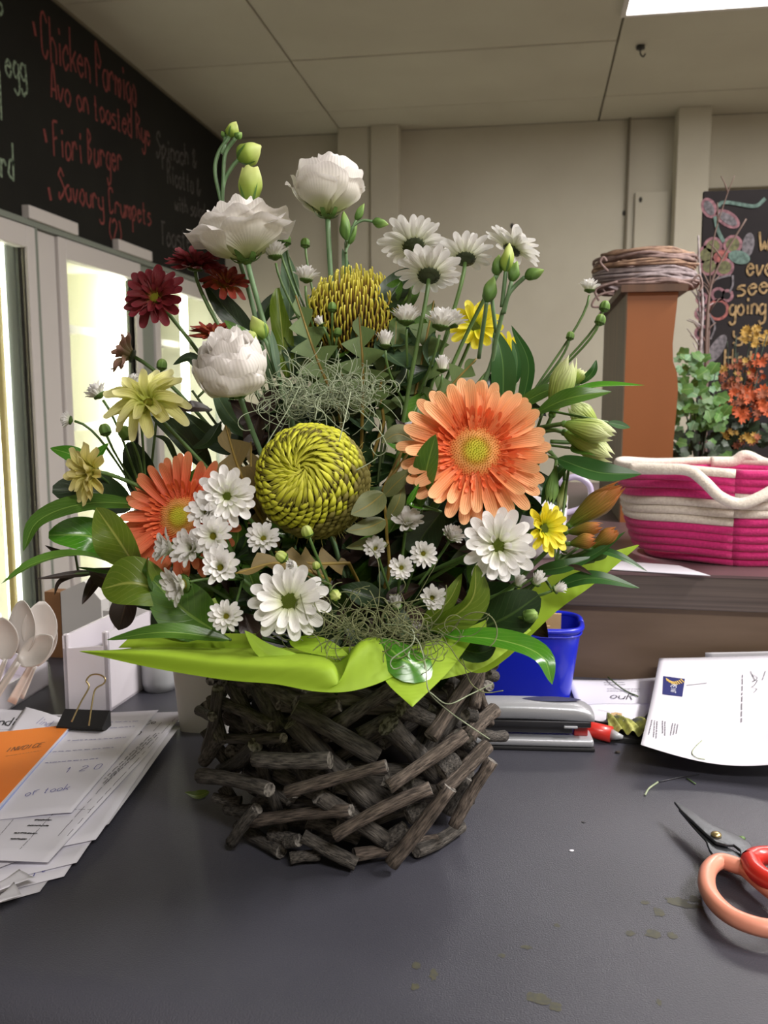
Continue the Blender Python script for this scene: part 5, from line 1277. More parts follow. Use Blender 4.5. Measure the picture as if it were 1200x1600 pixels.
foliage('leafy_branch', 'blue-green lisianthus leaves standing between the top left blooms', [
    ('leaf_blue', [(452, 500, .765), (452, 440, .765), (444, 388, .765)], 34, O(n=(.2, 0, 1))),
    ('leaf_blue', [(538, 470, .755), (542, 430, .755), (535, 388, .755)], 19, O(n=(0, 0, 1))),
    ('leaf_olive', [(448, 590, .745), (442, 530, .745), (434, 450, .745)], 34, O(n=(.1, 0, 1), wave=.6, prof='round', twist=.6)),
    ('leaf_blue', [(480, 600, .75), (460, 560, .745), (440, 545, .745)], 40),
    ('leaf_blue', [(436, 590, .70), (428, 545, .70), (424, 515, .70)], 16, O(n=(.6, 0, .8)))], [(450, 500, .765), (470, 620, .76)], g_l, 'stem_blue')
# upper right
foliage('leafy_branch', 'upright dark lance leaves beside the yellow blooms at upper right', [
    ('leaf_lance', [(785, 650, .735), (786, 570, .725), (773, 512, .725)], 40, O(n=(0, 0, 1), prof='lance', fold=.15)),
    ('leaf_lance', [(812, 645, .735), (826, 570, .725), (799, 508, .725)], 24, O(n=(-.5, 0, .8), prof='lance')),
    ('leaf_lance', [(806, 600, .75), (808, 560, .75), (800, 530, .75)], 18, O(prof='lance'))], [(795, 640, .74), (770, 740, .75)], g_l)
foliage('leafy_branch', 'long alstroemeria leaves stretching right past the wooden post', [
    ('leaf_bright', [(850, 632, .70), (925, 605, .68), (1008, 602, .67)], 30, O(n=(0, .9, .5), prof='lance')),
    ('leaf_mid', [(838, 645, .69), (890, 622, .665), (956, 612, .66)], 34, O(n=(0, .5, 1), prof='lance')),
    ('leaf_lance', [(870, 716, .67), (935, 738, .65), (1003, 741, .645)], 40, O(n=(0, .5, 1), prof='lance')),
    ('leaf_mid', [(890, 700, .68), (925, 700, .67), (945, 716, .67)], 34, O(n=(0, .5, 1), prof='lance')),
    ('leaf_lance', [(905, 600, .70), (925, 582, .69), (932, 562, .69)], 14, O(prof='lance')),
    ('leaf_lance', [(950, 660, .67), (970, 665, .67), (985, 668, .67)], 14, O(prof='lance')),
    ('leaf_mid', [(800, 640, .73), (850, 612, .72), (880, 606, .72)], 24, O(prof='lance'))], [(850, 640, .70), (820, 720, .70), (770, 820, .71)], g_l)
foliage('leafy_branch', 'narrow alstroemeria leaves lying over the lime paper at right', [
    ('leaf_lance', [(862, 920, .66), (925, 903, .64), (1000, 919, .635)], 26, O(n=(0, .6, .9), prof='lance')),
    ('leaf_lance', [(905, 855, .66), (960, 866, .645), (1012, 893, .64)], 15, O(n=(0, .6, .9), prof='lance')),
    ('leaf_lance', [(880, 880, .66), (925, 868, .65), (978, 830, .645)], 16, O(n=(0, .6, .9), prof='lance')),
    ('leaf_lance', [(835, 893, .66), (880, 886, .65), (930, 870, .65)], 26, O(n=(0, .6, .9), prof='lance')),
    ('leaf_maroon', [(885, 885, .65), (905, 888, .645), (925, 898, .64)], 10, O(prof='lance')),
    ('leaf_mid', [(855, 790, .68), (846, 815, .675), (832, 835, .67)], 16, O(prof='lance')),
    ('leaf_lance', [(890, 720, .68), (860, 755, .68), (845, 790, .68)], 18, O(prof='lance'))], [(870, 880, .66), (800, 930, .68)], g_l)
# lower right big leaves
foliage('leafy_branch', 'big glossy leaves curling over the basket rim at lower right', [
    ('leaf_olive', [(672, 985, .625), (735, 940, .605), (744, 880, .60)], 66, O(n=(.5, .1, .9), fold=.5)),
    ('leaf_olive', [(660, 975, .64), (700, 940, .62), (722, 896, .62)], 34, O(n=(-.5, .1, .9), fold=.3)),
    ('leaf_dark', [(722, 992, .64), (790, 965, .62), (842, 930, .615)], 74, O(n=(0, .5, 1), fold=.1, prof='round')),
    ('leaf_bright', [(690, 992, .615), (780, 1000, .595), (845, 1024, .575), (863, 1070, .57)], 50, O(n=(.1, .8, .6), fold=.2, prof='lance')),
    ('leaf_bright', [(700, 1010, .62), (645, 1036, .585), (594, 1000, .595)], 62, O(n=(0, .6, .9), fold=-.2, prof='round')),
    ('leaf_dark', [(700, 1005, .63), (745, 1020, .61), (775, 1012, .61)], 44, O(n=(0, .5, 1)))], [(690, 985, .64), (640, 990, .67)], g_l)
foliage('leafy_branch', 'small bright curled leaves between the banksia and the right gerbera', [
    ('leaf_bright', [(655, 712, .65), (625, 706, .635), (604, 692, .635)], 26, O(n=(0, .9, .5), fold=.5)),
    ('leaf_mid', [(655, 800, .65), (665, 740, .625), (681, 678, .61)], 44, O(n=(-.5, 0, 1), fold=.3, prof='obov')),
    ('leaf_bright', [(684, 798, .63), (650, 795, .62), (637, 782, .62)], 20, O(n=(0, 1, .3), fold=.3)),
    ('leaf_bright', [(636, 788, .62), (645, 775, .615), (655, 755, .615)], 13, O(n=(-.6, 0, 1))),
    ('leaf_dark', [(690, 800, .66), (660, 840, .66), (650, 870, .66)], 60, O(prof='round'))], [(660, 790, .66), (640, 880, .68)], g_l)
# grey and zigzag banksia foliage
zg = 'serrated banksia foliage'
def zig(label, pts, w, m='leaf_zig', z=6, n=(0, .2, 1), rib='stem_ochre', fold=.3):
    b = base_pt(); root = thing('banksia_leaf', b, label, 'leaf', zg)
    mb, cl = leaf_mesh(pts, w, n=n, zig=z, fold=fold); mb.build('blade', m, root)
    e = cl[0]; MB().tube([e.lerp(b, t)+Vector((0, 0, .01*math.sin(PI*t))) for t in (0, .3, .6, 1)][::-1]+cl[1:], lambda t: .0017*(1-.6*t), 6).build('midrib', rib, root)
zig('zigzag leaf standing directly before the rear banksia', [(566, 650, .72), (567, 575, .715), (561, 492, .715)], 100, z=5)
zig('zigzag leaf crossing left of the rear banksia', [(530, 640, .725), (495, 560, .72), (462, 462, .72)], 92, z=6)
zig('zigzag leaf leaning right behind the white button pair', [(640, 660, .73), (660, 560, .73), (678, 470, .735)], 100, z=5)
zig('zigzag leaf low between moss and rear banksia', [(600, 660, .735), (595, 600, .73), (620, 530, .73)], 84, z=5)
zig('zigzag leaf low at the left of the grey moss', [(530, 680, .735), (510, 620, .735), (478, 550, .735)], 90, z=6)
zig('zigzag leaf behind the buttons nearing the yellow blooms', [(660, 680, .745), (700, 610, .745), (745, 560, .745)], 80, z=5)
zig('rust-tinged zigzag leaf above the left gerbera', [(402, 800, .70), (372, 730, .69), (352, 664, .685)], 96, 'leaf_rust', 3)
zig('rust-tinged zigzag leaf left of the front banksia', [(420, 830, .71), (395, 760, .70), (392, 690, .70)], 60, 'leaf_rust', 4)
zig('brown zigzag leaf between white button and large daisy', [(515, 905, .66), (440, 880, .63), (368, 896, .62)], 66, 'leaf_rust', 3, n=(0, .6, .8))
zig('brown zigzag leaf low under the front banksia', [(545, 880, .67), (480, 880, .65), (430, 862, .64)], 60, 'leaf_rust', 4, n=(0, .5, .9))
foliage('grey_leaf_sprig', 'grey-green folded leaves right of the front banksia', [
    ('leaf_grey', [(600, 770, .64), (575, 790, .625), (548, 804, .62)], 46, O(n=(0, .2, 1), fold=.1)),
    ('leaf_grey', [(600, 775, .64), (622, 752, .63), (647, 732, .625)], 30, O(n=(0, .2, 1), fold=.1)),
    ('leaf_grey', [(602, 812, .645), (575, 824, .63), (540, 830, .625)], 34, O(n=(0, .3, 1), fold=.1)),
    ('leaf_grey', [(606, 812, .645), (622, 785, .635), (630, 752, .635)], 26, O(n=(0, .2, 1), fold=.1)),
    ('leaf_grey', [(606, 850, .65), (575, 850, .64), (540, 856, .64)], 24, O(n=(0, .3, 1), fold=.1)),
    ('leaf_grey', [(650, 690, .655), (622, 678, .65), (596, 692, .65)], 36, O(n=(0, .2, 1), fold=.1)),
    ('leaf_maroon', [(650, 660, .67), (632, 668, .66), (618, 655, .66)], 18)], [(598, 765, .645), (604, 830, .65), (600, 920, .68)], zg, 'stem_ochre')
# deep filler sprigs that close the middle of the bouquet
dl = []
for i in range(3):
    mb = MB(); rr = random.Random(i)
    def fn(u, v, i=i): 
        w = .26*math.sin(PI*v**.85)**.8
        return (v, u*w, .12*abs(u)-.25*v*v*(i-.6)+.03*math.sin(9*v)*u)
    dl.append(mb.grid(fn, 6, 10, u0=-1, u1=1))
def variants(m): return [MB().add(q.v, q.f, q.uv).mesh('leaf', m) for q in dl]
FM = {m: variants(m) for m in ('leaf_dark', 'leaf_mid', 'leaf_maroon', 'leaf_blue', 'leaf_zig')}
def inside(x, y):
    cx = 555; ww = [(470, 60), (560, 160), (640, 250), (760, 300), (880, 320), (980, 290), (1040, 200)]
    for (y0, w0), (y1, w1) in zip(ww, ww[1:]):
        if y0 <= y <= y1: return abs(x-cx) < w0+(w1-w0)*(y-y0)/(y1-y0)-20
    return False
for s_ in range(64):
    while True:
        x, y = R.uniform(230, 860), R.uniform(480, 1035)
        if inside(x, y): break
    dd = .70+.05*R.random()+(.02 if y < 700 else 0)
    if y > 940: dd = R.uniform(.66, .71)
    if 395 < x < 585 and 655 < y < 850: dd = max(dd, .735)
    tip = pos(x, y, dd); b = base_pt()
    zone = ('high up behind the grey moss' if y < 620 else ('behind the big right gerbera' if x > 620 else 'behind the lower white lisianthus' if x < 440 else 'behind the moss and the front banksia') if y < 760 else
            ('under the right gerbera and white daisies' if x > 600 else 'behind the left gerbera' if x < 420 else 'below the front banksia') if y < 920 else ('low at the right just over the wrapping' if x > 600 else 'low at the left just over the wrapping' if x < 460 else 'low at the front just over the wrapping'))
    root = thing('filler_sprig', b, 'dark leafy filler sprig '+zone, 'foliage', 'dark filler sprigs '+zone)
    tp = bez([tip, tip.lerp(b, .4)+Vector((0, 0, .02)), b], 8)
    MB().tube(tp, .0012, 5).build('stem', 'stem_dark', root)
    ms = ['leaf_dark', 'leaf_dark', 'leaf_dark', 'leaf_mid', 'leaf_maroon'] if y > 620 else ['leaf_dark', 'leaf_zig', 'leaf_blue', 'leaf_mid']
    for k in range(9):
        q = tp[min(k//3, 3)]; mset = FM[R.choice(ms)]
        dir_ = (Vector((R.uniform(-1, 1), R.uniform(-.5, .5), R.uniform(-.5, .9))))
        Fz = frame(q, V(R.uniform(-.6, .6), R.uniform(0, .9), 1), R.uniform(0, 6.28)); l = R.uniform(.028, .048)
        put(R.choice(mset), 'leaf', root, Fz @ S(l))

# ================================================================ lime wrapping paper
wr = thing('wrapping_paper', (BC.x, BC.y, TAB+.13), 'bright lime wrapping paper collar flaring round the basket rim', 'wrapping')
def loft(curves, nu=60, nv=8):
    cs = [cat([pos(*q) for q in c], 10) for c in curves]
    def at(c, u):
        s = u*(len(c)-1); i = min(int(s), len(c)-2); return c[i].lerp(c[i+1], s-i)
    def fn(u, v):
        ps = [at(c, u) for c in cs]; k = len(ps)-1
        s = v*k; i = min(int(s), k-1); t = s-i
        a, b_ = ps[i], ps[i+1]; p0 = ps[i-1] if i else a*2-b_; p3 = ps[i+2] if i+2 <= k else b_*2-a
        return 0.5*((2*a)+(b_-p0)*t+(2*p0-5*a+4*b_-p3)*t*t+(3*a-p0-3*b_+p3)*t**3)
    return MB().grid(fn, nu, nv*len(curves))
# front sheet: lower lip, rolled crest, inner slope into the basket
low = [(128, 1019, .600), (240, 1044, .590), (350, 1062, .580), (430, 1069, .572), (490, 1080, .566), (540, 1081, .566), (585, 1070, .572), (625, 1052, .585)]
crest = [(128, 1017, .600), (240, 1018, .592), (350, 1029, .584), (440, 1033, .578), (490, 1032, .576), (520, 1040, .574), (536, 1058, .574), (548, 1020, .580), (572, 1000, .588), (600, 1005, .598), (625, 1040, .60)]
inner = [(180, 1016, .62), (250, 1008, .64), (350, 1010, .645), (450, 1012, .65), (500, 1012, .65), (560, 1010, .65), (600, 1010, .65), (640, 1020, .65)]
loft([low, crest, inner], 90, 8).build('front_sheet', 'wrap_paper', wr)
# corner point folded down at the front right
tipc = pos(645, 1103, .565)
loft([[(592, 1010, .598), (600, 1060, .58), (643, 1104, .565)], [(640, 1012, .604), (640, 1060, .585), (645, 1104, .564)], [(738, 1000, .61), (700, 1050, .59), (646, 1103, .566)]], 14, 8).build('corner_fold', 'wrap_paper', wr)
loft([[(640, 1010, .61), (720, 985, .62), (800, 950, .64)], [(690, 1062, .60), (760, 1040, .62), (830, 985, .64)]], 14, 5).build('right_fold', 'wrap_paper', wr)
# back right sheet with the raised pointed corner
loft([[(690, 1020, .67), (760, 1050, .67), (870, 955, .67), (925, 915, .67), (999, 852, .67)], [(700, 960, .70), (780, 950, .69), (860, 900, .68), (930, 870, .675), (996, 851, .67)]], 24, 8).build('rear_sheet', 'wrap_paper', wr)
# left underside sheet and small inner points
loft([[(185, 1012, .625), (300, 1014, .63), (400, 1016, .64)], [(200, 998, .64), (300, 990, .65), (400, 990, .66)]], 14, 4).build('left_fold', 'wrap_paper', wr)
leafpart(wr, 'wrap_paper', [(480, 1035, .60), (420, 1022, .595), (382, 985, .60)], 34, nm='inner_point', n=(0, .6, .8))
leafpart(wr, 'wrap_paper', [(452, 1002, .615), (500, 1012, .605), (545, 1024, .60)], 40, nm='inner_point', n=(0, .7, .7))
# collar closing the back
def backc(u, v):
    a = -0.15*PI+1.3*PI*u; r = .085+.06*v
    return (BC.x+r*math.cos(a), BC.y+r*math.sin(a), TAB+.135+.06*v+.006*math.sin(9*a))
MB().grid(backc, 40, 5).build('back_sheet', 'wrap_paper', wr)

# ================================================================ grey moss
def curls(label, spots, m, n, r0, seed):
    rr = random.Random(seed); mb = MB()
    for i in range(n):
        (cx, cy, d, wx_, wy_) = spots[i % len(spots)]
        p = pos(cx+rr.gauss(0, wx_), cy+rr.gauss(0, wy_), d+rr.uniform(-.015, .015))
        a = rr.uniform(0, 6.28); cv = rr.uniform(-.9, .9); dv = V(math.cos(a), math.sin(a)*.6, rr.uniform(-.4, .4)); pts = [p]
        stp = rr.uniform(.002, .0045)
        for k in range(rr.randint(6, 15)):
            cv += rr.uniform(-.35, .35); cv = max(-1.1, min(1.1, cv)); axr = V(rr.uniform(-.3, .3), rr.uniform(-.3, .3), 1)
            dv = (Matrix.Rotation(cv*.55, 3, axr) @ dv).normalized(); pts.append(pts[-1]+dv*stp)
        mb.tube(cat(pts, 2), r0*rr.uniform(.7, 1.2), 4)
    return mb.build('moss', m, None, label=label, cat='moss', kind='stuff')
curls('tangle of pale grey curly moss above the front banksia', [(510, 622, .685, 38, 7), (550, 608, .69, 30, 8), (470, 625, .68, 22, 8)], 'moss_grey', 230, .00038, 4)
curls('grey-olive curly moss spilling over the lime paper at the front', [(560, 985, .60, 40, 12), (610, 975, .605, 45, 16), (640, 1000, .59, 40, 14), (520, 985, .615, 25, 8)], 'moss_olive', 170, .00034, 6)
def strand(label, pts, r=.00042, m='moss_grey'):
    c_ = cat([pos(*q) for q in pts], 6); MB().tube(c_, r, 5).build('moss_strand', m, label=label, cat='moss', group='single long moss strands')
strand('long moss strand hanging from the lime paper point across the basket twigs', [(628, 985, .59), (652, 1000, .58), (665, 1040, .57), (670, 1080, .57), (700, 1110, .60), (735, 1135, .605), (765, 1155, .61)])
strand('moss strand arching from the basket rim sticks to the right', [(672, 1082, .57), (700, 1100, .595), (735, 1085, .62), (770, 1068, .63)])
strand('moss strand with a curled end over the glossy front leaf', [(600, 975, .59), (640, 980, .58), (645, 1005, .575), (612, 1030, .572), (615, 1045, .572), (632, 1040, .572)])
strand('pale moss strand crossing left from the tangle past the banksia', [(470, 600, .67), (450, 640, .66), (425, 680, .655), (405, 715, .655)])
strand('pale moss strand hanging down over the front banksia right side', [(548, 612, .64), (540, 650, .625), (530, 690, .615)])
strand('moss loops dangling beside the small bright leaf', [(560, 640, .65), (590, 670, .645), (605, 700, .64), (590, 712, .64), (580, 695, .64), (600, 680, .64)])
strand('thin strand drawn across the lower white lisianthus', [(380, 575, .655), (410, 595, .655), (440, 602, .66), (470, 606, .67)])
strand('thin curly strand lying along the bouquet right of the banksia', [(556, 735, .63), (575, 725, .635), (590, 715, .64)])

# ================================================================ things on the counter, right
mat('tub_blue', srgb(12, 34, 198), 0.35, coat=0.3, spec=0.6)
mat('card_tan', srgb(206, 176, 132), 0.7, srgb(194, 162, 118), scale=30)
mat('steel_grey', srgb(176, 178, 184), 0.32, metal=0.35, bump=0.1, bscale=900)
mat('steel_dark', srgb(62, 62, 66), 0.4, metal=0.6)
mat('steel_label', srgb(52, 54, 84), 0.4)
mat('black_rubber', srgb(28, 28, 30), 0.7)
mat('red_plastic', srgb(196, 44, 36), 0.35, coat=0.2)
mat('red_clear', srgb(150, 24, 22), 0.2, coat=0.4)
mat('peach_plastic', srgb(222, 146, 122), 0.4, coat=0.15)
mat('blade_steel', srgb(84, 86, 90), 0.38, metal=0.7, bump=0.15, bscale=300)
mat('brass', srgb(200, 180, 130), 0.3, metal=0.9)
mat('ink_black', srgb(50, 48, 52), 0.8)
mat('ink_grey', srgb(128, 126, 134), 0.8)
mat('ink_blue', srgb(110, 112, 170), 0.8)
mat('logo_navy', srgb(38, 44, 104), 0.6)
mat('logo_gold', srgb(222, 186, 96), 0.6)
mat('logo_white', srgb(226, 228, 240), 0.6)
mat('cello_yellow', srgb(190, 190, 110), 0.35, srgb(110, 116, 60), scale=90, coat=.4)
mat('pad_orange', srgb(240, 136, 48), 0.6, srgb(232, 124, 40), scale=5)
mat('page_blue', srgb(168, 180, 222), 0.7)
mat('plastic_white', srgb(226, 220, 228), 0.4, coat=0.2)
mat('plastic_grey', srgb(204, 202, 200), 0.45)
mat('plastic_clear', srgb(170, 172, 176), 0.2, coat=.5)
mat('wood_brown', srgb(150, 108, 72), 0.6, srgb(132, 92, 58), scale=10, stretch=(1, 1, .2))
mat('spoon_white', srgb(232, 226, 222), 0.3, coat=0.4)
Z = TAB
# blue tub
A_ = onz(742, 1076, Z); B_ = onz(893, 1080, Z)
tb = thing('plastic_tub', ((A_+B_)/2+Vector((0, .05, 0))), 'bright blue plastic tub of cards behind the stapler', 'tub')
tcx = (A_.x+B_.x)/2; y0 = 1.03
w0 = .066; 
xr = ony(893, 1080, y0).x; xr2 = ony(912, 960, y0).x; xl_ = ony(735, 1080, y0).x
zt = ony(880, 985, y0).z
def tubwall(u, v, ins=0.0):
    # rounded rectangle section
    a = 2*PI*u; n = 4.0
    cx = (xl_+xr)/2; hx = (xr-xl_)/2+(xr2-xr)*v-ins; hy = .042+.006*v-ins
    c_, s_ = math.cos(a), math.sin(a)
    return Vector((cx+hx*math.copysign(abs(c_)**(2/n), c_), y0+.042+hy*math.copysign(abs(s_)**(2/n), s_), Z+.001+(zt-Z)*v))
o = MB(); o.grid(lambda u, v: tubwall(u, v), 48, 6, closed_u=True); o.grid(lambda u, v: tubwall(u, 1-v*.97, .002), 48, 6, closed_u=True)
o.v += [tuple(tubwall(i/48, 0)) for i in range(48)]; o.uv += [(0, 0)]*48; n0 = len(o.v)-48; o.f.append(tuple(range(n0+47, n0-1, -1)))
o.build('body', 'tub_blue', tb)
rim = [tubwall(i/48, 1.0)+Vector((0, 0, -.002)) for i in range(49)]; MB().tube(rim, .0035, 8).build('rim', 'tub_blue', tb)
rim = [tubwall(i/48, .9, -.001) for i in range(49)]; MB().tube(rim, .0012, 6).build('rib', 'tub_blue', tb)
for i, (dy, h, lab) in enumerate(((.030, .016, 'taller tan card standing at the back of the blue tub'), (.016, .004, 'tan card leaning at the front inside the blue tub'))):
    MB().box2((xl_+.004, y0+dy, Z+.006), (ony(878 if i == 0 else 860, 985, y0).x, y0+dy+.004, zt+h-.004)).build('card', 'card_tan', label=lab, cat='card', smooth=False)
# stapler
sa, sb = onz(772, 1172, Z), onz(930, 1176, Z)
ux = (sb-sa).normalized(); ux = Vector((1, 0, 0)) if abs(ux.y) > .3 else ux; uy = Vector((-ux.y, ux.x, 0)); L_s = (sb-sa).length
stp_ = thing('stapler', (sa+sb)/2, 'silver desktop stapler lying behind the basket with its head to the left', 'stapler')
def sbx(x0, x1, y0_, y1_, z0, z1, nm, m, bv=.003):
    mb = MB(); vs = []
    c = sa+ux*((x0+x1)/2)+uy*((y0_+y1_)/2)+Vector((0, 0, (z0+z1)/2)); M3 = Matrix((ux, uy, Vector((0, 0, 1)))).transposed()
    mb.box(c, (x1-x0, y1_-y0_, z1-z0), M3); return mb.build(nm, m, stp_, bevel=bv)
sbx(-.05, L_s, .000, .038, .0005, .004, 'foot', 'black_rubber', .001)
sbx(-.05, L_s-.001, .001, .037, .004, .0125, 'base', 'steel_grey', .0036)
sbx(-.045, L_s-.022, .010, .028, .0155, .024, 'magazine', 'steel_dark', .001)
sbx(-.03, L_s-.004, .004, .034, .024, .031, 'lower_arm', 'steel_dark', .002)
def arm(u, v):   # top arm: rounded section tapering to the nose
    x = -.05+(L_s+.049)*v; a = 2*PI*u; h = .0095*(1 if v < .85 else math.sqrt(max(0.02, 1-((v-.85)/.15)**2*.75))); n = 3.2
    c_, s_ = math.cos(a), math.sin(a)
    zc = .0375+.002*math.sin(PI*v)-(.0095-h)*.7
    return sa+ux*x+uy*(.019+.0165*math.copysign(abs(c_)**(2/n), c_))+Vector((0, 0, zc+h*math.copysign(abs(s_)**(2/n), s_)))
o = MB(); o.grid(arm, 28, 26, closed_u=True); o.f.append(tuple(26*28+i for i in range(28))); o.f.append(tuple(range(27, -1, -1)))
o.build('top_arm', 'steel_grey', stp_)
mb = MB()
def lab_(u, v):
    x = L_s*(.28+.6*v); w = .0075*math.sin(PI*v)**.6; return sa+ux*x+uy*(.019+(u*2-1)*w)+Vector((0, 0, .0490+.0004*math.sin(PI*v)))
mb.grid(lab_, 4, 16); mb.build('label_inlay', 'steel_label', stp_)
sbx(L_s-.020, L_s-.006, .012, .027, .0125, .022, 'staple_window', 'red_clear', .001)
sbx(L_s-.032, L_s-.018, .0015, .0045, .024, .0265, 'stud', 'steel_grey', .001)
# red marker and cellophane behind the stapler
a, b = onz(900, 1145, Z+.011), onz(956, 1150, Z+.009)
a.y += .02; b.y += .004
mk = thing('marker', (a+b)/2-Vector((0, 0, .009)), 'red marker cap poking out behind the stapler', 'marker')
MB().tube([a, a.lerp(b, .5), b], .0085, 14).build('barrel', 'red_plastic', mk); MB().tube([b, b+(b-a).normalized()*.006, b+(b-a).normalized()*.012], lambda t: .006-.004*t, 12).build('cap_end', 'plastic_clear', mk)
rr = random.Random(3); mb = MB()
q0, q1 = onz(950, 1146, Z+.004), onz(1035, 1160, Z+.004)
def cel(u, v):
    p = q0.lerp(q1, u)+Vector((0, .035*(v-.1), 0)); return p+Vector((0, 0, .006+.010*math.sin(PI*v)*abs(math.sin(9*u+3*v))+.003*math.sin(31*u+11*v)))
mb.grid(cel, 40, 12); mb.build('cellophane_wrap', 'cello_yellow', label='crumpled yellow-green cellophane packet between stapler and letter', cat='wrapper')
a_, b_ = onz(900, 1152, Z), onz(1030, 1172, Z)
MB().box2((a_.x, min(a_.y, b_.y)+.012, Z+.0004), (b_.x+.02, min(a_.y, b_.y)+.05, Z+.005)).build('black_folder', 'black_rubber', label='thin black folder edge under the cellophane packet', cat='folder', smooth=False)
def sheet(name, m, px, zz, label=None, group=None, nu=14, nv=14, bump_=.0012, parent=None, cat_='paper', th=.00025, fn3=None, seed=0, kind=None):
    """px: 4 pixel corners (far left, far right, near right, near left) on plane z or with own point"""
    cs = [onz(q[0], q[1], zz+(q[2] if len(q) > 2 else 0)) if not isinstance(q, Vector) else q for q in px]
    def fn(u, v):
        p = cs[3].lerp(cs[2], u).lerp(cs[0].lerp(cs[1], u), v)
        e = Vector((0, 0, bump_*(math.sin(5*u+seed)*math.sin(4*v+seed*2)+.6*math.sin(9*v+3*u+seed)+1.2)))
        if fn3: e += fn3(u, v)
        return p+e
    mb = MB().grid(fn, nu, nv)
    o = mb.build(name, m, parent, solid=th, label=label, cat=cat_ if label else None, group=group)
    return o, fn
def prints(parent, fn, m, rows, lw=.0005, lift=.0006, flip=False, seed=0, dash=(.006, .02)):
    """rows of small print: (u0, v0, u1, v1) in sheet coordinates broken into word-like dashes"""
    rr = random.Random(seed); mb = MB()
    for (u0, v0, u1, v1) in rows:
        t = 0
        while t < 1:
            l = rr.uniform(.03, .12); e = min(1, t+l)
            A = Vector(fn(u0+(u1-u0)*t, v0+(v1-v0)*t)); B = Vector(fn(u0+(u1-u0)*e, v0+(v1-v0)*e))
            A.z += lift; B.z += lift; n_ = 5; pts = []
            for k in range(n_+1):
                q = A.lerp(B, k/n_); pts.append(q+Vector((0, 0, 0))+(B-A).cross(Vector((0, 0, 1))).normalized()*rr.uniform(-1, 1)*lw*.5)
            mb.ribbon(pts, lw*1.2, (0, 0, 1)); t = e+rr.uniform(.01, .04)
    o = mb.build('print', m, parent, smooth=False, kind='stuff'); return o
def strokes_on(parent, fn, m, txt, u0, v0, u1, v1, h, lw, lift=.0008, nm='lettering', jit=.03, slant=0.0):
    """handwriting or lettering laid on a sheet: baseline in sheet coordinates, h = cap height in sheet v units"""
    mb = MB(); st = text_strokes(txt, (0, 0, 0), (1, 0, 0), (0, 1, 0), 1.0, jit)
    for s_ in st:
        pts = []
        for p in s_:
            x, y = p.x+slant*p.y, p.y
            dx, dy = (u1-u0), (v1-v0); ln_ = math.hypot(dx, dy)
            q = Vector(fn(u0+dx*x-dy/ln_*h*y, v0+dy*x+dx/ln_*h*y)); q.z += lift; pts.append(q)
        mb.ribbon(pts, lw, (0, 0, 1) if not hasattr(parent, 'nrm') else parent.nrm)
    return mb.build(nm, m, parent, smooth=False)
# documents between tub and letter
s1, f1 = sheet('document', 'paper_white', [(885, 1064), (1030, 1062), (1020, 1108), (905, 1108)], Z+.002, 'printed white document lying flat between the blue tub and the letter', 'loose white papers', seed=2)
prints(s1, f1, 'ink_grey', [(.40, .9, .62, .9), (.40, .82, .64, .82), (.42, .62, .80, .62), (.42, .52, .8, .52)], .0012, .001)
strokes_on(s1, f1, 'ink_black', 'ouR', .44, .28, .72, .22, .18, .0011, .001)
s2, f2 = sheet('document', 'paper_white', [(914, 1104, .004), (1030, 1100, .004), (985, 1140, .004), (918, 1122, .004)], Z+.003, 'smaller white paper with an orange flower print in front of the document', 'loose white papers', seed=4)
mb = MB(); 
for k in range(6):
    q = Vector(f2(.55+.06*math.cos(k), .35+.1*math.sin(k)))+Vector((0, 0, .0013+k*.0001)); mb.add([q+Vector((.003*math.cos(a), .003*math.sin(a), 0)) for a in [j*PI/4 for j in range(8)]], [tuple(range(8))])
mb.build('flower_print', 'card_tan', s2, smooth=False)
prints(s2, f2, 'ink_grey', [(.2, .55, .5, .45)], .0006, .001)
# letter curling up against the shelf panel
yB = CY-.012
Lc = [ony(1030, 1029, yB), ony(1260, 1024, yB), onz(1260, 1188, Z+.03), onz(1001, 1166, Z+.028)]
def curl3(u, v): return Vector((0, 0, -.010*math.sin(PI*v)*(.5+.5*u)+.006*(1-v)*math.sin(PI*u)*-2.0))
lt, lf = sheet('letter', 'paper_white', Lc, 0, 'large white letter with a navy logo curling against the shelf panel', None, 26, 26, .0006, fn3=curl3, seed=1)
def lq(px, py, lift=.0012):
    """sheet coordinates of a pixel, by search"""
    best = None
    for i in range(61):
        for j in range(61):
            p = Vector(lf(i/60, j/60)); d_ = p-C0; k = d_.dot(CF); x = 600+FPX*d_.dot(CR)/k; y = 800-FPX*d_.dot(CU)/k
            e = (x-px)**2+(y-py)**2
            if best is None or e < best[0]: best = (e, i/60, j/60)
    return best[1], best[2]
def l_nrm(u, v):
    a, b, c = Vector(lf(u, v)), Vector(lf(min(1, u+.02), v)), Vector(lf(u, min(1, v+.02)))
    return (b-a).cross(c-a).normalized()
def on_letter(nm, m, uvs, lift=.0006):
    pts = [Vector(lf(u, v))+l_nrm(u, v)*lift for u, v in uvs]; return MB().add(pts, [tuple(range(len(pts)))]).build(nm, m, lt, smooth=False)
def bil(c, x, y): 
    return ((c[0][0]*(1-x)+c[1][0]*x)*(1-y)+(c[3][0]*(1-x)+c[2][0]*x)*y, (c[0][1]*(1-x)+c[1][1]*x)*(1-y)+(c[3][1]*(1-x)+c[2][1]*x)*y)
lc = [lq(1038, 1057), lq(1071, 1061), lq(1068, 1089), lq(1034, 1085)]
mb = MB(); 
def lgrid(u, v): 
    a, b = bil(lc, u, v); return Vector(lf(a, b))+l_nrm(a, b)*.0005
mb.grid(lgrid, 6, 6); mb.build('logo_panel', 'logo_navy', lt, smooth=False)
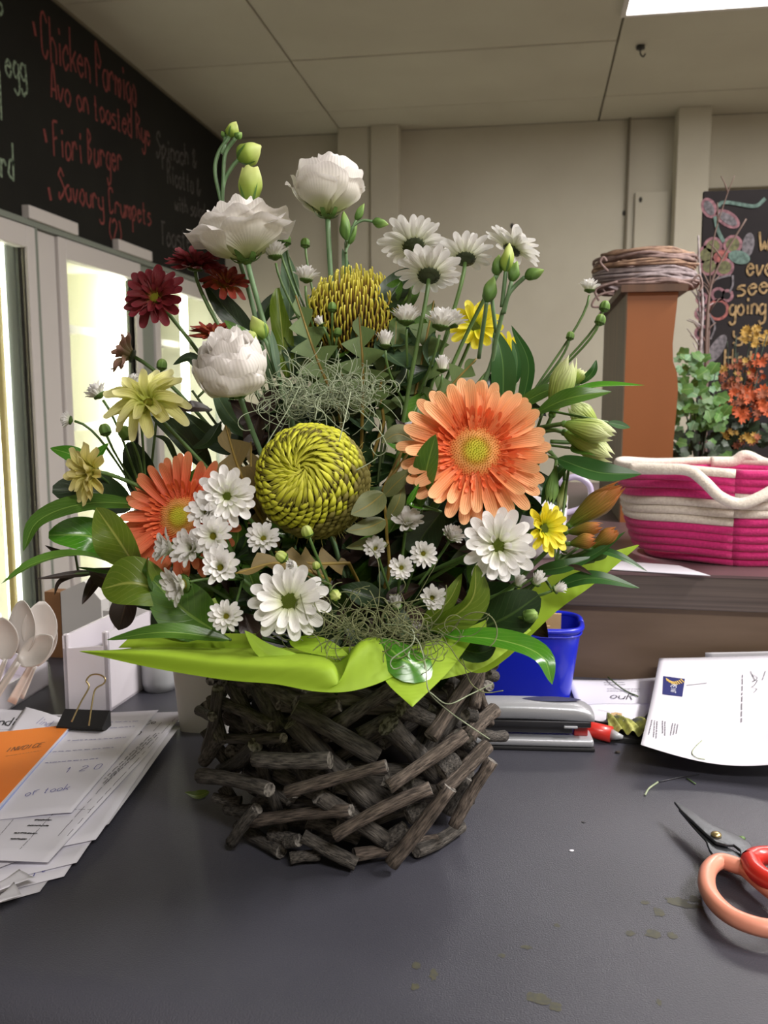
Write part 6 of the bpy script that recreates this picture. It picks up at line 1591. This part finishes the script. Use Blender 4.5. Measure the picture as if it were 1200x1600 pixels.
for k in range(9):     # fan of gold rays
    t = k/8; x0 = .12+.66*t; y0r = .12+.16*math.sin(PI*t)-.04*t; dx = .05+.12*t
    q = [(x0, y0r), (x0+.065, y0r-.01), (x0+.065+dx, y0r+.15), (x0+.02+dx, y0r+.16)]
    on_letter('logo_ray', 'logo_gold', [bil(lc, x, y) for x, y in q][::-1], .0009+.00003*k)
mb = MB()
for s_ in text_strokes('REINT', (0, 0, 0), (1, 0, 0), (0, 1, 0), 1.0, .01):
    pts = []
    for p in s_:
        a, b = bil(lc, .40+.24*p.y, .42+.46*p.x); pts.append(Vector(lf(a, b))+l_nrm(a, b)*.0012)
    mb.ribbon(pts, .0008, l_nrm(.3, .6))
mb.build('logo_lettering', 'logo_white', lt, smooth=False)
def lprint(m, lines, lw, seed=0):
    rr = random.Random(seed); mb = MB()
    for (x0, y0_, x1, y1_) in lines:
        a, b = lq(x0, y0_), lq(x1, y1_); t = 0
        while t < 1:
            e = min(1, t+rr.uniform(.04, .14)); pts = []
            for k in range(5):
                s = t+(e-t)*k/4; u, v = a[0]+(b[0]-a[0])*s+rr.uniform(-1, 1)*.001, a[1]+(b[1]-a[1])*s; pts.append(Vector(lf(u, v))+l_nrm(u, v)*.0008)
            mb.ribbon(pts, lw, l_nrm(.5, .5)); t = e+rr.uniform(.02, .05)
    mb.build('print', m, lt, smooth=False, kind='stuff')
lprint('ink_grey', [(1019, 1126, 1015, 1150), (1023, 1126, 1020, 1153), (1028, 1127, 1025, 1155), (1036, 1127, 1034, 1148), (1041, 1128, 1039, 1150), (1050, 1131, 1047, 1150), (1055, 1131, 1053, 1149), (1060, 1132, 1058, 1148), (1197, 1048, 1193, 1064)], .0012)
lprint('ink_grey', [(1161, 1055, 1160, 1130)], .0011, 3)
sig = [(1173, 1051), (1178, 1062), (1176, 1054), (1182, 1060), (1175, 1066), (1184, 1064), (1180, 1072), (1176, 1076), (1183, 1078), (1179, 1083)]
MB().ribbon(cat([Vector(lf(*lq(*q)))+l_nrm(*lq(*q))*.001 for q in sig], 4), .0006, l_nrm(.8, .6)).build('signature', 'ink_black', lt, smooth=False)
MB().ribbon([Vector(lf(*lq(*q)))+l_nrm(*lq(*q))*.0008 for q in ((1071, 1070), (1088, 1069), (1105, 1068))], .0011, l_nrm(.3, .7)).build('mark', 'ink_grey', lt, smooth=False)
pp = [Vector(lf(*lq(*q)))+l_nrm(*lq(*q))*.001 for q in ((1098, 1159), (1086, 1168), (1082, 1177), (1088, 1184), (1102, 1188))]
MB().tube(cat(pp, 5), .0005, 5).build('moss_strand', 'moss_grey', label='short curved moss fibre lying on the white letter', cat='moss')
s3, _ = sheet('document', 'paper_grey', [ony(1102, 1020, yB+.008), ony(1280, 1016, yB+.008), ony(1280, 1060, yB+.006), ony(1102, 1060, yB+.006)], 0, 'second white sheet edge showing above the letter', 'loose white papers', bump_=0.0002)
# stem debris on papers and worktop
def bit(label, pts, r, m): 
    c_ = cat(pts, 4) if len(pts) > 2 else pts; MB().tube(c_, r, 5).build('stem_offcut', m, label=label, cat='debris', group='plant offcuts on the counter')
bit('thin stem offcut lying across the printed document', [onz(950, 1058, Z+.006), onz(975, 1078, Z+.006), onz(997, 1088, Z+.006)], .0009, 'stem_dark')
bit('pale fibre on the counter in front of the letter', [onz(1008, 1242, Z+.0012), onz(1014, 1232, Z+.0012), onz(1028, 1222, Z+.0012)], .0009, 'moss_grey')
bit('dark thread on the counter under the letter edge', [onz(1028, 1222, Z+.001), onz(1060, 1215, Z+.001), onz(1092, 1210, Z+.001)], .0005, 'steel_dark')
bit('green needle offcut right of the pale fibre', [onz(1073, 1216, Z+.001), onz(1087, 1225, Z+.001)], .0006, 'stem_green')
def crumb(label, px, py, r, m, h=.5):
    p = onz(px, py, Z); MB().ball((p.x, p.y, Z+r*h*.9), (r, r*.8, r*h), 8, 5, jit=.5, seed=px).build('crumb', m, label=label, cat='debris', group='crumbs on the counter')
crumb('brown crumb just below the stapler', 965, 1177, .0028, 'stick_brown'); crumb('white crumb left of the scissors', 893, 1330, .002, 'paper_white', .3)
crumb('grey flake on the counter above the white crumb', 912, 1285, .0024, 'steel_dark', .1); crumb('green crumb beside the scissor blade', 1158, 1312, .003, 'stem_green')
mat('stain_olive', srgb(74, 72, 54), 0.6, srgb(62, 62, 56), scale=300)
rr = random.Random(8)
for (x, y, w, h) in ((1058, 1408, 16, 7), (1030, 1425, 9, 7), (1020, 1459, 12, 6), (985, 1458, 7, 4), (1050, 1462, 8, 5), (1075, 1415, 22, 4), (650, 1508, 8, 5), (678, 1522, 6, 9), (648, 1542, 6, 5), (870, 1446, 5, 3), (842, 1560, 18, 8), (868, 1573, 10, 5), (784, 1493, 5, 3), (822, 1480, 8, 3), (1030, 1566, 4, 4), (1008, 1410, 6, 3), (1085, 1405, 8, 5)):
    c_ = onz(x, y, Z+.00025); k = (c_-C0).length/FPX; vs = []
    for j in range(14):
        a = 2*PI*j/14; q = rr.uniform(.65, 1.15); vs.append(c_+Vector((w*k*q*math.cos(a), h*k*1.7*q*math.sin(a), 0)))
    MB().add(vs, [tuple(range(14))]).build('stain', 'stain_olive', ctr, smooth=False)
# right edge leaf
mb, cl = leaf_mesh([(1240, 1225, .93), (1205, 1222, .92), (1193, 1200, .91)], 40, n=(0, .8, .6)); mb.build('loose_leaf', 'leaf_olive', label='green leaf tip entering at the right edge above the scissors', cat='leaf')

# scissors
sc = thing('scissors', onz(1150, 1345, Z), 'floristry scissors with peach handle and dark pointed blades at the right edge', 'scissors')
def flatshape(pxs, z0, th, m, nm, bev=.0008):
    pts = [onz(x, y, z0) for x, y in pxs]; a2 = sum(pts[i].x*pts[(i+1) % len(pts)].y-pts[(i+1) % len(pts)].x*pts[i].y for i in range(len(pts)))
    if a2 < 0: pts = pts[::-1]
    return MB().prism(pts, (0, 0, th)).build(nm, m, sc, bevel=bev)
flatshape([(1053, 1256), (1062, 1260), (1085, 1274), (1104, 1287), (1122, 1297), (1150, 1308), (1172, 1322), (1178, 1332), (1170, 1344), (1158, 1342), (1156, 1332), (1146, 1324), (1134, 1324), (1118, 1320), (1102, 1306), (1080, 1285), (1064, 1270)], Z+.016, .0025, 'blade_steel', 'blade')
flatshape([(1060, 1268), (1080, 1292), (1102, 1316), (1108, 1332), (1118, 1346), (1140, 1350), (1160, 1352), (1164, 1342), (1140, 1330), (1120, 1316), (1100, 1300), (1078, 1278)], Z+.0125, .0025, 'blade_steel', 'blade')
p = onz(1119, 1304, Z+.0195); MB().ball(p, (.0042, .0042, .0022), 14, 8).build('pivot_screw', 'brass', sc)
hz = Z+.013
loop_px = [(1150, 1352), (1125, 1346), (1108, 1358), (1104, 1380), (1112, 1402), (1132, 1424), (1160, 1440), (1200, 1451), (1250, 1452), (1290, 1440), (1290, 1420), (1250, 1410), (1218, 1400), (1190, 1380), (1165, 1358)]
lp = [onz(x, y, hz) for x, y in loop_px]; MB().tube(cat(lp+[lp[0]], 5), .0062, 12, cap=False).build('handle', 'peach_plastic', sc)
lp = [onz(x, y, hz+.006) for x, y in ((1172, 1344), (1185, 1338), (1210, 1338), (1250, 1350), (1290, 1372), (1280, 1392), (1240, 1390), (1205, 1378), (1182, 1362))]
MB().tube(cat(lp+[lp[0]], 5), .0072, 12, cap=False).build('handle', 'red_plastic', sc, label='red handle')

# ================================================================ things on the counter, left
# stack of clipped invoices: each sheet is a thing of the pile
gN = 'papers in the pile at left'
stack = [([(0, 1150), (255, 1130), (62, 1395), (-90, 1440)], .0008, 'paper_grey', 'lowest sheet of the paper pile, showing at its front corner'),
         ([(-10, 1140), (262, 1128), (100, 1370), (-90, 1420)], .0022, 'paper_white', 'second sheet of the paper pile with a curled front edge'),
         ([(0, 1130), (275, 1130), (120, 1350), (-80, 1395)], .0036, 'paper_white', 'third sheet of the paper pile'),
         ([(0, 1130), (286, 1128), (170, 1290), (-60, 1380)], .0052, 'paper_grey', 'fourth sheet of the paper pile sticking out to the right'),
         ([(0, 1120), (280, 1122), (150, 1312), (-80, 1360)], .0070, 'paper_white', 'fifth sheet of the paper pile'),
         ([(60, 1118), (291, 1114), (75, 1347), (-120, 1345)], .0092, 'paper_white', 'printed ruled invoice page on top of the paper pile'),
         ([(90, 1120), (248, 1110), (112, 1272), (-30, 1282)], .0114, 'paper_white', 'smaller handwritten docket lying over the top invoice page')]
for i, (px, dz, m, lab) in enumerate(stack):
    px = [(x, y, dz) for x, y in px]
    o_, f_ = sheet('paper_sheet', m, px, Z, lab, gN, 16, 16, .0007, seed=i*1.7, th=.0003)
    if i == 5:
        prints(o_, f_, 'ink_grey', [(.97, .12, .97, .93), (.90, .12, .90, .93)], .0005, .0008, seed=1)
        prints(o_, f_, 'ink_black', [(.55, .13, .72, .13), (.60, .17, .76, .17), (.62, .20, .74, .20), (.56, .10, .68, .10), (.2, .12, .32, .12), (.2, .16, .34, .16)], .0014, .0008, seed=2)
        prints(o_, f_, 'ink_grey', [(.1, .26, .97, .26), (.45, .05, .45, .26), (.7, .05, .72, .30)], .0005, .0008, seed=3)
        strokes_on(o_, f_, 'ink_black', 'Co', .80, .88, .86, .89, .035, .0009); strokes_on(o_, f_, 'ink_black', '0', .80, .79, .82, .79, .03, .0009)
        prints(o_, f_, 'ink_grey', [(.88, .42, .93, .80), (.90, .42, .95, .80), (.86, .45, .90, .78)], .0009, .0008, seed=5)
    if i == 6:
        strokes_on(o_, f_, 'ink_blue', 'of took', .30, .16, .75, .18, .05, .0007)
        strokes_on(o_, f_, 'ink_blue', '1 2 0', .55, .34, .9, .36, .05, .0007)
        prints(o_, f_, 'ink_blue', [(.25, .45, .8, .47), (.2, .56, .85, .58), (.3, .68, .9, .68), (.4, .8, .9, .8), (.3, .88, .9, .86)], .0008, .0008, seed=7)
    if i == 1:
        strokes_on(o_, f_, 'ink_blue', 'R1a', .62, .02, .80, .05, .08, .0008)
# loose sheets behind the orange pad
s_, f_ = sheet('paper_sheet', 'paper_white', [(-30, 1108, .004), (60, 1112, .004), (60, 1150, .004), (-30, 1150, .004)], Z+.006, 'white slip printed with bold lettering behind the orange pad', 'slips behind the orange pad', seed=3, bump_=.0004)
strokes_on(s_, f_, 'ink_black', 'indi', .22, .38, .58, .36, .32, .0016, slant=.2)
prints(s_, f_, 'ink_grey', [(.1, .12, .55, .12), (.1, .2, .5, .2)], .0007, .001)
s_, f_ = sheet('paper_sheet', 'paper_white', [(40, 1105, .006), (96, 1122, .006), (100, 1145, .006), (14, 1145, .006)], Z+.007, 'white slip with a blue signature next to the bulldog clip', 'slips behind the orange pad', seed=5, bump_=.0004)
strokes_on(s_, f_, 'ink_blue', 'lind', .42, .40, .70, .30, .35, .0006)
# torn scraps at the near left corner
for (px, dz, m, lab) in (([(0, 1400), (22, 1380), (35, 1400), (-10, 1415)], .013, 'paper_grey', 'grey folded scrap near the front left corner of the pile'), ([(-5, 1382), (30, 1360), (55, 1372), (-5, 1395)], .012, 'paper_white', 'white torn scrap at the left of the pile')):
    sheet('paper_scrap', m, [(x, y, dz) for x, y in px], Z, lab, 'torn scraps', 6, 6, .0006)
# orange invoice pad
PZ = Z+.016
pad = thing('invoice_pad', onz(30, 1200, Z+.012), 'orange-covered invoice pad lying on the paper pile at left', 'invoice pad')
c4_ = [(-60, 1150), (111, 1132), (-6, 1262), (-180, 1290)]
def padq(z): return [onz(x, y, PZ) + Vector((0, 0, z)) for x, y in c4_]
def padslab(z0, z1, m, nm, ins=0):
    q = padq(0); cc = sum(q, Vector())/4; q = [p+(cc-p)*ins for p in q]
    q = [Vector((p.x, p.y, z0)) for p in q]; MB().prism(q[::-1], (0, 0, z1-z0)).build(nm, m, pad, smooth=False)
padslab(PZ-.0045, PZ-.0025, 'page_blue', 'blue_pages', -.03); padslab(PZ-.0025, PZ-.0004, 'paper_white', 'white_pages', -.015)
padslab(PZ-.0004, PZ, 'pad_orange', 'cover', 0)
cq = padq(0)
def fpad(u, v): 
    p = cq[3].lerp(cq[2], u).lerp(cq[0].lerp(cq[1], u), v); return Vector((p.x, p.y, PZ))
def pad_uv(px, py):
    p = onz(px, py, PZ); best = min(((fpad(i/50, j/50)-p).length, i/50, j/50) for i in range(51) for j in range(51)); return best[1], best[2]
a, b = pad_uv(8, 1176), pad_uv(66, 1166)
strokes_on(pad, fpad, 'timber_dark', 'INVOICE', a[0], a[1], b[0], b[1], .055, .0009, .0006, slant=.02)
a, b = pad_uv(10, 1183), pad_uv(64, 1174); prints(pad, fpad, 'timber_dark', [(a[0], a[1], b[0], b[1])], .0005, .0006)
# bulldog clip
cp = onz(135, 1140, Z+.018); 
cl_ = thing('bulldog_clip', onz(135, 1142, Z+.014), 'black bulldog clip with raised wire handles gripping the papers', 'clip')
q = [onz(88, 1142, Z+.013), onz(160, 1145, Z+.013)]; dirx = (q[1]-q[0]).normalized(); diry = Vector((-dirx.y, dirx.x, 0)); M3 = Matrix((dirx, diry, Vector((0, 0, 1)))).transposed()
wcl = (q[1]-q[0]).length; mid = (q[0]+q[1])/2
prof = [(-.001, 0), (.020, -.0045), (.020, -.0085), (.021, -.0085), (.0215, .0075), (.0205, .0085), (-.001, .0016)]
poly = [q[0]+diry*y+Vector((0, 0, z+.003)) for y, z in [(0, 0), (.021, -.009), (.0225, -.009), (.0225, .013), (.021, .0135), (0, .0018)]]
MB().prism(poly, dirx*wcl).build('jaw', 'black_rubber', cl_, smooth=False, bevel=.0004)
wp = [pos(115, 1124, .80), pos(128, 1098, .81), pos(138, 1078, .82), pos(135, 1064, .822), pos(142, 1055, .824), pos(155, 1054, .824), pos(164, 1060, .822), pos(162, 1068, .82), pos(149, 1078, .82), pos(144, 1098, .81), pos(139, 1136, .80)]
mdep = depth(onz(135, 1138, Z+.02)); wp = [pos(x, y, mdep+dd_) for x, y, dd_ in ((112, 1128, -.004), (126, 1098, .004), (139, 1074, .010), (135, 1064, .012), (142, 1055, .014), (155, 1054, .014), (164, 1060, .012), (162, 1068, .011), (149, 1077, .010), (144, 1098, .004), (139, 1134, -.004))]
MB().tube(cat(wp, 5), .0009, 7).build('wire_handle', 'brass', cl_)
# white open-front dispenser
d0, d1, d2 = onz(103, 1118, Z), onz(172, 1112, Z), onz(240, 1066, Z)
hh = .098
dp = thing('card_holder', (d0+d1)/2, 'white plastic open-front holder standing behind the bulldog clip', 'holder')
th_ = .004
fx = (d1-d0).normalized(); sx_ = (d2-d1).normalized()
MB().prism([d0, d1, d1+sx_*th_, d0+sx_*th_], (0, 0, hh*.80)).build('front_panel', 'plastic_white', dp, smooth=False)
MB().prism([d1, d2, d2-fx*th_, d1-fx*th_], (0, 0, hh*.95)).build('side_panel', 'plastic_white', dp, smooth=False)
d3 = d0+(d2-d1); MB().prism([d0, d3, d3+fx*th_, d0+fx*th_], (0, 0, hh*.95)).build('side_panel', 'plastic_white', dp, smooth=False)
MB().prism([d3, d2, d2-sx_*th_, d3-sx_*th_], (0, 0, hh*1.3)).build('back_panel', 'plastic_grey', dp, smooth=False)
MB().prism([d0, d1, d2, d3], (0, 0, .003)).build('base', 'plastic_white', dp, smooth=False)
for e in (d0, d1-fx*.006): MB().prism([e, e+fx*.006, e+fx*.006+sx_*.006, e+sx_*.006], (0, 0, hh*.97)).build('front_post', 'plastic_white', dp, smooth=False, bevel=.002)
# dark wood block with white side behind it
w0_ = ony(76, 1060, CY-.03); w1 = ony(100, 1060, CY-.03)
wz = ony(80, 925, CY-.03).z
MB().box2((w0_.x, CY-.03, Z), (w1.x, CY-.008, wz)).build('wood_block', 'wood_brown', label='thin brown wooden block standing behind the white holder', cat='block', smooth=False)
q = [ony(101, 1060, CY-.035), ony(163, 1060, CY-.035)]
mb = MB(); z1 = ony(105, 925, CY-.035).z; z2 = ony(130, 908, CY-.035).z
mb.prism([Vector((q[0].x, CY-.035, Z)), Vector((q[1].x, CY-.035, Z)), Vector((q[1].x, CY-.035, z1-.01)), Vector(((q[0].x*.4+q[1].x*.6), CY-.035, z2)), Vector((q[0].x, CY-.035, z1))][::-1], (0, .03, 0)); mb.build('white_carton', 'plastic_grey', label='pale carton with a slanted top next to the wooden block', cat='carton', smooth=False)
q = [ony(165, 1060, CY-.06), ony(198, 1060, CY-.06)]; MB().box2((q[0].x, CY-.06, Z), (q[1].x, CY-.04, ony(180, 955, CY-.06).z)).build('white_carton', 'plastic_grey', label='low pale carton behind the white holder at its right', cat='carton', smooth=False)
# white tub and clear beaker behind the basket
t0 = onz(300, 1148, Z); 
wt = thing('white_pot', t0+Vector((0, .04, 0)), 'square pale plastic pot half hidden behind the twig basket at left', 'pot')
k = depth(t0)/FPX; mb = MB(); a_, b_ = onz(270, 1150, Z), onz(345, 1150, Z); wd_ = (b_-a_).length*1.1; hp_ = .082
def potw(u, v, ins=0):
    a = 2*PI*u; n = 6; c_, s_ = math.cos(a), math.sin(a); h_ = wd_/2*(1.0+.22*v)-ins
    return Vector(((a_.x+b_.x)/2+.004, (a_.y+b_.y)/2+wd_*.5, Z+.001))+Vector((h_*math.copysign(abs(c_)**(2/n), c_), h_*.8*math.copysign(abs(s_)**(2/n), s_), hp_*v))
mb.grid(potw, 40, 5, closed_u=True); mb.grid(lambda u, v: potw(u, 1-v*.95, .0015), 40, 5, closed_u=True); mb.build('body', 'plastic_grey', wt)
MB().tube([potw(i/40, 1) for i in range(41)], .002, 6).build('rim', 'plastic_grey', wt)
p = onz(250, 1076, Z); MB().lathe([(0, .001), (.02, .001), (.022, .012), (.0225, .045), (.021, .046), (.0205, .012), (0, .004)], 20, p).build('beaker', 'plastic_clear', label='small grey clear beaker between the holder and the pale pot', cat='beaker')
# lime leaf tip on the counter behind the basket
mb, cl = leaf_mesh([(325, 1150, .80), (305, 1156, .795), (286, 1150, .79)], 22, n=(0, .9, .5))
off_ = min(v[2] for v in mb.v)-Z-.001; mb.v = [(v[0], v[1], v[2]-off_) for v in mb.v]; mb.build('fallen_leaf', 'leaf_olive', label='lime leaf tip on the counter at the left foot of the basket', cat='leaf')
# white plastic spoons in a tub at the far left
scx = onz(20, 1105, Z)
spw = thing('cutlery_tub', scx, 'white tub at the far left edge holding plastic spoons', 'tub')
q = [onz(-60, 1135, Z), onz(10, 1112, Z), onz(76, 1070, Z), onz(10, 1050, Z)]
cc = sum(q, Vector())/4
for i in range(4):
    a, b = q[i], q[(i+1) % 4]; n_ = (cc-(a+b)/2).normalized()*.002
    MB().prism([a, b, b+n_, a+n_], (0, 0, .030)).build('wall', 'plastic_white', spw, smooth=False)
MB().prism(q, (0, 0, .002)).build('base', 'plastic_white', spw, smooth=False)
def spoon(label, foot, neck, tip, w, nrm):
    a, n_, t = [pos(*q) for q in (foot, neck, tip)]; k = neck[2]/FPX
    root = thing('plastic_spoon', a, label, 'spoon', 'white plastic spoons at far left'); NN = V(*nrm)
    ax_ = (t-n_).normalized(); bx = ax_.cross(NN).normalized(); nz = bx.cross(ax_); L = (t-n_).length
    def bowl(u, v):
        wv = w*k/2*math.sin(PI*min(v*.93+.05, 1))**.65; s = u*2-1
        return n_+ax_*L*v+bx*wv*s-nz*(.22*w*k*(1-s*s)*math.sin(PI*v)**.8)
    MB().grid(bowl, 10, 12).build('bowl', 'spoon_white', root, solid=.0008)
    def hd(u, v):
        s = u*2-1; ww = (4+4*(1-v))*k; p = a.lerp(n_, v); bb = (n_-a).normalized().cross(NN).normalized()
        return p+bb*s*ww*.9+NN*(.0015*abs(s))
    MB().grid(hd, 4, 8).build('handle', 'spoon_white', root, solid=.0008)
ds = .93
spoon('white plastic spoon with its bowl up at the right of the cutlery', (18, 1098, ds), (58, 1022, ds), (66, 940, ds), 52, (.3, 0, 1))
spoon('white plastic spoon with a pointed bowl at the left edge', (-10, 1095, ds-.01), (34, 1022, ds-.01), (34, 938, ds-.01), 60, (-.5, 0, 1))
spoon('white plastic spoon lying low across the front of the cutlery', (-14, 1100, ds-.02), (30, 1036, ds-.02), (82, 996, ds-.02), 46, (.1, .5, 1))
spoon('white plastic spoon leaning left at the frame edge', (-14, 1088, ds-.015), (10, 1030, ds-.015), (0, 965, ds-.015), 52, (-.2, .2, 1))
spoon('white plastic spoon standing behind the right-hand one', (30, 1090, ds+.012), (54, 1040, ds+.012), (80, 968, ds+.012), 40, (.5, .2, 1))
